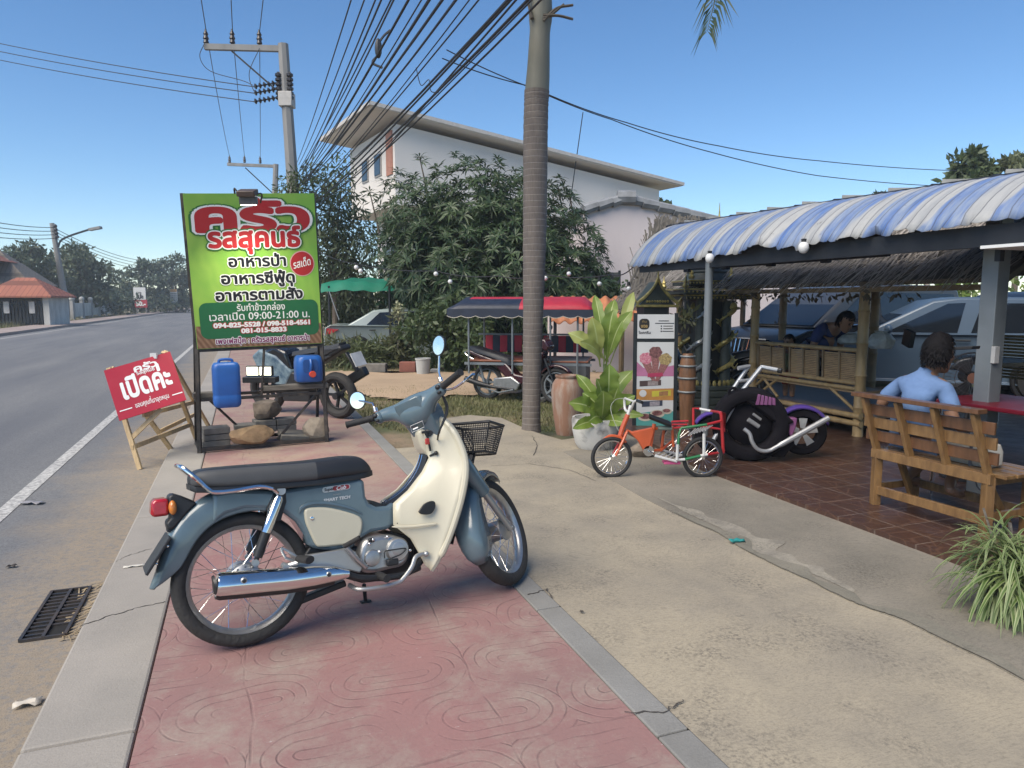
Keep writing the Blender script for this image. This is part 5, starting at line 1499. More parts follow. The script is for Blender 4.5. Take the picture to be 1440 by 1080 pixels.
# front basket: perforated black steel, open top
def perf_mat():
 m, nt, b = new_mat('perforated_steel')
 v = objco(nt)
 tc = nt.nodes.new('ShaderNodeUVMap')
 vo = N(nt, 'ShaderNodeTexVoronoi', Scale=1.0, Randomness=0.0)
 nt.links.new(tc.outputs['UV'], vo.inputs['Vector'])
 h = math_n(nt, 'LESS_THAN', vo.outputs['Distance'], 0.36)
 b.inputs['Base Color'].default_value = (0.012, 0.012, 0.013, 1); b.inputs['Roughness'].default_value = 0.45
 tr = nt.nodes.new('ShaderNodeBsdfTransparent'); mx = nt.nodes.new('ShaderNodeMixShader')
 nt.links.new(h, mx.inputs[0]); nt.links.new(b.outputs[0], mx.inputs[1]); nt.links.new(tr.outputs[0], mx.inputs[2])
 nt.links.new(mx.outputs[0], nt.nodes['Material Output'].inputs['Surface'])
 return m
bx, bz = bp(668, 640, 0)
BT = Matrix.Translation((bx + 0.02, 0.03, bz + 0.005)) @ Matrix.Rotation(R(38), 4, 'Z') @ Matrix.Rotation(R(10), 4, 'Y') @ Matrix.Diagonal((0.86, 0.86, 0.9, 1))
b_bot = [(-0.085, -0.10), (0.075, -0.10), (0.095, -0.06), (0.095, 0.06), (0.075, 0.10), (-0.085, 0.10)]
b_top = [(-0.115, -0.145), (0.10, -0.145), (0.14, -0.09), (0.14, 0.09), (0.10, 0.145), (-0.115, 0.145)]
mb = MB(); k = len(b_bot); H_ = 0.165
vs = [Vector((x, y, 0)) for x, y in b_bot] + [Vector((x, y, H_)) for x, y in b_top]
mb.add([BT @ v for v in vs], [(i, (i + 1) % k, (i + 1) % k + k, i + k) for i in range(k)] + [tuple(range(k))])
bk = mb.build('basket', perf_mat(), bike, smooth=0)
uv = bk.data.uv_layers.new(name='UVMap')
for poly in bk.data.polygons:
 nrm = poly.normal
 for li in poly.loop_indices:
  co_ = BT.inverted() @ bk.data.vertices[bk.data.loops[li].vertex_index].co
  uvv = (co_.x * 85, co_.y * 85) if abs(nrm.z) > 0.8 else (((co_.x if abs(nrm.y) > abs(nrm.x) else co_.y) * 85) + co_.z * 0, co_.z * 85)
  if int(uvv[1]) % 2: pass
  uv.data[li].uv = uvv
mb = MB(); mb.tube([BT @ Vector((x, y, H_)) for x, y in b_top], 0.0075, 7, closed=True); mb.tube([BT @ Vector((x, y, 0)) for x, y in b_bot], 0.005, 6, closed=True)
for (x, y), (x2, y2) in zip(b_bot, b_top): mb.tube([BT @ Vector((x, y, 0)), BT @ Vector((x2, y2, H_))], 0.004, 6)
mb.tube([BT @ Vector((-0.05, 0, 0)), BT @ Vector((-0.09, 0, -0.08))], 0.02, 8)
mb.build('basket_rim', BLKP, bk)
# front of the body behind the basket
# ================================================================ GREEN RESTAURANT SIGNBOARD ON ITS FRAME
STEEL = pm('painted_black_steel', (0.03, 0.03, 0.032), 0.55, 0.4, var=0.4, scale=12, col2=(0.09, 0.075, 0.06))
fl, frr = G(281, 637), G(460, 621)
bl, br_ = W(277.5, 491, fl.y - 0.03), W(453, 482.5, frr.y - 0.03)
tl, tr_ = W(257, 272, fl.y - 0.30), W(441.5, 272, frr.y - 0.30)
sb = thing('signboard', 'tall green restaurant signboard with red Thai lettering on a black steel frame', 'signboard', fl)
O = Vector(fl)
pn = (br_ - bl).cross(tl - bl).normalized()
if pn.y > 0: pn = -pn
PW, PH = (br_ - bl).length, (tl - bl).length
def bf(a, b, d=0.0):             # metres across and up the panel
 u, v = a / PW, b / PH
 return (bl * (1 - u) + br_ * u) * (1 - v) + (tl * (1 - u) + tr_ * u) * v + pn * d - O
def banner_mat():
 m, nt, b = new_mat('printed_green_vinyl')
 v = objco(nt)
 f = ramp(nt, noise(nt, v, 1.6, 3), 0.35, 0.7)
 w = N(nt, 'ShaderNodeTexWave', Scale=3.0, Distortion=9.0, Detail=2)
 nt.links.new(v, w.inputs['Vector'])
 c = mixc(nt, f, (0.19, 0.43, 0.065), (0.36, 0.55, 0.10))
 c = mixc(nt, math_n(nt, 'MULTIPLY', w.outputs['Fac'], 0.16), c, (0.12, 0.32, 0.05))
 nt.links.new(c, b.inputs['Base Color']); b.inputs['Roughness'].default_value = 0.42
 return m
mb = MB(); mb.grid(lambda a, b: bf(a * PW, b * PH, 0.0), 8, 8)
mb.build('panel', banner_mat(), sb, smooth=0, solid=0.012)
def wood_print():
 m, nt, b = new_mat('printed_planks')
 v = objco(nt)
 w = N(nt, 'ShaderNodeTexWave', Scale=9.0, Distortion=0.6, Detail=2); w.bands_direction = 'DIAGONAL'
 nt.links.new(v, w.inputs['Vector'])
 c = mixc(nt, w.outputs['Fac'], (0.20, 0.10, 0.055), (0.36, 0.22, 0.13))
 nt.links.new(mixc(nt, math_n(nt, 'MULTIPLY', noise(nt, v, 30, 3), 0.5), c, (0.08, 0.04, 0.03)), b.inputs['Base Color']); b.inputs['Roughness'].default_value = 0.45
 return m
mb = MB(); mb.poly([bf(0.004, 0.004, 0.0075), bf(PW - 0.004, 0.004, 0.0075), bf(PW - 0.004, PH * 0.145, 0.0075), bf(PW * 0.5, PH * 0.13, 0.0075), bf(0.004, PH * 0.155, 0.0075)]); mb.build('plank_print', wood_print(), sb, smooth=0, fixn=False)
def rrect(x0, y0, x1, y1, r, n=7):
 P = []
 for cx, cy, a0 in ((x1 - r, y0 + r, -90), (x1 - r, y1 - r, 0), (x0 + r, y1 - r, 90), (x0 + r, y0 + r, 180)):
  for i in range(n + 1):
   a = R(a0 + 90 * i / n); P.append((cx + r * math.cos(a), cy + r * math.sin(a)))
 return P
mb = MB(); mb.poly([bf(a, b, 0.009) for a, b in rrect(0.037 * PW, 0.066 * PH, 0.978 * PW, 0.308 * PH, 0.07)]); mb.build('green_field', pm('print_dark_green', (0.016, 0.135, 0.055), 0.45, var=0.1), sb, smooth=0, fixn=False)
mb = MB(); cx, cy, rr = 0.868 * PW, 0.55 * PH, 0.122
mb.poly([bf(cx + rr * math.cos(a), cy + rr * math.sin(a), 0.008) for a in [2 * PI * i / 36 for i in range(36)]]); mb.build('badge_border', pm('print_pink', (0.62, 0.33, 0.33), 0.45, var=0.05), sb, smooth=0, fixn=False)
mb = MB(); rr = 0.112
mb.poly([bf(cx + rr * math.cos(a), cy + rr * math.sin(a), 0.0095) for a in [2 * PI * i / 36 for i in range(36)]]); mb.build('badge', pm('print_red', (0.40, 0.022, 0.028), 0.45, var=0.1), sb, smooth=0, fixn=False)
PRED, PWH, PDG = pm('print_red2', (0.45, 0.022, 0.028), 0.45, var=0.1), pm('print_white', (0.82, 0.82, 0.80), 0.45, var=0.03), pm('print_outline_green', (0.03, 0.16, 0.035), 0.45, var=0.05)
PBK, PPU = pm('print_black', (0.010, 0.012, 0.018), 0.45, var=0.05), pm('print_purple', (0.22, 0.022, 0.12), 0.45, var=0.05)
layers = {}
def line(txt, u0, u1, v, h, cols, bold=0.0, lift=0.0105, shear=0.0, size=None, rot=0.0):
 size = size or h / 0.56
 cxm = (u0 + u1) / 2 * PW
 for k, (mat, extra) in enumerate(cols):
  mb = layers.setdefault((mat.name, k), (MB(), mat))[0]
  put_text(mb, txt, size, lambda a, b, d: bf(cxm + a * math.cos(rot) - b * math.sin(rot), v * PH + b * math.cos(rot) + a * math.sin(rot), d), bold + extra, shear, width=(u1 - u0) * PW, lift=lift + 0.0012 * k)
line('ครัว', 0.09, 0.925, 0.768, 0.205, [(PDG, 0.026), (PWH, 0.015), (PRED, 0.0)], 0.017)
line('รสสุคนธ์', 0.155, 0.858, 0.667, 0.135, [(PDG, 0.022), (PWH, 0.011), (PRED, 0.0)], 0.010, lift=0.0145)
line('อาหารป่า', 0.29, 0.732, 0.540, 0.078, [(PWH, 0.009), (PBK, 0.0)], 0.005)
line('อาหารซีฟู้ด', 0.225, 0.795, 0.430, 0.078, [(PWH, 0.009), (PBK, 0.0)], 0.005)
line('อาหารตามสั่ง', 0.173, 0.853, 0.320, 0.078, [(PWH, 0.009), (PBK, 0.0)], 0.005)
line('รับทำข้าวกล่อง', 0.323, 0.703, 0.247, 0.050, [(PWH, 0.0)], 0.001)
line('เวลาเปิด 09:00-21:00 น.', 0.11, 0.905, 0.188, 0.056, [(PWH, 0.0)], 0.001)
line('094-825-5528 / 098-518-4561', 0.137, 0.90, 0.140, 0.045, [(PRED, 0.006), (PWH, 0.0)], 0.0035, size=0.062)
line('081-015-8833', 0.345, 0.702, 0.098, 0.045, [(PRED, 0.006), (PWH, 0.0)], 0.0035, size=0.062)
line('เพจเฟสบุ๊ค : ครัวรสสุคนธ์ อาหารป่า', 0.145, 0.89, 0.030, 0.042, [(PWH, 0.006), (PPU, 0.0)], 0.0025)
line('รสเด็ด', 0.795, 0.945, 0.53, 0.055, [(PWH, 0.0)], 0.0015, shear=0.25, rot=R(12))
for (nm, k), (mb, mat) in layers.items():
 mb.build('lettering', mat, sb, smooth=0, fixn=False)
# frame
hd = Vector((frr - fl)); hd.z = 0; hd.normalize(); bk_ = Vector((-hd.y, hd.x, 0))
Wf = (frr - fl).length
def ff(a, d, z): return hd * a + bk_ * d + Vector((0, 0, z))
def fbar(name, pts, w=0.035):
 mb = MB()
 for a, b in zip(pts, pts[1:]): mb.bar(a, b, w, w)
 return mb.build(name, STEEL, sb, smooth=0)
for a in (0, Wf):
 bot = ff(a, 0, 0); topp = (bf(0 if a == 0 else PW, 0, -0.03)); topt = bf(0 if a == 0 else PW, PH, -0.03)
 fbar('front_post', [bot, topp, topt]); fbar('back_post', [ff(a, 0.5, 0), topp.lerp(topt, 0.25) + Vector((0, 0.02, 0))], 0.03)
fbar('bottom_rail', [ff(0, 0, 0.03), ff(Wf, 0, 0.03)]); fbar('bottom_rail', [ff(0, 0.5, 0.03), ff(Wf, 0.5, 0.03)])
for a in (0, Wf): fbar('side_rail', [ff(a, 0, 0.03), ff(a, 0.5, 0.03)], 0.03); fbar('side_rail', [ff(a, 0, 0.52), ff(a, 0.46, 0.52)], 0.03)
fbar('shelf_rail', [ff(0, 0.02, 0.52), ff(Wf, 0.02, 0.52)], 0.03); fbar('shelf_rail', [ff(0, 0.4, 0.52), ff(Wf, 0.4, 0.52)], 0.03)
fbar('panel_rail', [bf(0, -0.02, -0.02), bf(PW, -0.02, -0.02)], 0.03)
fbar('brace', [ff(0.12, 0.2, 0.5), ff(0.50, 0.4, 0.06)], 0.02); fbar('brace', [ff(Wf - 0.04, 0.04, 0.56), ff(0.75, 0.1, 0.05)], 0.025); fbar('hanger', [ff(0.60, 0.02, 0.52), bf(PW * 0.52, 0, -0.02)], 0.02)
# weathered planks on the shelf
WOODG = pm('weathered_wood', (0.17, 0.15, 0.125), 0.85, var=0.5, scale=5, stretch=(1, 12, 12), bmp=0.4, bscale=30)
for (a0, a1, z, d, lab) in ((-0.03, 0.27, 0.56, 0.10, 'short dark plank end at the left of the sign frame shelf'), (0.62, Wf + 0.03, 0.60, 0.06, 'long weathered plank lying on the right half of the sign frame shelf')):
 mb = MB(); mb.box((0, 0, 0), (a1 - a0, 0.14, 0.05)); o = tag(mb.build('plank', WOODG, None, smooth=0, bevel=0.004), lab, 'plank', 'planks in the sign frame')
 o.location = O + ff((a0 + a1) / 2, d, z); o.rotation_euler = (0, 0, math.atan2(hd.y, hd.x))
# flood lamp on top of the sign, lit
LAMPC = pm('lamp_housing_brown', (0.09, 0.06, 0.045), 0.5, var=0.4)
lp = W(348, 276, fl.y - 0.42)
t = thing('flood_lamp', 'brown flood lamp clipped over the top edge of the green signboard', 'flood lamp', lp)
mb = MB(); mb.box((0, 0, 0.03), (0.16, 0.12, 0.05), (R(18), 0, 0)); mb.build('housing', LAMPC, t, bevel=0.008)
mb = MB(); mb.box((0, 0.02, -0.035), (0.155, 0.05, 0.07), (R(10), 0, 0)); mb.build('reflector', pm('lamp_grey', (0.12, 0.12, 0.125), 0.4, 0.5), t, bevel=0.006)
mb = MB(); mb.tube(smooth_path([(0.07, 0.02, 0.02), (0.10, 0.08, 0.03), (0.05, 0.18, -0.03)], 4), 0.008, 6); mb.tube(smooth_path([(-0.08, 0.0, 0.03), (-0.12, 0.02, 0.07), (-0.13, 0.05, 0.03)], 4), 0.008, 6); mb.build('bracket', STEEL, t)
mb = MB(); mb.box((0, 0.02, -0.074), (0.13, 0.04, 0.004), (R(10), 0, 0)); mb.build('diffuser', emit_mat('lamp_glow', (1.0, 0.95, 0.75), 6.0), t)
la = bpy.data.lights.new('flood_light', 'SPOT'); la.energy = 38; la.color = (1.0, 0.95, 0.72); la.spot_size = R(120); la.spot_blend = 0.9; la.shadow_soft_size = 0.05
lo_ = bpy.data.objects.new('flood_light', la); COL.objects.link(lo_); lo_.parent = t; lo_.location = (0.0, 0.0, -0.10); lo_.rotation_euler = (R(20), 0, 0)
# second flood lamp lying lit on the shelf
lp2 = W(364, 522, fl.y + 0.35)
t = thing('flood_lamp', 'small lit flood lamp standing on the shelf between the blue jerrycans', 'flood lamp', lp2)
mb = MB(); mb.box((0, 0.03, 0), (0.27, 0.05, 0.105)); mb.build('housing', BLKP, t, bevel=0.008)
for sx in (-1, 1):
 mb = MB(); mb.box((sx * 0.066, 0.0, 0), (0.115, 0.012, 0.085)); mb.build('lens', emit_mat('work_lamp_glow', (1.0, 0.97, 0.74), 1.3), t, smooth=0, bevel=0.004)
mb = MB(); mb.box((0.0, 0.05, -0.09), (0.34, 0.12, 0.06)); mb.build('bracket', BLKP, t, smooth=0, bevel=0.006)
# blue jerrycans
JB = pm('blue_plastic_can', (0.018, 0.10, 0.36), 0.4, var=0.25, scale=5)
def rbox_rings(w, d, zs, r=0.3, n=6):
 rings = []
 for z, k in zs:
  rings.append([Vector((x, y, z)) for x, y in rrect(-w / 2 * k, -d / 2 * k, w / 2 * k, d / 2 * k, min(w, d) * k * r, n)])
 return rings
p = O + ff(0.37, -0.02, 0.40) if False else W(320, 572, fl.y - 0.06)
t = thing('jerrycan', 'blue plastic jerrycan hanging upright at the left of the sign frame', 'jerrycan', p, math.atan2(hd.y, hd.x), 'blue jerrycans in the sign frame')
mb = MB(); mb.rings(rbox_rings(0.25, 0.17, [(0, 0.82), (0.02, 0.96), (0.05, 1.0), (0.105, 1.0), (0.11, 0.985), (0.13, 0.985), (0.135, 1.0), (0.37, 1.0), (0.40, 0.97), (0.425, 0.85), (0.43, 0.7)])); mb.build('can', JB, t, smooth=50)
mb = MB(); mb.tube(smooth_path([(-0.06, 0, 0.42), (-0.05, 0, 0.455), (0.05, 0, 0.455), (0.06, 0, 0.42)], 4), 0.013, 8); mb.build('handle', JB, t)
p = W(434, 536, frr.y - 0.05)
t = thing('jerrycan', 'blue jerrycan with red cap lying on the right side plank', 'jerrycan', p, math.atan2(hd.y, hd.x), 'blue jerrycans in the sign frame')
mb = MB(); mb.rings(rbox_rings(0.27, 0.24, [(0, 0.9), (0.015, 1.0), (0.20, 1.0), (0.25, 0.93), (0.27, 0.8)], 0.28)); mb.build('can', JB, t, smooth=50)
mb = MB(); mb.prism(rrect(-0.075, 0.10, 0.075, 0.235, 0.03), -0.124, -0.118); mb.build('handle_recess_shade', pm('blue_plastic_shade', (0.012, 0.06, 0.22), 0.5), t, smooth=0)  # flat plate; shade of the hollow put into a darker blue
mb = MB(); mb.tube(smooth_path([(0.0, -0.125, 0.235), (0.0, -0.15, 0.18), (0.0, -0.125, 0.11)], 4), 0.014, 8); mb.build('handle', JB, t)
mb = MB(); mb.lathe([(0.0, 0.03), (0.03, 0.03), (0.034, 0.02), (0.034, -0.01)], 16, Matrix.Translation((0.015, -0.128, 0.085)) @ Matrix.Rotation(PI / 2, 4, 'X')); mb.build('cap', pm('red_cap', (0.55, 0.06, 0.03), 0.45), t)
# stones and paving blocks holding the frame down
def rock(name, label, c, size, mat, seed, cat='stone', group='stones and blocks in the sign frame', rz=0.0):
 r = random.Random(seed)
 bm = bmesh.new(); bmesh.ops.create_icosphere(bm, subdivisions=3, radius=1.0)
 pl_ = [(Vector((r.gauss(0, 1), r.gauss(0, 1), r.gauss(0, 1))).normalized(), r.uniform(0.62, 0.9)) for _ in range(16)]
 for v in bm.verts:
  p = v.co.normalized()
  for n_, d_ in pl_:
   k = p.dot(n_)
   if k > d_: p = p - n_ * (k - d_)
  p *= 1 + 0.03 * math.sin(p.x * 9 + seed) * math.sin(p.y * 8) + 0.02 * r.random()
  v.co = Vector((p.x * size[0] / 2, p.y * size[1] / 2, max(p.z, -0.75) * size[2] / 2 + size[2] * 0.375))
 me = bpy.data.meshes.new(name); bm.to_mesh(me); bm.free(); me.materials.append(mat)
 o = bpy.data.objects.new(name, me); COL.objects.link(o); o.location = c; o.rotation_euler = (0, 0, rz)
 return tag(o, label, cat, group)
STO = pm('ochre_stone', (0.40, 0.26, 0.14), 0.9, var=0.6, scale=6, bmp=0.9, bscale=18)
STG = pm('grey_stone', (0.26, 0.21, 0.16), 0.9, var=0.6, scale=8, bmp=0.9, bscale=22)
rock('stone', 'ochre stone lying front and centre in the sign frame', O + ff(0.50, 0.02, 0.05), (0.48, 0.26, 0.22), STO, 3, rz=math.atan2(hd.y, hd.x))
rock('stone', 'squarish grey brown stone sitting on top of the paving blocks', O + ff(0.70, 0.36, 0.245), (0.36, 0.24, 0.25), STG, 5, rz=math.atan2(hd.y, hd.x))
rock('stone', 'pale rounded stone at the right foot of the sign frame', O + ff(1.16, 0.12, 0.03), (0.30, 0.26, 0.32), pm('pale_stone', (0.36, 0.30, 0.23), 0.9, var=0.5, scale=7, bmp=0.9, bscale=20), 9)
BLK = pm('grey_paver', (0.20, 0.185, 0.16), 0.9, var=0.35, scale=9, bmp=0.3)
for k, (a, d, z, w, lab) in enumerate(((0.17, 0.22, 0.055, 0.26, 'grey paving block at the bottom of the left pile in the sign frame'), (0.18, 0.22, 0.12, 0.26, 'grey paving block in the middle of the left pile in the sign frame'), (0.17, 0.21, 0.185, 0.25, 'grey paving block on top of the left pile in the sign frame'), (0.47, 0.34, 0.17, 0.22, 'dark paving block left of the square stone'), (0.66, 0.34, 0.14, 0.22, 'paving block directly under the square stone'), (0.66, 0.34, 0.205, 0.21, 'thin paving block squeezed right under the square stone'), (0.88, 0.34, 0.14, 0.2, 'paving block right of the one under the square stone'), (0.88, 0.34, 0.205, 0.2, 'upper paving block at the right behind the ochre stone'), (0.93, 0.16, 0.07, 0.3, 'flat dark slab tilted between ochre and pale stone'))):
 mb = MB(); mb.box((0, 0, 0), (w, 0.2, 0.06)); o = tag(mb.build('paving_block', BLK, None, smooth=0, bevel=0.006), lab, 'paving block', 'stones and blocks in the sign frame')
 o.location = O + ff(a, d, z); o.rotation_euler = (R(12) if k == 8 else 0, R(8) if k == 8 else 0, math.atan2(hd.y, hd.x) + 0.05 * (k % 3 - 1))
# ================================================================ RED A-FRAME SIGN
PINE = pm('raw_pine', (0.55, 0.40, 0.22), 0.65, var=0.3, scale=5, stretch=(12, 12, 1))
RB = pm('red_board', (0.42, 0.022, 0.045), 0.45, var=0.12, scale=3)
c1, c2, c3, c4 = W(168, 592, 6.30), W(262, 562.5, 6.66), W(239, 494.5, 6.78), W(146, 521.5, 6.42)   # BL BR TR TL
AO = G(236, 645, -0.05); AO = Vector((AO.x, AO.y, -0.05))
t = thing('sandwich_board', 'tilted red board with white Thai lettering on a raw pine A-frame', 'sign', AO)
an_ = (c2 - c1).cross(c4 - c1).normalized()
if an_.y > 0: an_ = -an_
AW, AH = (c2 - c1).length, (c4 - c1).length
def af(a, b, d=0.0):
 u, v = a / AW, b / AH
 return (c1 * (1 - u) + c2 * u) * (1 - v) + (c4 * (1 - u) + c3 * u) * v + an_ * d - AO
mb = MB(); mb.grid(lambda a, b: af(a * AW, b * AH, 0.0), 2, 2); mb.build('board', RB, t, smooth=0, solid=0.014)
mb = MB(); put_text(mb, 'ครัว', 0.085, lambda a, b, d: af(AW * 0.58 + a, AH * 0.80 + b, d), 0.003, width=0.20, lift=0.0085)
put_text(mb, 'รสสุคนธ์', 0.05, lambda a, b, d: af(AW * 0.56 + a, AH * 0.735 + b, d), 0.001, width=0.16, lift=0.0085)
put_text(mb, 'เปิดค่ะ', 0.27, lambda a, b, d: af(AW * 0.52 + a, AH * 0.36 + b, d), 0.010, width=AW * 0.72, lift=0.0085)
put_text(mb, 'ขอบคุณที่มาอุดหนุน', 0.062, lambda a, b, d: af(AW * 0.52 + a, AH * 0.14 + b, d), 0.0008, width=AW * 0.50, lift=0.0085)
for u0, u1 in ((0.04, 0.22), (0.82, 0.98)):
 mb.poly([af(AW * u0, AH * 0.155, 0.0085), af(AW * u1, AH * 0.155, 0.0085), af(AW * u1, AH * 0.175, 0.0085), af(AW * u0, AH * 0.175, 0.0085)])
mb.build('lettering', PWH, t, smooth=0, fixn=False)
lf1, lf2 = G(197, 660, -0.05) - AO, G(278, 622, -0.05) - AO
bb1, bb2 = G(222, 640, -0.05) + Vector((0.10, 0.12, 0)) - AO, G(285, 606, -0.05) + Vector((0.02, 0.16, 0)) - AO
def abar(name, a, b, w=0.042, h=0.028):
 mb = MB(); mb.bar(a, b, w, h, up=(0, 1, 0)); return mb.build(name, PINE, t, smooth=0, bevel=0.002)
top1, top2 = af(0.05, AH * 1.05, -0.03), af(AW - 0.05, AH * 1.05, -0.03)
abar('leg', lf1, top1); abar('leg', lf2, top2); abar('leg', bb1, top1 + Vector((0, 0.04, 0))); abar('leg', bb2, top2 + Vector((0, 0.04, 0)))
abar('crossbar', lf1.lerp(top1, 0.22) + Vector((0, -0.02, 0)), lf2.lerp(top2, 0.22) + Vector((0, -0.02, 0)), 0.045, 0.02); abar('crossbar', bb1.lerp(top1, 0.26), bb2.lerp(top2, 0.26), 0.04, 0.02)
abar('strut', lf1.lerp(top1, 0.30), af(AW * 0.62, 0.0, -0.04), 0.042, 0.022); abar('strut', bb2.lerp(top2, 0.40), af(AW * 0.35, 0.0, -0.06), 0.042, 0.022)
mb = MB(); mb.box(af(AW * 0.75, AH * 1.01, 0.0), (0.06, 0.03, 0.05)); mb.build('tape_patch', pm('tape_white', (0.6, 0.62, 0.62), 0.6), t, smooth=0)
# ================================================================ DRAIN GRATE, LITTER
q = [TS(G(*p, z=-0.05)) for p in ((28, 905), (77, 828), (120, 834), (98, 893))]
s0, s1 = (q[0][1] + q[3][1]) / 2, (q[1][1] + q[2][1]) / 2; t0, t1 = (q[0][0] + q[1][0]) / 2, (q[2][0] + q[3][0]) / 2
dr = thing('drain_grate', 'rusty steel drain grate half filled with sand beside the kerb', 'drain grate', S((t0 + t1) / 2, (s0 + s1) / 2, -0.05), YAW)
GR = pm('grate_steel', (0.055, 0.058, 0.065), 0.55, 0.6, var=0.6, scale=9, col2=(0.14, 0.10, 0.07))
dw, dl = t1 - t0, s1 - s0
mb = MB(); mb.box((0, 0, 0.002), (dw, dl, 0.003)); mb.build('pit_shade', pm('drain_pit_shade', (0.012, 0.011, 0.010), 0.9), dr, smooth=0)  # flat black sheet; shade of the drain painted as its colour
mb = MB()
for x in (-dw / 2, 0, dw / 2): mb.box((x, 0, 0.008), (0.014, dl, 0.016))
for y in (-dl / 2, dl / 2): mb.box((0, y, 0.007), (dw, 0.012, 0.014))
mb.build('rim', GR, dr, smooth=0)
mb = MB()
nb = 13
for i in range(1, nb): mb.box((-dw / 4, -dl / 2 + dl * i / nb, 0.006), (dw / 2 - 0.012, 0.012, 0.011))
for i in range(3, nb - 1):
 mb.box((dw / 4, -dl / 2 + dl * i / nb, 0.006), (dw / 2 - 0.012, 0.012, 0.011))
mb.build('bars', GR, dr, smooth=0)
blm = MB()
for i in range(70):
 c = S((t0 + t1) / 2 + dw * rng.uniform(0.25, 0.95), s0 + dl * rng.uniform(-0.1, 1.1), -0.044); a = rng.normal(1.0, 0.6)
 d = Vector((math.cos(a), math.sin(a), rng.uniform(-0.02, 0.1))) * rng.uniform(0.04, 0.12); s = Vector((-d.y, d.x, 0)).normalized() * 0.004
 blm.add([c - s, c + s, c + d + s * 0.4, c + d - s * 0.4], [(0, 1, 2, 3)])
tag(blm.build('dry_grass_litter', pm('straw', (0.40, 0.31, 0.19), 0.9, var=0.4), smooth=0, fixn=False), kind='stuff')
def crumple(name, label, c, s, mat, cat, seed, rz=0):
 r = random.Random(seed); mb = MB()
 mb.grid(lambda a, b: Vector(((a - 0.5) * s[0], (b - 0.5) * s[1], r.random() * s[2])), 5, 4)
 o = tag(mb.build(name, mat, None, smooth=40, solid=0.001), label, cat, 'litter on the ground'); o.location = c; o.rotation_euler = (0, 0, rz)
crumple('wrapper', 'crumpled cream wrapper in the sand by the kerb', G(39, 990, -0.044), (0.09, 0.05, 0.02), pm('cream_wrapper', (0.55, 0.5, 0.42), 0.6), 'litter', 1, 0.4)
crumple('wrapper', 'flat grey plastic wrapper by the white road line', G(45, 708, -0.044), (0.16, 0.07, 0.02), pm('grey_wrapper', (0.33, 0.32, 0.33), 0.4), 'litter', 2, 0.1)
crumple('paper_scrap', 'thin pale paper scrap on the kerb left of the motorbike plate', G(189, 796, 0.004), (0.11, 0.025, 0.006), pm('paper_scrap_white', (0.6, 0.57, 0.5), 0.7), 'litter', 3, 0.35)
crumple('leaf', 'small dark dry leaf lying near the road at far left', G(16, 797, -0.044), (0.05, 0.03, 0.015), pm('dry_leaf', (0.06, 0.05, 0.045), 0.8), 'leaf', 4, 0.2)
crumple('plastic_scrap', 'teal plastic scrap in a hollow of the yard', G(1036, 762, 0.006), (0.10, 0.045, 0.02), pm('teal_plastic', (0.03, 0.26, 0.25), 0.5), 'litter', 5, 0.2)
crumple('stone_chip', 'small dark stone chip on the sandy yard near the inner kerb', G(818, 861, 0.002), (0.02, 0.015, 0.01), pm('dark_chip', (0.05, 0.045, 0.04), 0.8), 'stone', 6)
# cracks across the kerb and yard, flat slivers coloured with groove shade and grit
CRK = pm('crack_shadow_grit', (0.06, 0.052, 0.045), 0.95, var=0.3)
def crack(pts, z, w, seed):
 r = random.Random(seed); P = []
 for a, b in zip(pts, pts[1:]):
  for i in range(7): P.append(Vector(a).lerp(Vector(b), i / 7) + Vector((r.gauss(0, 0.006), r.gauss(0, 0.006), 0)))
 P.append(Vector(pts[-1]))
 mb = MB(); n = len(P); vs, fs = [], []
 for i, p in enumerate(P):
  d = (P[min(i + 1, n - 1)] - P[max(0, i - 1)]).normalized(); s = Vector((-d.y, d.x, 0)) * w * r.uniform(0.3, 1.0)
  vs += [p - s, p + s]
 for i in range(n - 1): fs.append((2 * i, 2 * i + 1, 2 * i + 3, 2 * i + 2))
 mb.add([(v.x, v.y, z) for v in vs], fs); tag(mb.build('crack', CRK, None, smooth=0, fixn=False), kind='structure')
crack([G(108, 882), G(150, 868), G(190, 856), G(232, 846)], 0.002, 0.004, 1)
crack([G(160, 790), G(190, 778), G(214, 772)], 0.002, 0.0025, 2)
crack([G(742, 838), G(770, 828), G(776, 842)], 0.004, 0.004, 3)
crack([G(690, 655), G(745, 652), G(800, 660), G(838, 676)], -0.001, 0.004, 4)
crack([G(880, 1000), G(935, 1003), G(960, 985)], 0.004, 0.004, 5)
crack([G(748, 612), G(756, 625), G(750, 640)], -0.001, 0.006, 6)
# ================================================================ PALM, JAR, POTTED PLANTS
def palm_bark():
 m, nt, b = new_mat('ringed_palm_bark')
 v = objco(nt)
 wv = N(nt, 'ShaderNodeTexWave', Scale=4.6, Distortion=0.8, Detail=2); wv.bands_direction = 'Z'
 nt.links.new(v, wv.inputs['Vector'])
 ring = ramp(nt, wv.outputs['Fac'], 0.08, 0.0)
 n1 = ramp(nt, noise(nt, objco(nt, (1, 1, 0.35)), 9, 5), 0.35, 0.7)
 c = mixc(nt, n1, (0.165, 0.14, 0.12), (0.115, 0.097, 0.088))
 c = mixc(nt, math_n(nt, 'MULTIPLY', ring, 0.6), c, (0.26, 0.235, 0.21))
 nt.links.new(mixc(nt, math_n(nt, 'MULTIPLY', ramp(nt, noise(nt, objco(nt, (40, 40, 2)), 3, 3), 0.45, 0.8), 0.5), c, (0.07, 0.058, 0.052)), b.inputs['Base Color'])
 b.inputs['Roughness'].default_value = 0.85
 bump(nt, b, math_n(nt, 'SUBTRACT', noise(nt, objco(nt, (40, 40, 2)), 3, 3), ring), 0.4, 0.01)
 return m
PLY = 8.2
pb = W(747, 603, PLY); pb.z = 0
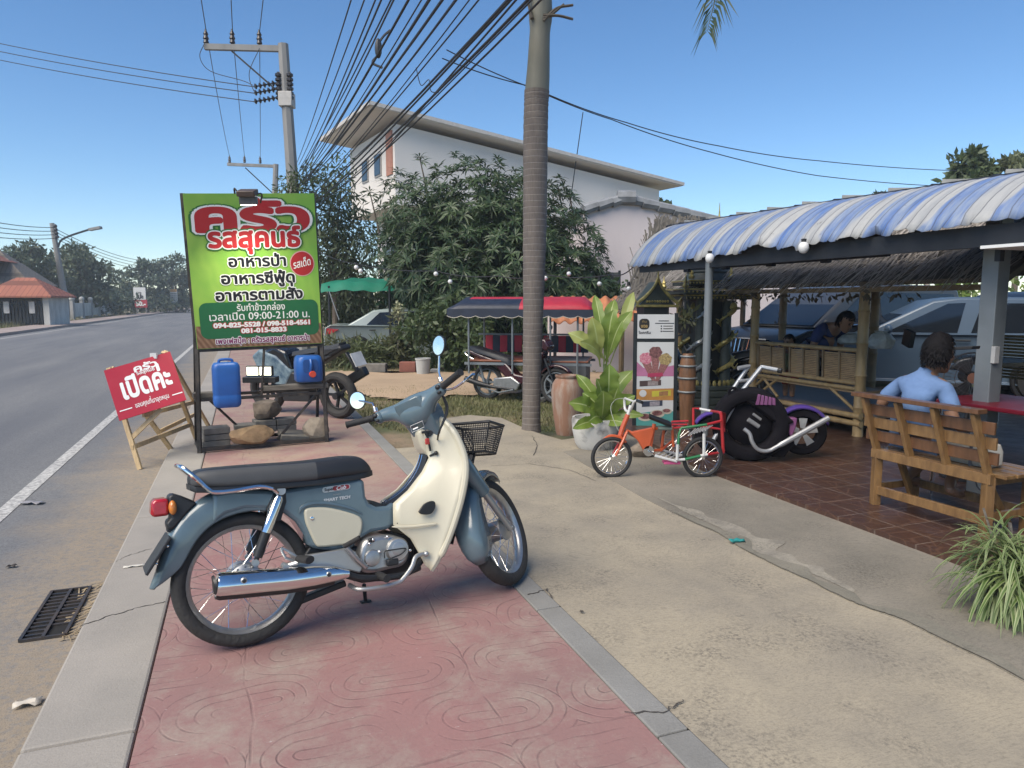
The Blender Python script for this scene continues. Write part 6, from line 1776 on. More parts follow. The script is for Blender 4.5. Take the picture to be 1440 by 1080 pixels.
t = thing('palm_tree', 'tall ringed palm trunk between motorbike and potted plants', 'palm tree', (pb.x, pb.y, 0))
pts = [(747, 607, 0.118), (747, 596, 0.108), (747.5, 560, 0.105), (748.5, 500, 0.108), (750, 430, 0.118), (751.5, 350, 0.131), (752.5, 280, 0.136), (753, 200, 0.137), (754, 150, 0.135), (755, 128, 0.139)]
P = [W(a, b, PLY) - pb for a, b, c in pts]
mb = MB(); mb.tube(smooth_path(P, 14), list(np.interp(np.linspace(0, 9, 127), range(10), [c[2] for c in pts]) * (1 + 0.014 * np.sin(np.arange(127) * 1.9) + rng.normal(0, 0.006, 127))), 24); mb.build('trunk', palm_bark(), t, smooth=60)
P2 = [W(a, b, PLY) - pb for a, b in ((755, 131), (757, 100), (758.5, 60), (760, 30), (761, -10), (762, -60))]
mb = MB(); mb.tube(smooth_path(P2, 4), [0.135, 0.133, 0.131, 0.129, 0.126, 0.123, 0.120, 0.117, 0.115, 0.113, 0.112, 0.116, 0.125, 0.13, 0.125, 0.12, 0.11, 0.10, 0.08, 0.07, 0.05], 16); mb.build('crownshaft', pm('palm_crownshaft', (0.21, 0.205, 0.16), 0.6, var=0.4, scale=3, stretch=(1, 1, 0.2)), t)
mb = MB()
for a in ([(764, 30), (782, 12), (806, 7)], [(764, 26), (776, 20), (793, 6)], [(764, 22), (785, 22), (806, 27)], [(748, 26), (744, 10), (738, -20)]):
 q = [W(x, y, PLY - 0.1) - pb for x, y in a]; mb.tube(smooth_path(q, 5), [0.035, 0.03, 0.028, 0.026, 0.024, 0.022, 0.022, 0.022, 0.022, 0.022, 0.02], 7, squash=0.6)
mb.build('old_frond_stubs', pm('dry_frond', (0.12, 0.10, 0.075), 0.8, var=0.4), t)
PALML = leaf_mat('palm_frond_green', (0.035, 0.065, 0.03), (0.07, 0.10, 0.05), 0.2)
def frond(mb, path, leaf=0.5, n=46, droop=0.35, w=0.022):
 P = smooth_path(path, 10); m = len(P)
 mb.tube(P, [0.022 * (1 - 0.85 * i / (m - 1)) for i in range(m)], 5)
 for i in range(n):
  f = 0.12 + 0.88 * i / (n - 1); x = f * (m - 1); k = min(int(x), m - 2)
  p = P[k].lerp(P[k + 1], x - k); tn = (P[k + 1] - P[k]).normalized(); sd_ = tn.cross(Vector((0, 0, 1)))
  if sd_.length < 0.05: sd_ = tn.cross(Vector((1, 0, 0)))
  sd_.normalize()
  L = leaf * (0.55 + 0.45 * math.sin(PI * min(1, f * 0.9)))
  for s in (-1, 1):
   d = (sd_ * s + tn * 0.8 + Vector((0, 0, rng.normal(0, 0.18)))).normalized()
   a = p; b2 = p + d * L * 0.5; e = p + d * L + Vector((0, 0, -droop * L)); wv = tn * w
   mb.add([a, b2 - wv, e, b2 + wv], [(0, 1, 2, 3)])
ctop = W(762, -60, PLY) - pb
mb = MB()
frond(mb, [ctop, ctop + Vector((0.7, -0.1, 0.6)), ctop + Vector((1.5, -0.15, 0.45)), W(1004, -25, 8.0) - pb, W(995, 44, 7.95) - pb], 0.34, 60, 0.5)
for k in range(8):
 a = k * 0.79 + 0.5
 d = Vector((math.cos(a), math.sin(a), 0))
 if -0.35 < math.atan2(d.y, d.x) < 0.25: continue
 frond(mb, [ctop, ctop + d * 0.7 + Vector((0, 0, 0.9)), ctop + d * 1.5 + Vector((0, 0, 1.15)), ctop + d * 2.3 + Vector((0, 0, 0.9))], 0.5, 40)
mb.build('fronds', PALML, t, smooth=0, fixn=False)
# terracotta jar
jp = W(797, 618, 7.85); jp.z = 0
t = thing('water_jar', 'tall weathered terracotta water jar beside the palm trunk', 'jar', jp)
JARM = pm('weathered_terracotta', (0.24, 0.13, 0.085), 0.8, var=0.45, scale=7, col2=(0.30, 0.235, 0.19), stretch=(1.4, 1.4, 0.3), lo=0.45, hi=0.62, bmp=0.25, bscale=30)
mb = MB(); mb.lathe([(0.0, 0.0), (0.115, 0.0), (0.125, 0.03), (0.150, 0.2), (0.172, 0.38), (0.178, 0.48), (0.165, 0.57), (0.135, 0.62), (0.122, 0.635), (0.135, 0.65), (0.137, 0.668), (0.118, 0.67), (0.11, 0.63), (0.0, 0.6)], 28); mb.build('body', JARM, t, smooth=50)
# white pot with big leaved plant
pp = W(838, 640, 7.15); pp.z = 0
POTW = pm('stained_white_pot', (0.52, 0.51, 0.48), 0.8, var=0.5, scale=4, col2=(0.22, 0.21, 0.20), lo=0.5, hi=0.62)
pot = thing('plant_pot', 'stained white round pot at the edge of the yard', 'plant pot', pp)
mb = MB(); mb.lathe([(0.0, 0.0), (0.185, 0.0), (0.215, 0.05), (0.245, 0.18), (0.252, 0.28), (0.245, 0.31), (0.225, 0.31), (0.22, 0.26), (0.0, 0.25)], 30); mb.build('pot', POTW, pot, smooth=50)
pl0 = Vector((pp.x + 0.06, pp.y, 0.26))
t = thing('broad_leaf_plant', 'tall plant with broad yellow green paddle leaves in the white pot', 'plant', pl0)
def paddle_mat():
 m = leaf_mat('paddle_leaf', (0.12, 0.21, 0.035), (0.26, 0.34, 0.07), 0.35, 0.38, 5.0); return m
PAD, PAD2 = paddle_mat(), leaf_mat('paddle_leaf_yellow', (0.28, 0.35, 0.08), (0.42, 0.43, 0.15), 0.35, 0.4, 5.0)
def paddle(mb, p0, p1, w, nrm, bend=0.12, n=14, stalk=0.2, fold=0.25, wave=0.0):
 p0, p1 = Vector(p0), Vector(p1); ax = p1 - p0; L = ax.length; nrm = Vector(nrm); nrm = (nrm - ax * nrm.dot(ax) / L ** 2).normalized(); sd_ = ax.cross(nrm).normalized()
 vs = []; ph = rng.random() * 6
 cols = (-1.0, -0.55, -0.07, 0.07, 0.55, 1.0)
 for i in range(n + 1):
  f = i / n
  c = p0 + ax * f + nrm * (bend * L * 4 * f * (1 - f)) + sd_ * (0.03 * L * math.sin(f * 3 + ph)) - Vector((0, 0, 0.10 * L * max(0, f - 0.6) ** 2 * 4))
  g = max(0.0, (f - stalk) / (1 - stalk))
  ww = 0.5 * w * (0.10 + 0.90 * min(1, g * 1.9) ** 0.8) * (1 - max(0, (g - 0.62) / 0.38) ** 2.6) if g > 0 else 0.05 * w
  ww = max(ww, 0.004)
  for k_ in cols:
   ruf = wave * ww * math.sin(i * 1.9 + ph + (2 if k_ > 0 else 0)) * abs(k_) ** 2
   vs.append(c + sd_ * (k_ * ww * (1 + 0.05 * math.sin(i * 2.7 + ph))) + nrm * (fold * ww * abs(k_) + ruf))
 o = len(mb.v); mb.v += [tuple(v) for v in vs]
 for i in range(n):
  for j in range(5):
   mb.f.append((o + i * 6 + j, o + i * 6 + j + 1, o + (i + 1) * 6 + j + 1, o + (i + 1) * 6 + j)); mb.m.append(1 if j == 2 else 0)
RIBM = leaf_mat('leaf_midrib', (0.36, 0.44, 0.16), (0.42, 0.48, 0.2), 0.2)
stem_top = W(851, 512, 7.15) - pl0
mb = MB(); mb.tube(smooth_path([(0, 0, -0.05), stem_top * 0.5 + Vector((0.02, 0, 0)), stem_top], 5), [0.03] * 6 + [0.022] * 5, 8); mb.build('stem', pm('green_stem', (0.12, 0.17, 0.05), 0.6), t)
ups = [((800, 462), 0.15, 0, -0.1, 1), ((838, 408), 0.11, 0, 0.1, 0), ((830, 441), 0.16, 0, -0.25, 1), ((866, 430), 0.17, 0, -0.2, 0), ((888, 432), 0.13, 0, -0.02, 0), ((893, 404), 0.11, 1, 0.15, 1), ((878, 446), 0.12, 0, -0.3, 0), ((815, 478), 0.12, 0, -0.3, 1), ((862, 415), 0.14, 0, 0.2, 0)]
lows = [((812, 520), 0.13, 0, 0.0, 0), ((800, 560), 0.17, 0, -0.28, 0), ((838, 528), 0.15, 0, -0.3, 0), ((858, 506), 0.2, 0, -0.2, 0), ((888, 514), 0.17, 0, 0.0, 0), ((806, 600), 0.12, 1, -0.35, 0), ((905, 578), 0.09, 1, -0.2, 0), ((820, 548), 0.18, 0, -0.15, 0), ((868, 540), 0.2, 0, -0.32, 0), ((880, 590), 0.12, 1, -0.35, 0), ((846, 545), 0.19, 0, -0.38, 0), ((828, 590), 0.16, 1, -0.4, 0), ((893, 552), 0.13, 0, -0.2, 0)]
for lst, b0 in ((ups, stem_top), (lows, Vector((0.0, 0, 0.02)))):
 for (px, w, m_, dy, yel) in lst:
  p1 = W(px[0], px[1], 7.15 + dy) - pl0
  mb = MB(); paddle(mb, b0 + Vector((rng.normal(0, 0.02), rng.normal(0, 0.02), rng.normal(0, 0.03))), p1, w, (rng.normal(0, 0.25), -1, 0.35), 0.10 + 0.05 * rng.random(), wave=0.22)
  mb.build('leaf', [PAD2 if yel else PAD, RIBM], t, smooth=60, fixn=False)
# spider plant at right edge, in a low dark pot
sp0 = W(1414, 850, 3.25); sp0.z = 0
pt = thing('plant_pot', 'dark low pot hidden under the arching striped leaves', 'plant pot', sp0)
mb = MB(); mb.lathe([(0, 0), (0.09, 0), (0.115, 0.13), (0.12, 0.145), (0.11, 0.145), (0, 0.13)], 20); mb.build('pot', pm('dark_pot', (0.05, 0.05, 0.05), 0.6), pt)
t = thing('spider_plant', 'spider plant with arching cream striped leaves at the right edge', 'plant', sp0 + Vector((0, 0, 0.13)))
SPG = leaf_mat('striped_leaf_green', (0.075, 0.135, 0.03), (0.13, 0.20, 0.055), 0.25, 0.45, 8)
SPW = leaf_mat('striped_leaf_cream', (0.22, 0.29, 0.12), (0.34, 0.38, 0.19), 0.25, 0.45, 8)
def blade_strip(mb, p0, d, L, w, droop, n=7):
 d = Vector(d).normalized(); c = Vector(p0); vs = []; sd_ = d.cross(Vector((0, 0, 1)))
 sd_ = sd_.normalized() if sd_.length > 1e-3 else Vector((1, 0, 0))
 for i in range(n + 1):
  f = i / n; ww = w * (1 - f ** 2.2) * (0.6 + 0.4 * min(1, f * 4))
  vs += [c - sd_ * ww, c - sd_ * ww * 0.45 + Vector((0, 0, -0.15 * ww)), c + sd_ * ww * 0.45 + Vector((0, 0, -0.15 * ww)), c + sd_ * ww]
  d = (d + Vector((0, 0, -droop / n))).normalized(); c = c + d * (L / n)
 for st, sl in ((0, 0), (1, 1), (2, 0)):
  o = len(mb.v); mb.slot = sl
  mb.add(vs if st == 0 else [], [])
  base = o if st == 0 else base
  mb.f += [(base + i * 4 + st, base + i * 4 + st + 1, base + (i + 1) * 4 + st + 1, base + (i + 1) * 4 + st) for i in range(n)]; mb.m += [sl] * n
mb = MB()
for i in range(330):
 a = rng.random() * 2 * PI; el = rng.uniform(0.15, 1.35)
 p0 = Vector((rng.normal(0, 0.05), rng.normal(0, 0.05), rng.uniform(0.0, 0.22)))
 blade_strip(mb, p0, (math.cos(a) * math.cos(el), math.sin(a) * math.cos(el), math.sin(el)), rng.uniform(0.2, 0.36), rng.uniform(0.005, 0.009), rng.uniform(1.6, 3.4))
for i in range(130):
 a = rng.uniform(0.85 * PI, 2.1 * PI); el = rng.uniform(0.0, 1.0)
 blade_strip(mb, (rng.uniform(-0.05, 0.2), rng.normal(-0.04, 0.04), rng.uniform(-0.02, 0.1)), (math.cos(a) * math.cos(el), math.sin(a) * math.cos(el), math.sin(el)), rng.uniform(0.26, 0.42), rng.uniform(0.012, 0.018), rng.uniform(2.0, 3.2))
mb.build('leaves', [SPW, SPG], t, smooth=60, fixn=False)
for (px, py, lab) in ((1362, 745, 0), (1358, 768, 1)):
 q = W(px, py, 3.2) - t.location; mb = MB()
 for k in range(9):
  a = k * 0.7; blade_strip(mb, q, (math.cos(a), math.sin(a) * 0.6, 0.5 + 0.3 * (k % 2)), 0.075, 0.005, 1.2, 4)
 mb.build('plantlet', [SPW, SPG], t, smooth=60, fixn=False)
 mb = MB(); mb.tube(smooth_path([q, q * 0.6 + Vector((0.03, 0, 0.06)), (0.05, 0, 0.1)], 5), 0.0018, 5); mb.build('runner', pm('runner_straw', (0.35, 0.3, 0.18), 0.7), t)
for (a, b, lab) in (((1383, 715), (1404, 775), 'grey wooden stake leaning in the spider plant pot'), ((1420, 735), (1424, 800), 'short wooden stake standing at the right of the spider plant')):
 mb = MB(); p, q = W(a[0], a[1], 3.4), W(b[0] + 6, b[1] + 25, 3.35); mb.bar((0, 0, 0), q - p, 0.014, 0.010); tag(mb.build('stake', WOODG, None, smooth=0), lab, 'stake').location = p
# ================================================================ RESTAURANT: CANOPY, SALA, HUT, SHRINE
BAM = pm('bamboo', (0.40, 0.28, 0.13), 0.5, var=0.4, scale=4, col2=(0.24, 0.17, 0.085), stretch=(3, 3, 1))
BAMD = pm('old_bamboo', (0.25, 0.18, 0.10), 0.6, var=0.5, scale=4)
GSTEEL = pm('grey_painted_steel', (0.21, 0.235, 0.25), 0.5, 0.2, var=0.2, scale=4)
NAVY = pm('dark_roof_steel', (0.022, 0.026, 0.034), 0.6, 0.2, var=0.3)
def stripes_mat():
 m, nt, b = new_mat('blue_white_roof_sheet')
 v = objco(nt)
 sep = nt.nodes.new('ShaderNodeSeparateXYZ'); nt.links.new(v, sep.inputs[0])
 n1 = noise(nt, objco(nt, (0.3, 1, 0.3)), 3.6, 2)
 y = math_n(nt, 'ADD', sep.outputs['Y'], math_n(nt, 'MULTIPLY', n1, 0.35))
 k = math_n(nt, 'FRACT', math_n(nt, 'DIVIDE', y, 0.50))
 st = math_n(nt, 'MULTIPLY', ramp(nt, k, 0.38, 0.42), ramp(nt, k, 1.0, 0.96))
 fade = ramp(nt, noise(nt, objco(nt, (1, 7, 1)), 1.9, 6, 0.7), 0.36, 0.64)
 blue = mixc(nt, fade, (0.09, 0.175, 0.41), (0.31, 0.355, 0.42))
 white = mixc(nt, fade, (0.47, 0.465, 0.44), (0.35, 0.355, 0.355))
 c = mixc(nt, st, white, blue)
 rib = math_n(nt, 'FRACT', math_n(nt, 'DIVIDE', sep.outputs['Y'], 0.105))
 rl = ramp(nt, math_n(nt, 'ABSOLUTE', math_n(nt, 'SUBTRACT', rib, 0.5)), 0.06, 0.02)
 c = mixc(nt, math_n(nt, 'MULTIPLY', rl, 0.75), c, (0.10, 0.10, 0.11))
 rust = math_n(nt, 'MAXIMUM', ramp(nt, noise(nt, v, 6.0, 6, 0.75), 0.62, 0.70), math_n(nt, 'MULTIPLY', ramp(nt, noise(nt, objco(nt, (1.5, 9, 1.5)), 2.2, 5, 0.7), 0.56, 0.75), 0.55))
 c = mixc(nt, math_n(nt, 'MULTIPLY', rust, 0.75), c, (0.12, 0.10, 0.085))
 nt.links.new(c, b.inputs['Base Color']); b.inputs['Roughness'].default_value = 0.5
 return m
ROOFM = stripes_mat()
t = thing('canopy', 'restaurant canopy with blue and white striped curved roof sheets', 'canopy', (0, 0, 0), YAW)
E_T, E_Z, T_T, T_Z, S0, S1 = 4.55, 1.965, 5.32, 2.415, 0.4, 7.95
rr_ = random.Random(11)
edge = [rr_.gauss(0, 0.012) for _ in range(400)]
def roof_fn(a, b):
 s = S0 + (S1 - S0) * a
 th = b * PI / 2
 tt = E_T + (T_T - E_T) * (0.55 * b + 0.45 * (1 - math.cos(th * 0.98)))
 z = E_Z - 0.018 * (s - 5.0) + (T_Z + 0.016 * (s - 5.5) - E_Z + 0.018 * (s - 5.0)) * (0.5 * math.sin(th) + 0.5 * (1 - (1 - b) ** 1.5))
 rip = 0.012 * abs(math.sin(PI * s / 0.105)) ** 6
 i = int(a * 360)
 if b < 0.01: z -= edge[i // 6] + 0.01; tt += edge[i // 5] * 1.5
 if 5.35 < s < 5.75: z += 0.05 * (1 - b) * math.sin((s - 5.35) / 0.4 * PI); tt -= 0.05 * (1 - b)
 return Vector((tt + rip * 0.5, s, z + rip))
mb = MB(); mb.grid(roof_fn, 360, 9)
mb.build('roof_sheet', ROOFM, t, smooth=50, solid=0.004, fixn=False)
for i in range(15):          # big rolled sheet ends along the top edge
 s = S0 + 0.35 + i * 0.52
 mb = MB(); mb.slot = 1; zr = T_Z + 0.016 * (s - 5.5); mb.tube([(T_T + 0.02, s, zr - 0.02), (T_T + 0.9, s, zr + 0.05)], 0.06, 8); mb.slot = 0; mb.box((T_T + 0.3, s - 0.26, zr + 0.025), (0.5, 0.40, 0.03), (R(8), 0, 0)); mb.slot = 1; mb.tube([(T_T - 0.005, s - 0.30, zr + 0.005), (T_T - 0.005, s + 0.25, zr + 0.012)], 0.018, 5)
 mb.build('ridge_roll', [pm('pale_sheet', (0.40, 0.40, 0.38), 0.6, var=0.3), NAVY], t)
mb = MB(); mb.prism([(T_T, T_Z - 0.07), (T_T + 0.04, T_Z + 0.005), (T_T + 4.5, T_Z + 0.12), (T_T + 4.5, T_Z + 0.03)], S0, 4.75, lambda a, b, d: Vector((a, d, b))); mb.build('rear_roof', NAVY, t, smooth=0)
mb = MB(); mb.box((E_T + 0.10, (S0 + S1) / 2 - 0.05, E_Z - 0.06), (0.05, S1 - S0 - 0.2, 0.14)); mb.build('front_beam', NAVY, t, smooth=0)
mb = MB(); mb.box((T_T + 0.05, (S0 + S1) / 2, T_Z - 0.12), (0.05, S1 - S0 - 0.2, 0.12)); mb.build('rear_beam', NAVY, t, smooth=0)
for k in range(4):
 mb = MB(); mb.box((T_T + 0.08, 5.15 + 0.78 * k, T_Z - 0.36), (0.03, 0.66, 0.36)); mb.build('dark_board', pm('navy_board', (0.014, 0.018, 0.028), 0.6), t, smooth=0)
 mb = MB(); mb.box((T_T + 0.06, 5.54 + 0.78 * k, T_Z - 0.36), (0.05, 0.10, 0.40)); mb.build('board_post', NAVY, t, smooth=0)
for s in (1.2, 2.6, 4.0, 5.4, 6.8, 7.85):
 mb = MB(); mb.bar((E_T + 0.1, s, E_Z - 0.02), (T_T + 0.05, s, T_Z - 0.1), 0.04, 0.05); mb.build('rafter', NAVY, t, smooth=0)
mb = MB(); mb.tube([(E_T + 0.10, 6.41, 0.03), (E_T + 0.10, 6.41, E_Z - 0.05)], 0.042, 14); mb.build('post', GSTEEL, t)
mb = MB(); mb.box((5.0, 3.56, 1.08), (0.12, 0.12, 2.10)); mb.build('column', GSTEEL, t, smooth=0, bevel=0.006)
mb = MB(); mb.box((4.96, 3.49, 1.10), (0.05, 0.03, 0.12)); mb.build('socket_plate', pm('socket_grey', (0.45, 0.45, 0.44), 0.5), t, smooth=0, bevel=0.004)
mb = MB(); mb.box((5.0, 2.75, 1.83), (0.85, 1.25, 0.02)); mb.build('ceiling_board', pm('white_board', (0.78, 0.78, 0.76), 0.6, var=0.05), t, smooth=0)
mb = MB(); mb.box((E_T + 0.3, 4.6, E_Z - 0.05), (0.03, 2.2, 0.03)); mb.box((E_T + 0.25, 3.4, E_Z - 0.12), (0.04, 0.04, 0.2)); mb.build('tie_bar', NAVY, t, smooth=0)
# dark kiosk wall at the right edge
t = thing('kiosk', 'dark kiosk wall with door and handle behind the grey steel column', 'kiosk', (0, 0, 0), YAW)
mb = MB(); mb.box((5.55, 2.2, 0.98), (1.2, 1.9, 1.85)); mb.build('wall', pm('dark_board', (0.018, 0.017, 0.02), 0.6), t, smooth=0)
mb = MB(); mb.box((5.30, 3.165, 0.98), (0.10, 0.04, 1.84)); mb.box((5.5, 3.16, 0.98), (0.03, 0.04, 1.84)); mb.build('door_frame', pm('kiosk_brown', (0.05, 0.032, 0.025), 0.5), t, smooth=0)
mb = MB(); mb.box((5.85, 3.17, 1.30), (0.5, 0.03, 0.5)); mb.build('upper_panel', pm('olive_panel', (0.07, 0.06, 0.03), 0.6), t, smooth=0)
mb = MB(); mb.tube(smooth_path([(5.72, 3.18, 0.98), (5.72, 3.21, 1.0), (5.72, 3.21, 1.10), (5.72, 3.18, 1.12)], 4), 0.008, 6); mb.build('handle', CHROME, t)
# string lights
BULB = pm('white_bulb', (0.75, 0.75, 0.73), 0.35, var=0.05)
bulbs = [(501, 376, 14.5, 'by the signboard, left of a pair'), (507, 381, 14.3, 'by the signboard, right of a pair'), (613, 385, 12.8, 'over the silver car, upper one of two'), (633, 396, 12.4, 'over the silver car, lower one of two'), (767, 391, 11.6, 'just right of the palm trunk'), (800, 385, 11.3, 'above the red canopy of the sidecar'), (843, 399, 10.8, 'above the tall leafy plant'), (884, 406, 10.4, 'at the blue roof end')]
for px, py, Y, lab in bulbs:
 c = W(px, py, Y); t = thing('bulb', 'white bulb on the string light ' + lab, 'light bulb', c, group='bulbs of the string light')
 mb = MB(); mb.ball((0, 0, 0), 0.042 * Y / 13, 12, 8); mb.build('globe', BULB, t)
 mb = MB(); mb.lathe([(0.022, 0.045), (0.022, 0.10), (0.0, 0.10)], 8); mb.build('socket', BLKP, t)
for px, py, Y, r, lab in ((998, 363, 7.4, 0.045, 'beside the grey canopy post'), (1130, 348, 6.2, 0.045, 'in the middle of the canopy edge'), (1315, 334, 5.2, 0.042, 'at the right under the canopy edge'), (902, 370, 8.9, 0.035, 'at the far left end of the canopy')):
 c = W(px, py, Y); t = thing('bulb', 'round white bulb hanging under the blue roof ' + lab, 'light bulb', c, group='bulbs under the blue roof')
 mb = MB(); mb.ball((0, 0, 0), (r, r, r * 1.15), 14, 10); mb.build('globe', BULB, t)
 mb = MB(); mb.lathe([(0.02, r * 0.9), (0.024, r * 1.6), (0.0, r * 1.7)], 8); mb.build('socket', BLKP, t)
sagwire([W(446, 352, 15.5), W(501, 371, 14.5), W(613, 381, 12.8), W(700, 388, 12.0), W(767, 386, 11.6), W(860, 386, 10.6), W(890, 376, 9.0)], 0.008, 'light_string_cable', 'black string light cable from the signboard to the blue roof', 'cable', None, 0.05)
# ---------------------------------------------------------------- thatched sala
def thatch_mat(name, c1, c2):
 m, nt, b = new_mat(name)
 g = nt.nodes.new('ShaderNodeNewGeometry'); v = objco(nt)
 c = mixc(nt, g.outputs['Random Per Island'], c1, c2)
 nt.links.new(mixc(nt, math_n(nt, 'MULTIPLY', noise(nt, v, 12, 4), 0.5), c, (c2[0] * 0.5, c2[1] * 0.5, c2[2] * 0.5)), b.inputs['Base Color']); b.inputs['Roughness'].default_value = 0.9
 return m
THA = thatch_mat('dry_thatch', (0.56, 0.51, 0.45), (0.26, 0.23, 0.195))
THD = thatch_mat('old_thatch', (0.19, 0.17, 0.14), (0.10, 0.09, 0.075))
def thatch(mb, p_top, p_bot, width_dir, n_rows, n_per, L, w, lift=0.03, rag=0.10):
 p_top, p_bot, wd = Vector(p_top), Vector(p_bot), Vector(width_dir)
 sl = (p_bot - p_top); sn = sl.normalized(); nr = wd.normalized().cross(sn)
 if nr.z < 0: nr = -nr
 for i in range(n_rows):
  f = (i + 1) / n_rows
  for j in range(n_per):
   a = rng.random()
   p = p_top + sl * f + wd * a + nr * (lift * (0.5 + rng.random()))
   d = (sn + wd.normalized() * rng.normal(0, 0.25) + nr * rng.normal(0.02, 0.06) + Vector((0, 0, -0.12 * (f > 0.98)))).normalized()
   l = L * rng.uniform(0.6, 1.15)
   q0 = p - d * l * (1.0 if f < 0.99 else 0.75); q1 = p + d * (l * 0.0 + (rag * rng.random() if f > 0.98 else 0))
   s = d.cross(nr).normalized() * w * rng.uniform(0.6, 1.3)
   mb.add([q0 - s, q0 + s, q1 + s * 0.5, q1 - s * 0.5], [(0, 1, 2, 3)])
sala = thing('sala', 'thatched bamboo sala with railing seats beside the canopy', 'pavilion', (0, 0, 0), YAW)
F_T, B_T = 6.17, 8.2
def bamboo_pole(a, b, r, name, parent, mat=None, seg=0.34):
 a, b = Vector(a), Vector(b); L = (b - a).length; n = max(1, int(L / seg)); P, Rr = [], []
 for i in range(n):
  for f, k in ((0.0, 1.10), (0.05, 0.97), (0.5, 0.94), (0.95, 0.97), (0.995, 1.12)):
   P.append(a.lerp(b, (i + f) / n)); Rr.append(r * k)
 mb = MB(); mb.tube(P, Rr, 10); return mb.build(name, mat or BAM, parent, smooth=60)
for tt, s, r, h in ((F_T, 5.78, 0.058, 1.72), (F_T, 7.5, 0.055, 1.75), (F_T, 9.2, 0.055, 1.75)):
 bamboo_pole((tt, s, 0.0), (tt, s, h), r, 'post', sala)
for tt, s in ((B_T, 5.78), (B_T, 7.5), (B_T, 9.3)):
 bamboo_pole((tt, s, 0.0), (tt, s, 1.9), 0.062, 'post', sala, BAMD)
mb = MB(); mb.box(((F_T + B_T) / 2, 7.5, 0.235), (B_T - F_T, 3.6, 0.03)); mb.build('floor', pm('split_bamboo_floor', (0.20, 0.13, 0.07), 0.45, var=0.4, scale=6, stretch=(1, 12, 1)), sala, smooth=0)
for z, off in ((0.255, -0.05), (0.17, -0.04)): bamboo_pole((F_T + off, 5.7, z), (F_T + off, 9.3, z), 0.032, 'floor_rail', sala)
bamboo_pole((F_T, 5.74, 0.955), (F_T, 7.52, 0.955), 0.026, 'top_rail', sala); bamboo_pole((F_T - 0.01, 5.74, 0.60), (F_T - 0.01, 7.6, 0.60), 0.024, 'lower_rail', sala); bamboo_pole((F_T + 0.02, 5.74, 0.535), (F_T + 0.02, 7.6, 0.535), 0.026, 'seat_rail', sala)
for k, (sa, sb_) in enumerate(((5.85, 6.33), (6.41, 6.86), (6.96, 7.42))):
 mb = MB()
 n = 15
 for i in range(n):
  z = 0.625 + i * (0.30 / n)
  mb.box((F_T + 0.015 + 0.04 * (0.955 - z), (sa + sb_) / 2, z), (0.008, sb_ - sa, 0.0155))
 mb.build('slat_panel', pm('bamboo_slats', (0.40, 0.27, 0.135), 0.55, var=0.45, scale=9, col2=(0.25, 0.16, 0.08), stretch=(1, 1, 6)), sala, smooth=0, fixn=False)
 for s in (sa, (sa + sb_) / 2, sb_):
  mb = MB(); mb.bar((F_T + 0.02, s, 0.59), (F_T + 0.005, s, 0.945), 0.022, 0.022); mb.build('panel_stile', BAMD, sala, smooth=0)
for (s0_, z0_, s1_, z1_) in ((5.85, 0.30, 6.25, 0.53), (7.35, 0.53, 7.05, 0.30), (7.05, 0.53, 7.4, 0.30), (7.6, 0.3, 7.3, 0.52)):
 bamboo_pole((F_T + 0.02, s0_, z0_), (F_T + 0.02, s1_, z1_), 0.018, 'brace', sala)
mb = MB(); mb.box((F_T + 0.22, 6.65, 0.50), (0.40, 1.75, 0.025)); mb.build('seat', pm('split_bamboo_seat', (0.30, 0.20, 0.10), 0.55, var=0.4, scale=6, stretch=(1, 12, 1)), sala, smooth=0)
mb = MB(); thatch(mb, (7.25, 4.15, 2.42), (5.92, 4.15, 1.66), (0, 5.45, 0), 10, 400, 0.40, 0.008, 0.05, 0.24)
mb.build('thatch', THA, sala, smooth=0, fixn=False)
mb = MB(); mb.add([(7.25, 4.15, 2.40), (7.25, 9.6, 2.40), (5.98, 9.6, 1.66), (5.98, 4.15, 1.66), (8.6, 4.15, 1.8), (8.6, 9.6, 1.8)], [(0, 1, 2, 3), (0, 4, 5, 1)]); mb.build('roof', THD, sala, smooth=0, solid=0.05)
mb = MB(); mb.box((6.02, 6.9, 1.60), (0.05, 5.3, 0.05)); mb.build('eave_pole', BAMD, sala, smooth=0)
# dried leaves hanging under the eave
V, F = leaves(0, [((6.0, 5.2 + 0.33 * i, 1.56), (0.05, 0.22, 0.06), 16) for i in range(13)], 0.09, 0.45, 1.0)
mb = MB(); mb.add(V, F); mb.build('hanging_leaves', leaf_mat('dry_dark_leaves', (0.05, 0.045, 0.035), (0.10, 0.08, 0.05), 0.1), sala, smooth=0, fixn=False)
# far bamboo back rest facing the cars
for i in range(3):
 mb = MB()
 for k in range(14): mb.box((B_T - 0.05, 5.35 - i * 0.72, 0.62 + 0.036 * k), (0.012, 0.68, 0.026))
 o = mb.build('bamboo_screen', pm('bamboo_screen', (0.17, 0.13, 0.06), 0.6, var=0.4), None, smooth=0, fixn=False); o.rotation_euler = (0, 0, YAW)
 tag(o, ('bamboo slat screen below the left window of the blue car', 'bamboo slat screen below the middle of the blue car', 'bamboo slat screen mostly hidden behind the steel column')[i], 'screen', 'bamboo screens before the cars')
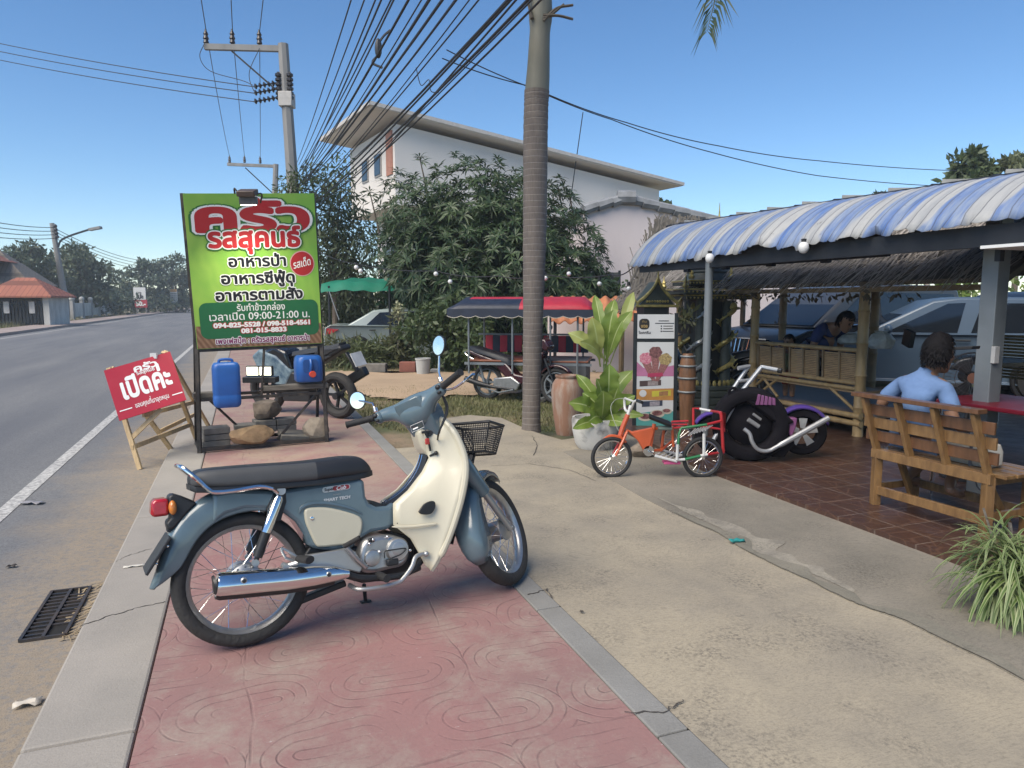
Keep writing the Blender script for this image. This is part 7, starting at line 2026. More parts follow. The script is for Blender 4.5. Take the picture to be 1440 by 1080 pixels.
# second thatched hut farther left
hut = thing('thatched_hut', 'small old thatched hut with steep roof behind the shrine', 'hut', (0, 0, 0))
def HW(px, py, Y): return W(px, py, Y)
a0, a1 = HW(928, 318, 14.2), HW(965, 330, 15.6)
b0, b1 = HW(852, 425, 12.6), HW(1062, 400, 14.0)
mb = MB()
for (pt, pb_, wd) in ((a0, HW(880, 415, 12.8), HW(985, 420, 13.2) - HW(880, 415, 12.8)),):
 thatch(mb, a0 + Vector((-0.1, 0, 0)), pb_, wd * 0.8, 9, 260, 0.5, 0.014, 0.05, 0.15)
thatch(mb, HW(960, 382, 13.4), HW(935, 428, 11.9), HW(1062, 405, 12.6) - HW(935, 428, 11.9), 5, 200, 0.45, 0.014, 0.04, 0.2)
thatch(mb, HW(905, 395, 13.2), HW(850, 440, 12.2), HW(940, 428, 12.2) - HW(850, 440, 12.2), 5, 150, 0.45, 0.014, 0.04, 0.2)
mb.build('thatch', THD, hut, smooth=0, fixn=False)
mb = MB(); mb.add([a0, a1, HW(1010, 410, 14.6), HW(985, 425, 13.4), HW(880, 420, 13.0)], [(0, 1, 2, 3, 4)]); mb.build('roof', THD, hut, smooth=0, solid=0.05)
for px, Y in ((875, 13.0), (985, 13.5), (1045, 13.6)):
 p = HW(px, 430, Y); mb = MB(); mb.tube([(p.x, p.y, -0.1), (p.x, p.y, 1.6)], 0.05, 7); mb.build('post', BAMD, hut)
mb = MB(); mb.tube([HW(858, 436, 12.2), HW(985, 418, 12.6)], 0.025, 6); mb.build('eave_pole', BAMD, hut)
# hanging dry vines
V, F = [], []
for px, y0, y1 in ((900, 425, 462), (912, 428, 450), (1026, 418, 440), (1030, 420, 434), (1048, 412, 428), (880, 430, 452)):
 for k in range(12):
  c = HW(px + rng.normal(0, 2), y0 + (y1 - y0) * rng.random(), 11.9); v_, f_ = leaves(0, [(np.array(c), (0.03, 0.03, 0.03), 2)], 0.09, 0.5, 1.0)
  o = len(V); V += v_; F += [tuple(i + o for i in f) for f in f_]
mb = MB(); mb.add(V, F); tag(mb.build('hanging_vine', MATS['dry_dark_leaves'], None, smooth=0, fixn=False), 'dry vine strands hanging from the old hut eave', 'vine')
# ---------------------------------------------------------------- spirit house with dragon columns
GOLD = pm('tarnished_gold', (0.58, 0.47, 0.17), 0.4, 0.5, var=0.5, scale=12, col2=(0.22, 0.21, 0.09))
SHD = pm('shrine_dark_green', (0.065, 0.08, 0.07), 0.5, var=0.4, scale=8)
SILG = pm('shrine_silver', (0.42, 0.45, 0.46), 0.3, 0.6, var=0.4, scale=12)
sc_ = W(996, 430, 9.9); sc_.z = 0.0
sh = thing('spirit_house', 'large dark and gold shrine with dragon wrapped columns beside the grey post', 'shrine', sc_, 0.15)
for i, (w, z0, z1) in enumerate(((1.10, 0, 0.10), (0.98, 0.10, 0.19), (0.86, 0.19, 0.28), (0.76, 0.28, 0.35))):
 mb = MB(); mb.box((0, 0, (z0 + z1) / 2), (w, w, z1 - z0 - 0.004)); mb.build('base_step', SHD, sh, smooth=0, bevel=0.015)
mb = MB()
for k in range(30):
 a = 2 * PI * k / 30; mb.ball((0.36 * math.cos(a), 0.36 * math.sin(a), 0.38), (0.028, 0.028, 0.045), 6, 4)
mb.build('lotus_petals', GOLD, sh)
def spiral(mb, x, y, z0, z1, r0, r1, turns, ph, n=46, rad=0.030):
 P = [(x + (r0 + (r1 - r0) * f) * math.cos(ph + turns * 2 * PI * f), y + (r0 + (r1 - r0) * f) * math.sin(ph + turns * 2 * PI * f), z0 + (z1 - z0) * f) for f in [i / n for i in range(n + 1)]]
 mb.tube(P, [rad * (0.45 + 0.75 * math.sin(PI * min(1, 0.15 + i / n * 0.85))) for i in range(n + 1)], 7)
 return P
for (x, y, mat2) in ((-0.20, -0.22, SILG), (0.17, -0.22, GOLD), (-0.20, 0.22, GOLD), (0.17, 0.22, GOLD)):
 mb = MB(); mb.tube([(x, y, 0.36), (x, y, 1.50)], [0.075, 0.06], 12); mb.build('column', SHD, sh)
 mb = MB(); P = spiral(mb, x, y, 0.40, 1.30, 0.10, 0.085, 2.6, 0.8)
 h = Vector(P[-1]); mb.tube(smooth_path([h, h + Vector((0.05, -0.06, 0.07)), h + Vector((0.02, -0.12, 0.13)), h + Vector((-0.04, -0.15, 0.09))], 4), [0.034] * 8 + [0.04, 0.045, 0.04, 0.03, 0.02], 7)
 for k in range(4, len(P) - 2, 2):
  p = Vector(P[k]); o_ = Vector((p.x - x, p.y - y, 0)).normalized(); mb.add([p + o_ * 0.02 + Vector((0, 0, -0.02)), p + o_ * 0.02 + Vector((0, 0, 0.02)), p + o_ * 0.075 + Vector((0, 0, 0.03))], [(0, 1, 2)])
 for k in (12, 24, 34):
  p = Vector(P[k]); o_ = Vector((p.x - x, p.y - y, 0)).normalized(); mb.tube([p, p + o_ * 0.09 + Vector((0, 0, -0.05)), p + o_ * 0.13 + Vector((0, 0, 0.02))], [0.02, 0.014, 0.006], 5)
 mb.build('dragon', mat2, sh)
mb = MB(); mb.box((0, 0.05, 1.0), (0.42, 0.36, 1.2)); mb.build('inner_wall', pm('shrine_black', (0.03, 0.034, 0.033), 0.5), sh, smooth=0)
mb = MB()
for (w, z, h) in ((0.92, 1.53, 0.05), (1.02, 1.60, 0.05), (0.80, 1.72, 0.04)): mb.box((0, 0, z), (w, w * 0.8, h))
mb.build('cornice', SHD, sh, smooth=0, bevel=0.008)
mb = MB()
for z, w in ((1.56, 0.95), (1.64, 1.04), (1.755, 0.82)):
 mb.tube([(-w / 2, -w * 0.4, z), (w / 2, -w * 0.4, z)], 0.012, 5); mb.tube([(-w / 2, -w * 0.4, z), (-w / 2, w * 0.4, z)], 0.012, 5); mb.tube([(w / 2, -w * 0.4, z), (w / 2, w * 0.4, z)], 0.012, 5)
 for k in range(19): mb.ball((-w / 2 + w * k / 18, -w * 0.4 - 0.012, z - 0.03), 0.014, 6, 4)
for (x, y) in ((-0.5, -0.4), (0.5, -0.4), (-0.38, -0.3), (0.38, -0.3), (-0.15, -0.35), (0.15, -0.35), (0.5, 0.4), (-0.5, 0.4)):
 mb.lathe([(0.035, 0), (0.045, 0.03), (0.028, 0.06), (0.032, 0.08), (0.012, 0.12), (0.004, 0.18)], 8, Matrix.Translation((x, y, 1.66 if abs(x) > 0.4 else 1.78)))
mb.build('gold_trim', GOLD, sh)
mb = MB(); mb.lathe([(0.36, 1.76), (0.30, 1.86), (0.31, 1.88), (0.24, 1.98), (0.25, 2.0), (0.18, 2.12), (0.19, 2.14), (0.12, 2.28), (0.125, 2.3), (0.075, 2.42), (0.08, 2.44)], 12); mb.build('roof_tiers', SHD, sh)
mb = MB(); mb.lathe([(0.085, 2.42), (0.095, 2.46), (0.06, 2.50), (0.075, 2.54), (0.05, 2.58), (0.06, 2.62), (0.032, 2.68), (0.038, 2.71), (0.018, 2.76), (0.008, 2.90), (0.003, 3.0)], 12, Matrix.Translation((0.12, 0, -0.18))); mb.build('spire', GOLD, sh)
# small gold gabled spirit house behind the ice cream board
g_ = W(918, 430, 9.6); g_.z = 0
sg = thing('spirit_house', 'small dark spirit house with gold gable above the ice cream board', 'shrine', g_, 0.1)
mb = MB(); mb.box((0, 0, 0.55), (0.3, 0.3, 1.1)); mb.box((0, 0, 0.1), (0.55, 0.55, 0.2)); mb.build('pedestal', SHD, sg, smooth=0, bevel=0.01)
mb = MB(); mb.box((0, 0, 1.26), (0.34, 0.34, 0.30)); mb.build('wall', pm('shrine_black', (0.03, 0.034, 0.033), 0.5), sg, smooth=0)
mb = MB(); mb.prism([(-0.25, 1.42), (0.25, 1.42), (0.16, 1.52), (0.0, 1.74), (-0.16, 1.52)], -0.2, 0.2); mb.build('roof', SHD, sg, smooth=0)
mb = MB()
for s_ in (-1, 1): mb.tube(smooth_path([(s_ * 0.27, -0.21, 1.46), (s_ * 0.17, -0.21, 1.54), (s_ * 0.06, -0.21, 1.66), (0, -0.21, 1.78)], 4), [0.022] * 7 + [0.018] * 6, 6); mb.tube([(s_ * 0.26, -0.21, 1.44), (s_ * 0.33, -0.21, 1.54)], [0.018, 0.006], 6)
mb.tube([(-0.29, -0.21, 1.42), (0.29, -0.21, 1.42)], 0.018, 6); mb.tube([(0, -0.21, 1.74), (0, -0.21, 1.92)], [0.016, 0.004], 6)
for k in range(9): mb.ball((-0.14 + 0.035 * k, -0.205, 1.48 + 0.0 * k), 0.018, 6, 4)
mb.build('gold_trim', GOLD, sg)
# hanging planter, wooden barrel ornament
hp = W(963, 462, 8.6)
t = thing('hanging_planter', 'dark hanging planter with trailing leaves and chain beside the canopy post', 'planter', hp)
mb = MB(); mb.lathe([(0, -0.06), (0.075, -0.06), (0.10, 0.05), (0.105, 0.06), (0, 0.05)], 16); mb.build('pot', pm('dark_pot', (0.05, 0.05, 0.05), 0.6), t)
leaf_obj('foliage', [((0, 0, 0.12), (0.14, 0.12, 0.09), 90)], 0.13, OLIVE, t, aspect=0.35)
mb = MB()
for sx in (-1, 0, 1): mb.tube([(sx * 0.09, 0, 0.06), (sx * 0.01, 0, 0.42)], 0.004, 5)
mb.tube([(0, 0, 0.42), (0, 0, 0.62)], 0.006, 5); mb.build('chain', DARKM, t)
wb_ = W(966, 552, 8.2);
t = thing('barrel_ornament', 'brown wooden barrel ornament with grey hoops beside the canopy post', 'ornament', (wb_.x, wb_.y, 0.02))
mb = MB(); mb.lathe([(0, 0.0), (0.07, 0.0), (0.085, 0.28), (0.095, 0.45), (0.10, 0.6), (0.085, 0.78), (0.06, 0.86), (0, 0.86)], 16); mb.build('body', pm('varnished_brown', (0.20, 0.10, 0.05), 0.4, var=0.4, stretch=(5, 5, 1)), t)
for z, r in ((0.42, 0.098), (0.58, 0.104), (0.72, 0.097), (0.83, 0.078)):
 mb = MB(); mb.torus((0, 0, z), r, 0.012, 'Z', 18, 6); mb.build('hoop', GSTEEL, t)
# low dark fence behind the shrine
t = thing('picket_fence', 'low dark picket fence in front of the grey van', 'fence', (0, 0, 0))
fa, fb = W(1000, 560, 10.9), W(1075, 560, 11.6)
fa.z = fb.z = 0
for k in range(15):
 p = fa.lerp(fb, k / 14); mb = MB(); mb.lathe([(0.018, 0), (0.018, 0.6), (0.028, 0.66), (0.018, 0.7), (0.004, 0.78)], 6, Matrix.Translation(p)); mb.build('picket', DARKM, t)
mb = MB(); mb.bar(fa + Vector((0, 0, 0.55)), fb + Vector((0, 0, 0.55)), 0.04, 0.03); mb.bar(fa + Vector((0, 0, 0.15)), fb + Vector((0, 0, 0.15)), 0.04, 0.03); mb.build('rail', DARKM, t, smooth=0)
# ---------------------------------------------------------------- ice cream board
ib = W(920, 600, 8.25); ib.z = 0.0
ic = thing('ice_cream_sign', 'tall black framed ice cream poster board behind the tricycle', 'sign', ib, -0.03)
IW, IH = 0.475, 1.33
def pf(a, b, d=0.0): return Vector((a, -d + 0.06 * (b / IH), b))
mb = MB(); mb.box((0, 0.052, IH / 2), (IW - 0.02, 0.02, IH), (R(-2.58), 0, 0)); mb.build('backing', pm('board_black', (0.015, 0.02, 0.022), 0.5), ic, smooth=0)
for sx in (-1, 1):
 mb = MB(); mb.bar(pf(sx * (IW / 2), 0, 0.0), pf(sx * (IW / 2), IH + 0.015, 0.0), 0.034, 0.04); mb.build('upright', pm('board_black', (0.015, 0.02, 0.022), 0.5), ic, smooth=0)
mb = MB(); mb.bar(pf(-IW / 2, 1.03, 0.004), pf(IW / 2, 1.03, 0.004), 0.03, 0.022); mb.build('crossbar', pm('board_black', (0.015, 0.02, 0.022), 0.5), ic, smooth=0)
def flat(name, poly, mat, d):
 mb = MB(); mb.poly([pf(a, b, d) for a, b in poly]); return mb.build(name, mat, ic, smooth=0, fixn=False)
GREYP = pm('poster_white', (0.55, 0.56, 0.56), 0.5, var=0.05)
flat('header_poster', [(-0.215, 1.05), (0.215, 1.05), (0.215, 1.33), (-0.215, 1.33)], GREYP, 0.012)
flat('main_poster', [(-0.215, 0.02), (0.215, 0.02), (0.215, 1.01), (-0.215, 1.01)], GREYP, 0.012)
lg = flat('logo', rrect(-0.195, 1.155, -0.075, 1.28, 0.045), pm('logo_black', (0.02, 0.016, 0.012), 0.5), 0.0135)
mb = MB(); put_text(mb, 'ate', 0.062, lambda a, b, d: pf(-0.135 + a, 1.178 + b, d), 0.002, width=0.075, lift=0.0150); put_text(mb, 'กิน', 0.034, lambda a, b, d: pf(-0.135 + a, 1.235 + b, d), 0.0, width=0.05, lift=0.0150); mb.build('logo_lettering', pm('logo_gold', (0.35, 0.24, 0.09), 0.5), ic, smooth=0)
mb = MB(); put_text(mb, 'ไอศกรีม', 0.04, lambda a, b, d: pf(-0.13 + a, 1.105 + b, d), 0.001, width=0.14, lift=0.0150)
for k, (a, b, w) in enumerate(((0.09, 1.25, 0.12), (0.10, 1.222, 0.22), (0.14, 1.19, 0.11), (0.14, 1.16, 0.11), (0.14, 1.13, 0.13))): mb.poly([pf(a - w / 2, b, 0.0140), pf(a + w / 2, b, 0.0140), pf(a + w / 2, b + 0.009, 0.0140), pf(a - w / 2, b + 0.009, 0.0140)])
for b in (1.19, 1.16, 1.13): mb.poly([pf(0.055, b - 0.004, 0.0140), pf(0.07, b - 0.004, 0.0140), pf(0.07, b + 0.012, 0.0140), pf(0.055, b + 0.012, 0.0140)])
mb.build('small_print', LK, ic, smooth=0, fixn=False)
PK = pm('poster_pink', (0.45, 0.17, 0.30), 0.5); flat('pink_field', [(-0.215, 0.61), (0.215, 0.61), (0.215, 0.74), (0.12, 0.72), (0, 0.68), (-0.14, 0.71), (-0.215, 0.78)], PK, 0.0128)
flat('orange_field', [(-0.215, 0.33), (0.215, 0.33), (0.215, 0.47), (-0.1, 0.46), (-0.215, 0.46)], pm('poster_orange', (0.48, 0.23, 0.06), 0.5), 0.0128)
def blob(name, cx, cy, rx, ry, mat, d, seed=0, wav=0.08):
 r = random.Random(seed); ph = r.random() * 6
 flat(name, [(cx + rx * (1 + wav * math.sin(7 * a + ph)) * math.cos(a), cy + ry * (1 + wav * math.cos(5 * a + ph)) * math.sin(a)) for a in [2 * PI * i / 28 for i in range(28)]], mat, d)
CHOC = pm('print_chocolate', (0.07, 0.028, 0.025), 0.5, var=0.7, scale=40, col2=(0.28, 0.12, 0.12)); BERRY = pm('print_berry', (0.42, 0.07, 0.14), 0.5, var=0.6, scale=45, col2=(0.6, 0.35, 0.38)); VAN = pm('print_vanilla', (0.45, 0.34, 0.14), 0.5, var=0.5, scale=45, col2=(0.14, 0.10, 0.05)); CONE = pm('print_cone', (0.33, 0.14, 0.13), 0.5, var=0.6, scale=60)
for (cx, cy, dx, mat, k) in ((-0.11, 0.80, -0.45, BERRY, 1), (0.115, 0.79, 0.45, VAN, 2), (0.0, 0.87, 0.0, CHOC, 3)):
 flat('cone', [(cx - 0.055, cy - 0.02), (cx + 0.055, cy - 0.02), (cx * 0.15 + 0.022, cy - 0.24), (cx * 0.15 - 0.022, cy - 0.24)], CONE, 0.0136 + 0.0004 * k)
 blob('scoop', cx, cy + 0.02, 0.075, 0.068, mat, 0.0142 + 0.0004 * k, k)
flat('ribbon', [(-0.09, 0.60), (0.09, 0.61), (0.085, 0.655), (-0.085, 0.645)], pm('poster_red', (0.42, 0.04, 0.10), 0.5), 0.0160)
for (cx, cy, w, m1, m2) in ((-0.055, 0.525, 0.25, (0.08, 0.05, 0.045), (0.33, 0.28, 0.27)), (0.075, 0.405, 0.22, (0.55, 0.48, 0.05), (0.34, 0.17, 0.07)), (-0.03, 0.285, 0.24, (0.04, 0.05, 0.08), (0.33, 0.30, 0.33))):
 flat('wrapper_print', [(cx - w / 2, cy - 0.035), (cx + w / 2, cy - 0.02), (cx + w / 2, cy + 0.045), (cx - w / 2, cy + 0.03)], pm('wrap%d' % int(cy * 1000), m1, 0.5), 0.0138)
 flat('wrapper_label', [(cx - w * 0.12, cy - 0.026), (cx + w * 0.36, cy - 0.018), (cx + w * 0.36, cy + 0.036), (cx - w * 0.12, cy + 0.026)], pm('wrapl%d' % int(cy * 1000), m2, 0.5, var=0.4, scale=40), 0.0144)
flat('teal_field', [(-0.215, 0.03), (0.215, 0.03), (0.215, 0.20), (0.05, 0.21), (-0.215, 0.17)], pm('poster_teal', (0.08, 0.30, 0.28), 0.5), 0.0128)
for (cx, cy, r) in ((-0.11, 0.13, 0.085), (0.03, 0.17, 0.085), (0.14, 0.2, 0.06)):
 blob('cup_print', cx, cy, r, r * 0.55, pm('cup_cream', (0.5, 0.45, 0.36), 0.5), 0.0136, 1, 0.0); blob('cup_top_print', cx, cy + 0.008, r * 0.72, r * 0.36, CHOC, 0.0142, 2, 0.0)
blob('price_disc', -0.14, 0.41, 0.042, 0.042, GREYP, 0.0146, 0, 0.0)
flat('inner_lip', [(-0.22, 0.008), (0.22, 0.008), (0.22, 0.02), (-0.22, 0.02)], pm('board_black', (0.015, 0.02, 0.022), 0.5), 0.0132)
# ---------------------------------------------------------------- wooden bench
TEAK = pm('varnished_wood', (0.245, 0.14, 0.055), 0.38, var=0.45, scale=4, col2=(0.13, 0.07, 0.028), stretch=(6, 6, 1.5), coat=0.2)
TEAKD = pm('varnished_wood_dark', (0.15, 0.07, 0.032), 0.38, var=0.5, scale=4, stretch=(6, 6, 1.5), coat=0.2)
A_, B_ = G(1230, 709, 0.03), G(1384, 757, 0.03)
be = (B_ - A_).normalized(); bn = Vector((-be.y, be.x, 0))
if bn.x < 0: bn = -bn
BLn = (B_ - A_).length
bench = thing('wooden_bench', 'varnished wooden bench with slatted back on the tiled terrace', 'bench', A_)
def bq(a, n, z): return be * a + bn * n + Vector((0, 0, z))
def bbar(name, a, b, w, h, mat=TEAK, up=(0, 0, 1)):
 mb = MB(); mb.bar(a, b, w, h, up); return mb.build(name, mat, bench, smooth=0, bevel=0.003)
SZ = 0.385
for a in (0.0, BLn):
 bbar('leg', bq(a, 0, 0), bq(a, 0, SZ), 0.055, 0.055); bbar('leg', bq(a, 0.38, 0), bq(a, 0.38, SZ - 0.02), 0.055, 0.055)
 bbar('inner_strut', bq(a + (0.06 if a == 0 else -0.06), 0.30, 0.03), bq(a + (0.10 if a == 0 else -0.10), 0.08, SZ), 0.03, 0.05)
 bbar('side_rail', bq(a, 0.0, 0.13), bq(a, 0.38, 0.13), 0.03, 0.05); bbar('side_rail', bq(a, 0, SZ - 0.03), bq(a, 0.38, SZ - 0.03), 0.03, 0.05)
bbar('back_apron', bq(-0.03, -0.015, SZ - 0.01), bq(BLn + 0.03, -0.015, SZ - 0.01), 0.035, 0.065)
bbar('back_stretcher', bq(0, 0, 0.11), bq(BLn, 0, 0.11), 0.03, 0.06); bbar('front_stretcher', bq(0, 0.38, 0.13), bq(BLn, 0.38, 0.13), 0.03, 0.06)
for k in range(4): bbar('seat_slat', bq(-0.04, 0.05 + 0.10 * k, SZ + 0.012), bq(BLn + 0.10, 0.05 + 0.10 * k, SZ + 0.012), 0.085, 0.022)
TZ = 0.775
for k in range(4):
 a = BLn * k / 3.0
 bbar('back_post', bq(a, 0.0, SZ - 0.01), bq(a - 0.05, -0.10, TZ), 0.05, 0.03, up=tuple(be))
for k, z in enumerate((0.50, 0.595, 0.69)):
 f = (z - SZ) / (TZ - SZ)
 bbar('back_slat', bq(-0.10, -0.10 * f + 0.028, z), bq(BLn + 0.05, -0.10 * f + 0.028, z), 0.018, 0.075, TEAKD if k != 1 else TEAK)
bbar('top_rail', bq(-0.13, -0.10, TZ + 0.015), bq(BLn + 0.0, -0.10, TZ + 0.015), 0.085, 0.028, TEAKD)
# bag lying on the seat
bgp = A_ + bq(BLn * 0.72, 0.17, SZ + 0.025)
t = thing('shoulder_bag', 'pale grey shoulder bag with dark strap lying on the wooden bench', 'bag', bgp)
t.rotation_euler = (0, 0, math.atan2(be.y, be.x))
mb = MB(); mb.rings(rbox_rings(0.33, 0.15, [(0, 0.85), (0.02, 1.0), (0.10, 1.0), (0.14, 0.9), (0.15, 0.6)], 0.4)); mb.build('body', pm('pale_canvas', (0.45, 0.43, 0.38), 0.8, var=0.2), t)
mb = MB(); mb.bar((0.04, -0.078, 0.15), (0.04, -0.08, -0.06), 0.035, 0.006, up=(1, 0, 0)); mb.build('strap', pm('grey_strap', (0.13, 0.14, 0.16), 0.7), t, smooth=0)
mb = MB(); mb.tube(smooth_path([(0.05, -0.05, -0.05), (0.06, -0.03, -0.14), (0.10, 0, -0.17), (0.13, 0, -0.12)], 4), 0.005, 6); mb.build('strap_loop', pm('grey_strap', (0.13, 0.14, 0.16), 0.7), t)
# red table
tp = W(1400, 575, 4.75)
t = thing('red_table', 'glossy dark red table at the right edge in front of the man', 'table', (tp.x + 0.36, tp.y + 0.20, 0.03), YAW)
mb = MB(); mb.box((0, 0, 0.715), (0.75, 1.0, 0.03)); mb.build('tabletop', pm('red_laminate', (0.15, 0.010, 0.022), 0.38, var=0.2, scale=2, spec=0.3), t, smooth=0, bevel=0.006)
for sx, sy in ((-1, -1), (1, -1), (1, 1), (-1, 1)):
 mb = MB(); mb.tube([(sx * 0.32, sy * 0.45, 0), (sx * 0.30, sy * 0.42, 0.70)], 0.016, 8); mb.build('leg', CHROME, t)
# standing fan
fpos = W(1364, 530, 5.75)
t = thing('standing_fan', 'standing fan with round wire guard and orange hub behind the seated man', 'fan', (fpos.x, fpos.y, 0.03), -0.35)
mb = MB(); mb.lathe([(0, 0), (0.17, 0), (0.17, 0.02), (0.03, 0.05), (0.018, 0.06), (0.016, fpos.z - 0.06), (0, fpos.z - 0.06)], 18); mb.build('stand', pm('fan_dark', (0.03, 0.03, 0.033), 0.5), t)
FZ = fpos.z - 0.03
mb = MB()
for k in range(34):
 a = 2 * PI * k / 34; c, s = math.cos(a), math.sin(a)
 mb.tube([(0.045 * c, -0.11, FZ + 0.045 * s), (0.13 * c, -0.105, FZ + 0.13 * s), (0.20 * c, -0.06, FZ + 0.20 * s), (0.13 * c, 0.02, FZ + 0.13 * s)], 0.0016, 4, caps=False)
mb.torus((0, -0.06, FZ), 0.20, 0.006, 'Y', 32, 6); mb.torus((0, -0.105, FZ), 0.13, 0.003, 'Y', 28, 5)
mb.build('guard', pm('fan_wire', (0.12, 0.115, 0.12), 0.4, 0.5), t)
mb = MB()
for k in range(3):
 a0 = k * 2.094
 mb.grid(lambda u, v: Vector(((0.03 + 0.14 * u) * math.cos(a0 + (v - 0.5) * 1.4 * (0.5 + 0.5 * u)), -0.05 + 0.03 * (v - 0.5), FZ + (0.03 + 0.14 * u) * math.sin(a0 + (v - 0.5) * 1.4 * (0.5 + 0.5 * u)))), 5, 5)
mb.build('blades', pm('fan_blade', (0.05, 0.05, 0.055), 0.3), t, solid=0.003)
mb = MB(); mb.lathe([(0, 0.0), (0.043, 0.0), (0.043, 0.012), (0, 0.015)], 20, Matrix.Translation((0, -0.108, FZ)) @ Matrix.Rotation(PI / 2, 4, 'X')); mb.build('hub_badge', pm('fan_orange', (0.30, 0.13, 0.08), 0.5), t)
mb = MB(); mb.tube([(0, -0.02, FZ), (0, 0.14, FZ)], [0.05, 0.06], 14); mb.build('motor', pm('fan_dark', (0.03, 0.03, 0.033), 0.5), t)
# table inside the sala with shopping bags
tq = S(7.15, 5.15, 0.25)
t = thing('bamboo_table', 'low bamboo table with plastic bags inside the sala', 'table', tq, YAW)
mb = MB(); mb.box((0, 0, 0.62), (0.7, 0.9, 0.04)); mb.build('tabletop', BAMD, t, smooth=0, bevel=0.005)
for sx, sy in ((-1, -1), (1, -1), (1, 1), (-1, 1)): bamboo_pole((sx * 0.3, sy * 0.38, 0), (sx * 0.3, sy * 0.38, 0.6), 0.03, 'leg', t)
def bag(name, label, c, s, seed):
 r = random.Random(seed); mb = MB()
 rings = []
 for k, (z, f) in enumerate(((0, 0.8), (0.15, 1.0), (0.5, 1.02), (0.8, 0.75), (0.92, 0.4), (1.0, 0.62))):
  rings.append([Vector((s[0] * f * math.cos(a) * (1 + 0.12 * r.gauss(0, 1)), s[1] * f * math.sin(a) * (1 + 0.12 * r.gauss(0, 1)), s[2] * z)) for a in [2 * PI * i / 16 for i in range(16)]])
 mb.rings(rings); o = tag(mb.build(name, pm('white_plastic_film', (0.50, 0.52, 0.50), 0.3, var=0.3, scale=20), None, smooth=30), label, 'plastic bag', 'plastic bags in the sala'); o.location = c
bag('plastic_bag', 'white plastic bag on the bamboo table right of the bamboo post', W(1238, 490, 8.1), (0.14, 0.1, 0.2), 1)
bag('plastic_bag', 'pale plastic bag left of the bamboo post beside the bending man', W(1196, 484, 8.6), (0.14, 0.1, 0.14), 4)
mb = MB(); mb.box((0, 0, 0.09), (0.05, 0.16, 0.18), (R(14), 0, 0)); o = tag(mb.build('menu_stand', BLKP, None, smooth=0), 'small black menu stand on the sala table', 'menu stand'); o.location = W(1277, 487, 8.0)
# ================================================================ VEHICLES
def car(name, label, loc, rz, mat, P, group=None):
 t = thing(name, label, 'car', loc, rz, group)
 w = P['w']
 def ring_loft(outline, wlist):
  rings = []
  for y, k in wlist:
   rings.append([Vector((x * (1 - 0.012 * k) + P.get('cx', 0) * 0.012 * k, y, z + 0.02 * k * (0.5 - (z > 0.6)))) for x, z in outline])
  return rings
 mb = MB()
 mb.rings(ring_loft(P['body'], [(-w * 0.93, 4), (-w, 0.8), (-w * 0.99, 0), (w * 0.99, 0), (w, 0.8), (w * 0.93, 4)]))
 mb.build('body', mat, t, smooth=40, bevel=0.03)
 cab = P['cabin']; wb, wt = w * 0.93, w * P.get('taper', 0.74)
 z0 = min(z for x, z in cab); z1 = max(z for x, z in cab)
 def cw(z): return wb + (wt - wb) * (z - z0) / (z1 - z0)
 mb = MB(); n = len(cab)
 vs = [Vector((x, -cw(z), z)) for x, z in cab] + [Vector((x, cw(z), z)) for x, z in cab]
 mb.add(vs, [tuple(range(n)), tuple(reversed(range(n, 2 * n)))] + [(i, i + n, (i + 1) % n + n, (i + 1) % n) for i in range(n)])
 mb.build('cabin', mat, t, smooth=40, bevel=0.04)
 CG = pm('car_glass', (0.012, 0.016, 0.022), 0.06, var=0.1, spec=0.6)
 for poly in P['windows']:
  for s in (-1, 1):
   mb = MB(); mb.add([Vector((x, s * (cw(z) + 0.006), z)) for x, z in poly], [tuple(range(len(poly)))]); mb.build('window', CG, t, smooth=0, fixn=False)
 for (xa, za, xb, zb, nm) in P['screens']:
  mb = MB(); d = Vector((zb - za, 0, xa - xb)).normalized() * 0.008
  if d.z < 0: d = -d
  mb.add([Vector((xa, -cw(za) * 0.92, za)) + d, Vector((xa, cw(za) * 0.92, za)) + d, Vector((xb, cw(zb) * 0.92, zb)) + d, Vector((xb, -cw(zb) * 0.92, zb)) + d], [(0, 1, 2, 3)]); mb.build(nm, CG, t, smooth=0, fixn=False)
 for x in P['wheels']:
  for s in (-1, 1):
   mb = MB(); Mx = Matrix.Translation((x, s * (w - 0.10), P['wr'])) @ Matrix.Rotation(PI / 2, 4, 'X')
   r = P['wr']; mb.lathe([(r * 0.6, -0.11), (r * 0.93, -0.105), (r, -0.07), (r, 0.07), (r * 0.93, 0.105), (r * 0.6, 0.11)], 28, Mx); wh = mb.build('wheel', RUB, t, smooth=40)
   mb = MB(); mb.lathe([(0, -0.10), (r * 0.2, -0.115), (r * 0.5, -0.09), (r * 0.64, -0.11), (r * 0.64, 0.11), (r * 0.5, 0.09), (r * 0.2, 0.115), (0, 0.1)], 20, Mx); mb.build('rim', ALU, wh)
   mb = MB(); mb.torus((x, s * (w - 0.005), P['wr'] + 0.02), r * 1.14, 0.035, 'Y', 24, 6); mb.build('wheel_arch', pm('arch_black', (0.008, 0.008, 0.009), 0.7), t)
 for nm, pts, m_, yy in P.get('panels', []):
  for s in (-1, 1):
   mb = MB(); mb.prism(pts, s * (w * yy - 0.01), s * (w * yy + 0.012)); mb.build(nm, m_, t, smooth=0, bevel=0.008)
 for s in (-1, 1):
  if 'mirror' in P:
   x, z = P['mirror']; mb = MB(); mb.ball((x, s * (w + 0.10), z), (0.06, 0.10, 0.075), 12, 8); mb.build('side_mirror', P.get('mirror_mat', mat), t)
 return t
REDL = pm('red_lens', (0.42, 0.012, 0.022), 0.15); HLG = pm('headlight_glass', (0.55, 0.57, 0.58), 0.1, 0.4, var=0.4, scale=12)
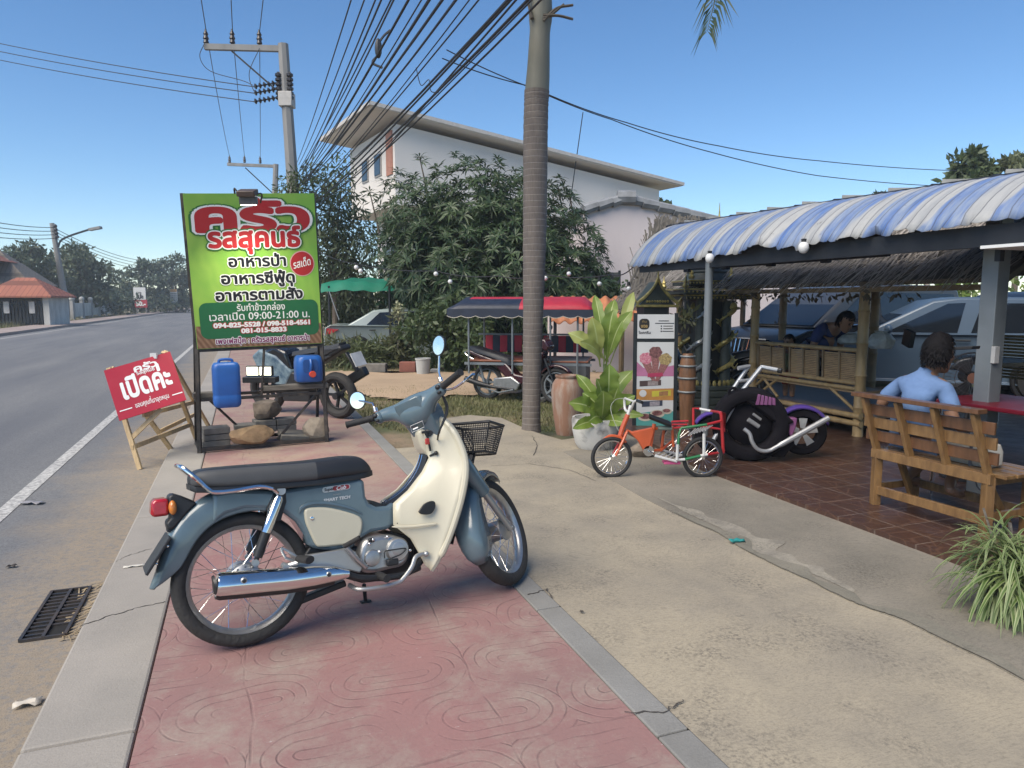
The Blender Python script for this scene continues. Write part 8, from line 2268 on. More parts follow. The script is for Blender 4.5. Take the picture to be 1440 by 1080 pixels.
SEDP = pm('silver_green_paint', (0.30, 0.345, 0.335), 0.45, 0.2, var=0.05, coat=0.5)
sedan = dict(w=0.82, wr=0.30, body=[(-2.1, 0.30), (-2.12, 0.55), (-2.08, 0.90), (-1.95, 0.98), (-1.3, 0.97), (0.9, 0.93), (1.9, 0.80), (2.1, 0.62), (2.1, 0.28), (1.7, 0.20), (-1.8, 0.20)],
 cabin=[(-1.55, 0.95), (-0.85, 1.36), (-0.5, 1.40), (0.3, 1.40), (0.6, 1.35), (1.25, 0.93)], windows=[[(-1.02, 0.98), (-0.68, 1.30), (-0.12, 1.33), (-0.12, 0.97)], [(-0.05, 0.97), (-0.05, 1.33), (0.33, 1.32), (0.60, 1.22), (0.95, 0.96)]],
 screens=[(-1.45, 1.01, -0.9, 1.32, 'rear_window'), (1.2, 0.98, 0.64, 1.31, 'windscreen')], wheels=(-1.25, 1.3), mirror=(0.85, 1.02),
 panels=[('tail_light', [(-2.11, 0.72), (-2.06, 0.90), (-1.72, 0.86), (-1.95, 0.74)], REDL, 0.97), ('door_handle', [(-0.95, 0.83), (-0.95, 0.86), (-0.78, 0.86), (-0.78, 0.83)], BLKP, 0.995), ('side_trim', [(-0.85, 0.50), (-0.85, 0.53), (0.9, 0.53), (0.9, 0.50)], SEDP, 1.0), ('headlight', [(1.7, 0.62), (1.7, 0.74), (2.07, 0.68), (2.08, 0.6)], HLG, 0.97)])
c0 = W(462, 430, 19.3)
car('sedan', 'silver green sedan parked under the green net behind the bushes', (c0.x + 2.05, 19.6, -0.1), R(7), SEDP, sedan)
# green shade net over the sedan
na = W(450, 400, 18.6); nb_ = W(556, 392, 19.0)
t = thing('shade_net', 'sagging green shade net on thin posts over the silver car', 'net', (0, 0, 0))
NET = leaf_mat('green_net', (0.015, 0.24, 0.15), (0.03, 0.33, 0.21), 0.45, 0.6)
mb = MB()
def net_fn(a, b):
 p = na.lerp(nb_ + Vector((0.5, 0, 0.12)), a); z = p.z + 0.07 * math.sin(a * 6) - 0.10 * math.sin(PI * a) + 0.018 * math.sin(a * 31 + b * 3)
 return Vector((p.x + 0.1 * b, p.y + 1.6 * b, z + 0.16 * b - (0.22 * (1 - b * 12) if b < 0.05 else 0)))
mb.grid(net_fn, 40, 14); mb.build('net', NET, t, smooth=60, fixn=False)
for px in (463, 548):
 p = W(px, 430, 18.7); mb = MB(); mb.tube([(p.x, p.y, -0.1), (p.x, p.y, W(px, 402, 18.7).z)], 0.03, 6); mb.build('post', DARKM, t)
p = W(463, 410, 18.6); mb = MB(); mb.tube([p, W(477, 450, 18.4)], 0.012, 5); mb.build('guy_rope', GSTEEL, t)
VANP = pm('charcoal_van_paint', (0.050, 0.052, 0.054), 0.4, 0.2, var=0.05, coat=0.3)
van = dict(w=0.92, wr=0.33, taper=0.8, body=[(-2.4, 0.35), (-2.45, 0.9), (-2.4, 1.12), (1.1, 1.10), (1.75, 1.02), (2.25, 0.86), (2.4, 0.66), (2.38, 0.30), (1.9, 0.22), (-2.1, 0.22)],
 cabin=[(-2.4, 1.08), (-2.25, 1.72), (-1.9, 1.80), (0.1, 1.80), (0.5, 1.74), (1.55, 1.06)], windows=[[(-2.2, 1.16), (-2.1, 1.64), (-0.1, 1.66), (-0.1, 1.15)], [(0.0, 1.15), (0.0, 1.66), (0.35, 1.62), (1.05, 1.16)]],
 screens=[(1.50, 1.10, 0.56, 1.68, 'windscreen'), (-2.42, 1.15, -2.28, 1.66, 'rear_window')], wheels=(-1.45, 1.5), mirror=(1.05, 1.2), mirror_mat=CHROME,
 panels=[('headlight', [(1.95, 0.72), (1.78, 0.95), (2.1, 0.90), (2.34, 0.70)], HLG, 0.9), ('chrome_strip', [(-2.3, 1.09), (-2.3, 1.12), (1.2, 1.12), (1.2, 1.09)], CHROME, 0.985), ('tail_light', [(-2.44, 0.9), (-2.42, 1.25), (-2.30, 1.25), (-2.30, 0.9)], REDL, 0.96)])
v0 = W(1037, 470, 11.6)
vt = car('van', 'charcoal van with chrome grille parked behind the sala', (v0.x + 2.35, v0.y + 1.6, -0.02), R(205), VANP, van)
mb = MB()
mb.prism([(-0.55, 0.62), (0.55, 0.62), (0.62, 0.88), (-0.62, 0.88)], 2.33, 2.40, lambda a, b, d: Vector((d - 0.25 * (b - 0.62), a, b))); gq = mb.build('grille', pm('grille_black', (0.02, 0.02, 0.022), 0.4), vt, smooth=0)
mb = MB()
for k in range(12):
 y = -0.52 + k * 0.095; mb.bar((2.415, y, 0.63), (2.36, y * 1.08, 0.87), 0.018, 0.01)
mb.bar((2.42, -0.58, 0.625), (2.42, 0.58, 0.625), 0.02, 0.02); mb.bar((2.36, -0.64, 0.885), (2.36, 0.64, 0.885), 0.02, 0.02); mb.build('grille_bars', CHROME, gq, smooth=0)
SUVP = pm('blue_grey_paint', (0.065, 0.10, 0.145), 0.4, 0.1, var=0.03, coat=0.3)
suv = dict(w=0.86, wr=0.34, taper=0.80, body=[(-2.1, 0.35), (-2.15, 0.8), (-2.1, 1.03), (0.9, 1.00), (1.9, 0.92), (2.15, 0.7), (2.15, 0.35), (1.8, 0.26), (-1.9, 0.26)],
 cabin=[(-2.1, 0.98), (-1.95, 1.50), (-1.7, 1.56), (-0.2, 1.57), (0.15, 1.52), (1.15, 0.98)], windows=[[(-1.95, 1.05), (-1.85, 1.43), (-1.35, 1.46), (-1.30, 1.04)], [(-1.12, 1.04), (-1.18, 1.47), (-0.50, 1.48), (-0.36, 1.03)], [(-0.18, 1.03), (-0.28, 1.48), (-0.05, 1.47), (0.78, 1.03)]],
 screens=[(1.1, 1.02, 0.2, 1.47, 'windscreen'), (-2.1, 1.04, -1.98, 1.45, 'rear_window')], wheels=(-1.3, 1.35), mirror=(0.78, 1.08),
 panels=[('headlight', [(1.75, 0.68), (1.75, 0.86), (2.1, 0.8), (2.13, 0.66)], HLG, 0.95), ('door_handle', [(-0.35, 0.90), (-0.35, 0.93), (-0.15, 0.93), (-0.15, 0.90)], BLKP, 0.995)])
car('estate_car', 'blue grey car with tinted windows parked behind the bamboo screens', (6.85, 11.6, -0.02), R(160), SUVP, suv)
q = W(1400, 420, 15.0)
car('pickup', 'dark car roof just showing above the blue car', (q.x + 0.3, q.y, 0.0), R(190), pm('dark_blue_paint', (0.02, 0.028, 0.045), 0.3, 0.4), dict(suv, cabin=[(-2.1, 0.98), (-2.0, 1.60), (-1.7, 1.68), (-0.2, 1.69), (0.15, 1.62), (1.05, 0.98)]))
# ---------------------------------------------------------------- scooters and the sidecar
def scooter(name, label, loc, rz, body_mat, seat_mat, style, lean=0.08, group=None):
 t = thing(name, label, 'motorbike', loc, group=group)
 t.rotation_euler = (-lean, 0, rz)
 R_ = 0.28 if style != 'sport' else 0.30
 tw = 0.042 if style != 'sport' else 0.07
 for x, nm in ((0.0, 'wheel'), (1.24, 'front_wheel')):
  T = Matrix.Translation((x, 0, R_)) @ Matrix.Rotation(PI / 2, 4, 'X')
  mb = MB(); mb.torus((x, 0, R_), R_ - tw * 0.8, tw * 0.8, 'Y', 36, 10, squash=1.15 if style == 'sport' else 1.0); wh = mb.build(nm, TREAD, t)
  mb = MB(); mb.torus((x, 0, R_), R_ - tw * 1.7, 0.016, 'Y', 30, 6)
  for k in range(5):
   a = k * 2 * PI / 5; mb.bar((x, -0.015, R_), (x + (R_ - tw * 1.7) * math.cos(a), -0.015, R_ + (R_ - tw * 1.7) * math.sin(a)), 0.03, 0.03)
  mb.tube([(x, -0.07, R_), (x, 0.07, R_)], 0.045, 12); mb.build('rim', GSTEEL if style != 'sport' else BLKP, wh)
 for s in (-1, 1):
  mb = MB(); mb.tube([(1.24, s * 0.07, R_), (1.06, s * 0.07, R_ + 0.42)], 0.018, 8); mb.build('fork_leg', BLKP, t)
 mb = arc_shell([R(40 + 12 * i) for i in range(10)], R_ + 0.015, R_ + 0.05, 0.055, (1.24, 0, R_)); mb.build('front_fender', body_mat, t, solid=0.004)
 if style == 'sport':
  body_prism('tank', [(0.62, 0.62), (0.70, 0.86), (0.90, 0.92), (1.08, 0.86), (1.12, 0.66), (0.9, 0.55)], 0.14, body_mat, t, 0.04)
  body_prism('tail', [(-0.22, 0.90), (-0.18, 0.96), (0.20, 0.86), (0.62, 0.80), (0.64, 0.62), (0.40, 0.60), (0.1, 0.74)], 0.10, BLKP, t, 0.03)
  body_prism('fairing', [(0.78, 0.35), (0.60, 0.60), (0.86, 0.80), (1.15, 0.88), (1.30, 0.78), (1.18, 0.55)], 0.16, pm('pale_blue_fairing', (0.20, 0.27, 0.30), 0.4, var=0.4, scale=9, col2=(0.03, 0.07, 0.12)), t, 0.03)
  body_prism('engine', [(0.35, 0.22), (0.35, 0.52), (0.62, 0.60), (0.86, 0.46), (0.82, 0.20)], 0.15, BLKP, t, 0.02)
  mb = MB(); mb.rings([[Vector((x, y, z)) for y, z in ((-w, h), (-w * 0.8, h + 0.05), (w * 0.8, h + 0.05), (w, h))] for x, w, h in ((-0.15, 0.08, 0.93), (0.15, 0.12, 0.87), (0.62, 0.11, 0.80))], caps=True); mb.build('seat', seat_mat, t)
  for k, (xx, zz) in enumerate(((0.05, 0.80), (0.16, 0.70), (0.28, 0.66))):
   body_prism('side_panel', [(xx - 0.2, zz + 0.12), (xx + 0.12, zz + 0.10), (xx + 0.26, zz - 0.04), (xx + 0.02, zz + 0.02)], 0.115 + 0.006 * k, pm('satin_black', (0.03, 0.03, 0.033), 0.35), t, 0.006)
  mb = MB(); mb.bar((-0.36, 0, 0.62), (-0.20, 0, 0.86), 0.07, 0.03); mb.bar((0.1, -0.17, 0.38), (-0.32, -0.19, 0.60), 0.10, 0.12); mb.build('exhaust', BLKP, t, bevel=0.02)
  mb = MB(); mb.bar((-0.42, 0, 0.70), (-0.34, 0, 0.86), 0.012, 0.20, up=(0, 1, 0)); mb.build('number_plate', pm('plate_white', (0.55, 0.56, 0.56), 0.5), t, smooth=0)
 else:
  body_prism('body', [(-0.28, 0.72), (-0.32, 0.80), (-0.05, 0.72), (0.40, 0.60), (0.56, 0.44), (0.80, 0.40), (0.98, 0.80), (1.06, 0.80), (0.92, 0.36), (0.62, 0.26), (0.42, 0.34), (0.22, 0.52)], 0.10, body_mat, t, 0.03)
  mb = MB()
  rings = [[Vector((x, y * w, z + dz * h)) for y, dz in ((-1, 0), (-0.95, 0.7), (-0.6, 1), (0.6, 1), (0.95, 0.7), (1, 0))] for x, w, z, h in ((-0.34, 0.05, 0.80, 0.05), (-0.2, 0.11, 0.76, 0.09), (0.1, 0.13, 0.70, 0.08), (0.42, 0.11, 0.60, 0.10), (0.50, 0.07, 0.56, 0.06))]
  mb.rings(rings); mb.build('seat', seat_mat, t, smooth=60)
  body_prism('engine', [(0.16, 0.20), (0.18, 0.36), (0.5, 0.40), (0.66, 0.30), (0.60, 0.18)], 0.12, ALU, t, 0.02)
  mb = MB(); mb.tube([(0.55, -0.12, 0.2), (0.2, -0.15, 0.22), (-0.05, -0.16, 0.26), (-0.32, -0.17, 0.33)], [0.02, 0.022, 0.045, 0.045], 12); mb.build('exhaust', BLKP, t)
  mb = MB(); mb.tube([(0.0, -0.11, R_), (-0.08, -0.12, 0.60)], 0.022, 8); mb.build('shock_absorber', GSTEEL, t)
  mb = MB(); mb.bar((-0.38, 0, 0.46), (-0.30, 0, 0.70), 0.02, 0.13, up=(0, 1, 0)); mb.build('rear_mudguard', BLKP, t)
  mb = MB(); mb.tube(smooth_path([(-0.30, -0.09, 0.78), (-0.38, -0.08, 0.74), (-0.24, -0.11, 0.66), (0.1, -0.12, 0.56)], 4), 0.009, 6); mb.build('chrome_trim', CHROME, t)
  mb = MB(); mb.tube([(0.56, -0.15, 0.2), (0.3, -0.16, 0.14), (-0.05, -0.15, 0.22)], 0.012, 6); mb.build('step_bar', GSTEEL, t)
 hb = Vector((0.98, 0, 0.98))
 mb = MB(); mb.tube([hb + Vector((-0.1, -0.34, 0.02)), hb + Vector((0, -0.2, 0)), hb + Vector((0, 0.2, 0)), hb + Vector((-0.1, 0.34, 0.02))], 0.014, 8); mb.tube([hb, (1.04, 0, 0.78)], 0.03, 8); mb.build('handlebar', BLKP, t)
 for s in (-1, 1):
  mb = MB(); mb.tube([hb + Vector((-0.02, s * 0.22, 0)), hb + Vector((0, s * 0.3, 0.16))], 0.006, 6); mb.ball(hb + Vector((0, s * 0.3, 0.18)), (0.015, 0.055, 0.038), 10, 6); mb.build('side_mirror', BLKP, t)
 body_prism('headlamp_cowl', [(0.98, 0.86), (0.98, 1.0), (1.08, 1.0), (1.16, 0.88), (1.1, 0.80)], 0.10, body_mat, t, 0.03)
 return t
g1 = G(479, 588)
g1.z = 0
scooter('sport_motorbike', 'black sport motorbike with fat rear tyre parked behind the green signboard', g1, R(152), pm('gloss_black', (0.012, 0.012, 0.014), 0.2, coat=0.5), VINYL, 'sport', 0.10)
g1 = G(686, 561, -0.08)
sc = scooter('scooter', 'dark maroon scooter coupled to the red roofed passenger sidecar', (g1.x, g1.y, -0.08), R(-30), pm('maroon_paint', (0.045, 0.012, 0.018), 0.25, coat=0.5), VINYL, 'scooter', 0.0)
g1 = G(1046, 572, 0.0)
scooter('scooter', 'black scooter standing between the shrine and the sala', (g1.x, g1.y, 0.0), R(150), pm('gloss_black', (0.012, 0.012, 0.014), 0.2, coat=0.5), VINYL, 'scooter', 0.05)
# passenger sidecar with canopy
sx0 = W(702, 430, 11.7)
tk = thing('passenger_sidecar', 'passenger sidecar with scalloped red and navy canopy and striped seat backs', 'sidecar', (sx0.x, sx0.y, -0.09), R(-10))
REDC = pm('red_canvas', (0.50, 0.028, 0.05), 0.55, var=0.15); NVC = pm('navy_canvas', (0.022, 0.030, 0.052), 0.5, var=0.3)
zc = 1.45
X0, X1, Y0, Y1 = -0.68, 1.58, -0.75, 0.6
def cano(a, b):
 x = X0 + (X1 - X0) * a; y = Y0 + (Y1 - Y0) * b
 return Vector((x, y, zc + 0.19 * min(1, math.sin(PI * b) ** 0.6 + 0.0) * min(1, (1 - abs(2 * a - 1)) * 5 + 0.2)))
mb = MB(); mb.grid(cano, 24, 12)
mb.m = []
for i in range(24):
 for j in range(12): mb.m.append(1 if i < 12 and j < 3 else (1 if i < 3 else 0))
mb.build('canopy_top', [REDC, NVC], tk, smooth=60, solid=0.012)
mb = MB()
def scal(p, q, n):
 p, q = Vector(p), Vector(q); k = n * 8
 for i in range(k):
  a, b = p.lerp(q, i / k), p.lerp(q, (i + 1) / k)
  da, db = 0.10 + 0.03 * abs(math.sin(PI * n * i / k)), 0.10 + 0.03 * abs(math.sin(PI * n * (i + 1) / k))
  mb.add([a, b, b - Vector((0, 0, db)), a - Vector((0, 0, da))], [(0, 1, 2, 3)])
scal((X0, Y0, zc), (X1, Y0, zc), 10); scal((X0, Y1, zc), (X0, Y0, zc), 6); scal((X1, Y0, zc), (X1, Y1, zc), 6)
mb.build('valance', NVC, tk, smooth=0, solid=0.006, fixn=False)
mb = MB()
P_ = []
for i in range(81):
 f = i / 80; P_.append((X0 + (X1 - X0) * f, Y0 - 0.008, zc - 0.10 - 0.03 * abs(math.sin(PI * 10 * f))))
mb.tube(P_, 0.006, 5); mb.build('piping', pm('cream_piping', (0.5, 0.46, 0.38), 0.7), tk)
for (x, y) in ((-0.36, Y0 + 0.10), (-0.02 + 0.35, Y0 + 0.12), (0.92, Y0 + 0.12), (1.34, Y0 + 0.10), (-0.36, Y1 - 0.1), (1.34, Y1 - 0.1), (0.5, Y1 - 0.1)):
 mb = MB(); mb.tube([(x, y, 0.45), (x, y, zc)], 0.016, 8); mb.build('post', GSTEEL, tk)
mb = MB(); mb.box((0.55, -0.05, 0.645), (1.9, 1.05, 0.03)); mb.build('bench_seat', pm('orange_brown_vinyl', (0.30, 0.10, 0.05), 0.5, var=0.5, scale=10), tk, smooth=0, bevel=0.01)
for x0_, n in ((-0.34, 5), (0.66, 6)):
 mb = MB()
 for k in range(n):
  mb.slot = k % 2; mb.box((x0_ + 0.085 + 0.125 * k, 0.44, 0.86), (0.126, 0.06, 0.28))
 mb.build('striped_backrest', [REDC, NVC], tk, smooth=0, bevel=0.008)
mb = MB(); mb.box((1.05, -0.12, 0.42), (0.85, 0.9, 0.5)); mb.build('tool_box', pm('grey_box', (0.10, 0.105, 0.11), 0.6, var=0.3), tk, smooth=0, bevel=0.01)
mb = MB(); mb.box((0.55, -0.56, 0.60), (2.0, 0.03, 0.04)); mb.box((0.55, 0.46, 0.60), (2.0, 0.03, 0.04)); mb.box((0.55, 0.45, 1.02), (2.0, 0.02, 0.03)); mb.build('frame_rail', GSTEEL, tk, smooth=0)
mb = MB(); mb.torus((0.75, -0.66, 0.27), 0.235, 0.036, 'Y', 34, 10); wh = mb.build('wheel', TREAD, tk)
mb = MB(); mb.torus((0.75, -0.66, 0.27), 0.19, 0.014, 'Y', 30, 6)
for k in range(18):
 a = 2 * PI * k / 18; mb.tube([(0.75, -0.66, 0.27), (0.75 + 0.19 * math.cos(a), -0.66, 0.27 + 0.19 * math.sin(a))], 0.003, 4)
mb.tube([(0.75, -0.72, 0.27), (0.75, -0.6, 0.27)], 0.035, 10); mb.build('rim', ALU, wh)
# buckets and blocks before the bushes
for (px, w_, h_, lab, mt, nm, ct) in ((595, 0.32, 0.36, 'white paint bucket at the foot of the bushes', WHITEWALL, 'bucket', 'bucket'),):
 b_ = G(px, 527, -0.08); mb = MB(); mb.lathe([(0, 0), (w_ * 0.42, 0), (w_ * 0.5, h_), (w_ * 0.53, h_), (w_ * 0.53, h_ - 0.03), (w_ * 0.47, h_ - 0.03), (0, h_ * 0.8)], 18); o = tag(mb.build(nm, mt), lab, ct); o.location = b_
for (px, sz, lab, mt) in ((574, (0.36, 0.2, 0.26), 'red brick block at the foot of the bushes', pm('brick_red', (0.26, 0.10, 0.07), 0.9)), (524, (0.62, 0.25, 0.22), 'grey concrete block at the foot of the bushes', BLK), (612, (0.2, 0.16, 0.10), 'small white stone beside the paint bucket', WHITEWALL)):
 b_ = G(px, 525, -0.09); mb = MB(); mb.box((0, 0, sz[2] / 2), sz); o = tag(mb.build('block', mt, None, smooth=0, bevel=0.02), lab, 'block'); o.location = b_
# ---------------------------------------------------------------- children's cargo tricycle
TO = G(860, 673, 0.0)
tr = thing('cargo_tricycle', 'orange cargo tricycle with red, white and green rear rack', 'tricycle', TO)
ORG = pm('orange_red_paint', (0.52, 0.095, 0.03), 0.35, var=0.2, coat=0.3); RDP = pm('red_paint', (0.45, 0.025, 0.03), 0.35, var=0.2, coat=0.3); WHP = pm('white_paint_tube', (0.62, 0.62, 0.60), 0.4, var=0.2); GRP = pm('green_paint', (0.02, 0.17, 0.06), 0.4, var=0.2)
def Q(px, py, dy=0.0): return W(px, py, TO.y + 0.06 + dy) - TO
def tb(name, pts, r, mat, parent=None, n=8):
 mb = MB(); mb.tube([Q(*p) for p in pts], r, n); return mb.build(name, mat, parent or tr)
def bwheel(px, py, r, dy, nm):
 c = Q(px, py, dy); mb = MB(); Mz = Matrix.Rotation(R(6), 4, 'Z'); mb.torus(c, r - 0.016, 0.017, 'Y', 36, 8, Mz); wh = mb.build(nm, RUB, tr)
 mb = MB(); mb.torus(c, r - 0.036, 0.008, 'Y', 32, 6, Mz); mb.build('rim', CHROME, wh)
 mb = MB()
 for k in range(20):
  a = 2 * PI * k / 20; mb.tube([c, c + Mz @ Vector(((r - 0.036) * math.cos(a), 0, (r - 0.036) * math.sin(a)))], 0.0011, 4, caps=False)
 mb.tube([c + Vector((0, -0.03, 0)), c + Vector((0, 0.03, 0))], 0.014, 10); mb.build('spokes', CHROME, wh)
bwheel(860, 643, 0.178, 0.0, 'front_wheel'); bwheel(988, 643, 0.178, 0.0, 'wheel'); bwheel(953, 618, 0.168, 0.55, 'wheel')
tb('fork', [(882, 606, 0.03), (877, 618, -0.02), (866, 641, -0.045)], 0.012, ORG); tb('fork', [(882, 606, 0.05), (872, 620, 0.07), (862, 638, 0.05)], 0.010, RDP)
mb = MB(); mb.tube(smooth_path([Q(848, 619, 0.0), Q(858, 613, 0.0), Q(872, 615, 0), Q(880, 622, 0)], 4), 0.012, 6); mb.build('front_mudguard', ORG, tr)
tb('head_tube', [(871, 616, 0.02), (876, 600, 0.03), (883, 583, 0.04)], 0.021, ORG); tb('stem', [(883, 583, 0.04), (887, 570, 0.05)], 0.014, WHP)
mb = MB(); mb.tube(smooth_path([Q(878, 560, 0.22), Q(879, 575, 0.2), Q(884, 579, 0.1), Q(888, 574, 0.0), Q(892, 565, -0.06), Q(898, 563, -0.12)], 4), 0.011, 8); mb.tube([Q(879, 560, 0.2), Q(892, 565, -0.04)], 0.009, 6); mb.build('handlebar', WHP, tr)
mb = MB(); mb.tube([Q(896, 563.5, -0.12), Q(903, 566, -0.2)], 0.014, 8); mb.build('grip', BLKP, tr)
mb = MB(); mb.tube(smooth_path([Q(878, 560, 0.2), Q(866, 562, 0.2), Q(859, 572, 0.1), Q(862, 588, 0.05), Q(870, 606, 0.03)], 5), 0.003, 5); mb.build('brake_cable', pm('cable_pale', (0.35, 0.36, 0.3), 0.5), tr)
mb = MB(); mb.prism([(Q(880, 603).x, Q(880, 603).z), (Q(890, 608).x, Q(890, 608).z), (Q(918, 602).x, Q(918, 602).z), (Q(921, 608).x, Q(921, 608).z), (Q(914, 632).x, Q(914, 632).z), (Q(905, 634).x, Q(905, 634).z), (Q(897, 620).x, Q(897, 620).z)], Q(900, 600, 0.02).y, Q(900, 600, 0.06).y, lambda a, b, d: Vector((a, d, b))); mb.build('frame_plate', ORG, tr, bevel=0.008)
tb('seat_tube', [(920, 596, 0.05), (914, 632, 0.04)], 0.016, ORG); tb('rear_stay', [(905, 634, 0.05), (930, 633, 0.1), (946, 620, 0.3)], 0.013, ORG); tb('rear_stay', [(922, 603, 0.05), (934, 600, 0.1), (930, 634, 0.15)], 0.013, ORG)
tb('top_rack', [(944, 593, 0.1), (967, 592, 0.1), (967, 597, 0.3), (944, 597, 0.3), (946, 602, 0.1), (970, 600, 0.1)], 0.008, RDP); tb('rack_post', [(945, 600, 0.1), (947, 628, 0.1)], 0.012, ORG)
mb = MB(); a, b = Q(913, 585, 0.02), Q(942, 596, 0.06); mb.rings([[a + (b - a) * f + Vector((0, y * w_, dz)) for y, dz in ((-1, 0), (-0.6, 0.02), (0.6, 0.02), (1, 0), (0.5, -0.025), (-0.5, -0.025))] for f, w_ in ((0, 0.02), (0.3, 0.035), (0.7, 0.08), (1, 0.075))]); mb.build('saddle', BLKP, tr, smooth=60)
mb = MB(); mb.tube([Q(925, 602, 0.05), Q(944, 602, 0.05)], [0.03, 0.035], 10, squash=0.6); mb.build('saddle_base', pm('grey_green_pad', (0.16, 0.20, 0.17), 0.6), tr)
for pts, m_, r in (([(952, 648, -0.05), (955, 610, -0.05), (958, 602, -0.03), (994, 597, -0.03)], GRP, 0.011), ([(952, 647, -0.06), (953, 625, -0.06)], WHP, 0.0125), ([(950, 647, -0.05), (963, 646, -0.05)], WHP, 0.012), ([(963, 646, -0.05), (985, 641, -0.05)], GRP, 0.012), ([(985, 641, -0.05), (995, 639, -0.05)], WHP, 0.0125), ([(995, 639, -0.05), (1017, 636, 0.05)], RDP, 0.012),
     ([(1017, 637, 0.05), (1015, 593, 0.05), (1014, 581, 0.05)], RDP, 0.0135), ([(994, 597, -0.03), (1014, 592, 0.02)], RDP, 0.0115), ([(975, 598, 0.5), (975, 574, 0.5), (984, 575, 0.5)], RDP, 0.012), ([(984, 575, 0.5), (1000, 578, 0.4)], WHP, 0.012), ([(1000, 578, 0.4), (1012, 580, 0.1), (1014, 583, 0.05)], RDP, 0.012), ([(990, 640, -0.05), (990, 610, -0.04)], WHP, 0.013),
     ([(1013, 580, 0.1), (1019, 582, 0.3), (1018, 600, 0.5), (1018, 634, 0.5)], RDP, 0.012), ([(957, 604, 0.0), (975, 600, 0.5)], WHP, 0.010), ([(1018, 634, 0.5), (1017, 637, 0.05)], RDP, 0.011), ([(975, 598, 0.5), (1017, 604, 0.5)], RDP, 0.010)):
 tb('rack_tube', pts, r, m_)
mb = MB()
for k in range(7): mb.tube([Q(968 + k * 4, 612 - k * 1.2, -0.02), Q(978 + k * 4, 603 - k * 0.8, 0.42)], 0.005, 5)
mb.build('rack_slats', WHP, tr)
mb = MB()
for k in range(5): mb.tube([Q(922 + k * 6, 640 + k * 1.8, -0.05), Q(934 + k * 6, 634 + k * 1.6, 0.25)], 0.007, 5)
mb.tube([Q(921, 641, -0.05), Q(952, 649, -0.05)], 0.011, 6); mb.tube([Q(934, 634, 0.25), Q(960, 641, 0.25)], 0.011, 6); mb.build('footboard', WHP, tr)
mb = MB(); p = Q(944, 650, 0.0); mb.box(p, (0.14, 0.09, 0.02)); mb.build('pedal', pm('pink_plastic', (0.55, 0.08, 0.22), 0.5), tr, smooth=0, bevel=0.005)
mb = MB(); c = Q(912, 634, 0.03); mb.lathe([(0, -0.01), (0.045, -0.01), (0.045, 0.01), (0, 0.01)], 20, Matrix.Translation(c) @ Matrix.Rotation(PI / 2, 4, 'X')); mb.tube([c + Vector((0, -0.03, 0)), c + Vector((0.06, -0.03, -0.04))], 0.008, 6); mb.build('crank', CHROME, tr)
rock('stone', 'pale stone under the front of the orange tricycle', G(901, 643, -0.01), (0.26, 0.2, 0.2), STG, 21, group=None)
# ---------------------------------------------------------------- chopper sculpture made from car tyres
CO = G(1058, 648, 0.03)
ch = thing('chopper_sculpture', 'black and purple chopper motorbike sculpture built from old tyres with tall silver handlebars', 'sculpture', CO)
PUR = pm('purple_paint', (0.085, 0.045, 0.26), 0.35, var=0.2, coat=0.3); PNK = pm('dusty_pink_paint', (0.20, 0.065, 0.17), 0.4, var=0.25); TYB = pm('painted_tyre_black', (0.008, 0.007, 0.010), 0.85, var=0.4, scale=10, spec=0.15); SPIPE = pm('silver_pipe', (0.42, 0.43, 0.44), 0.35, 0.5, var=0.15)
def K(px, py, dy=0.0): return W(px, py, CO.y + 0.05 + dy) - CO
def big_tyre(c, r, w, nm, parent=ch):
 T = Matrix.Translation(c) @ Matrix.Rotation(R(-14), 4, 'Z') @ Matrix.Rotation(PI / 2, 4, 'X')
 mb = MB(); mb.rings([[T @ Vector((rr * math.cos(a), rr * math.sin(a), h)) for rr, h in ((r * 0.62, -w * 0.7), (r * 0.70, -w), (r * 0.92, -w * 1.02), (r, -w * 0.75), (r, w * 0.75), (r * 0.92, w * 1.02), (r * 0.70, w), (r * 0.62, w * 0.7))] for a in [2 * PI * i / 44 for i in range(45)]], caps=False)
 return mb.build(nm, TYB, parent, smooth=50), T
w1, T1 = big_tyre(K(1054, 596, 0.0), 0.335, 0.10, 'large_tyre')
mb = MB(); mb.lathe([(0, 0.03), (0.12, 0.03), (0.2, -0.02), (0.2, -0.06), (0, -0.06)], 24, T1); mb.build('engine_drum', TYB, w1)
mb = MB(); p, q = K(1052, 590, -0.1), K(1067, 600, -0.1); mb.tube([p, q], 0.02, 8); p, q = K(1059, 582, -0.1), K(1070, 590, -0.1); mb.tube([p, q], 0.012, 8); mb.build('engine_pipes', SPIPE, w1)
w2, T2 = big_tyre(K(1127, 606, 0.12), 0.215, 0.075, 'rear_wheel')
mb = MB()
for k in range(5):
 a = k * 2 * PI / 5 + 0.3; mb.add([T2 @ Vector((0.04 * math.cos(a - 0.5), 0.04 * math.sin(a - 0.5), 0.06)), T2 @ Vector((0.135 * math.cos(a - 0.28), 0.135 * math.sin(a - 0.28), 0.06)), T2 @ Vector((0.135 * math.cos(a + 0.28), 0.135 * math.sin(a + 0.28), 0.06)), T2 @ Vector((0.04 * math.cos(a + 0.5), 0.04 * math.sin(a + 0.5), 0.06))], [(0, 1, 2, 3)])
mb.build('rim_blades', SPIPE, w2, smooth=0, solid=0.012)
w3, T3 = big_tyre(K(1006, 610, 0.30), 0.19, 0.07, 'front_wheel')
mb = arc_shell([R(20 + 12 * i) for i in range(12)], 0.22, 0.245, 0.09, (0, 0, 0)); mb.xf(Matrix.Translation(K(1127, 606, 0.12)) @ Matrix.Rotation(R(-14), 4, 'Z')); mb.build('rear_fender', PUR, ch, solid=0.006)
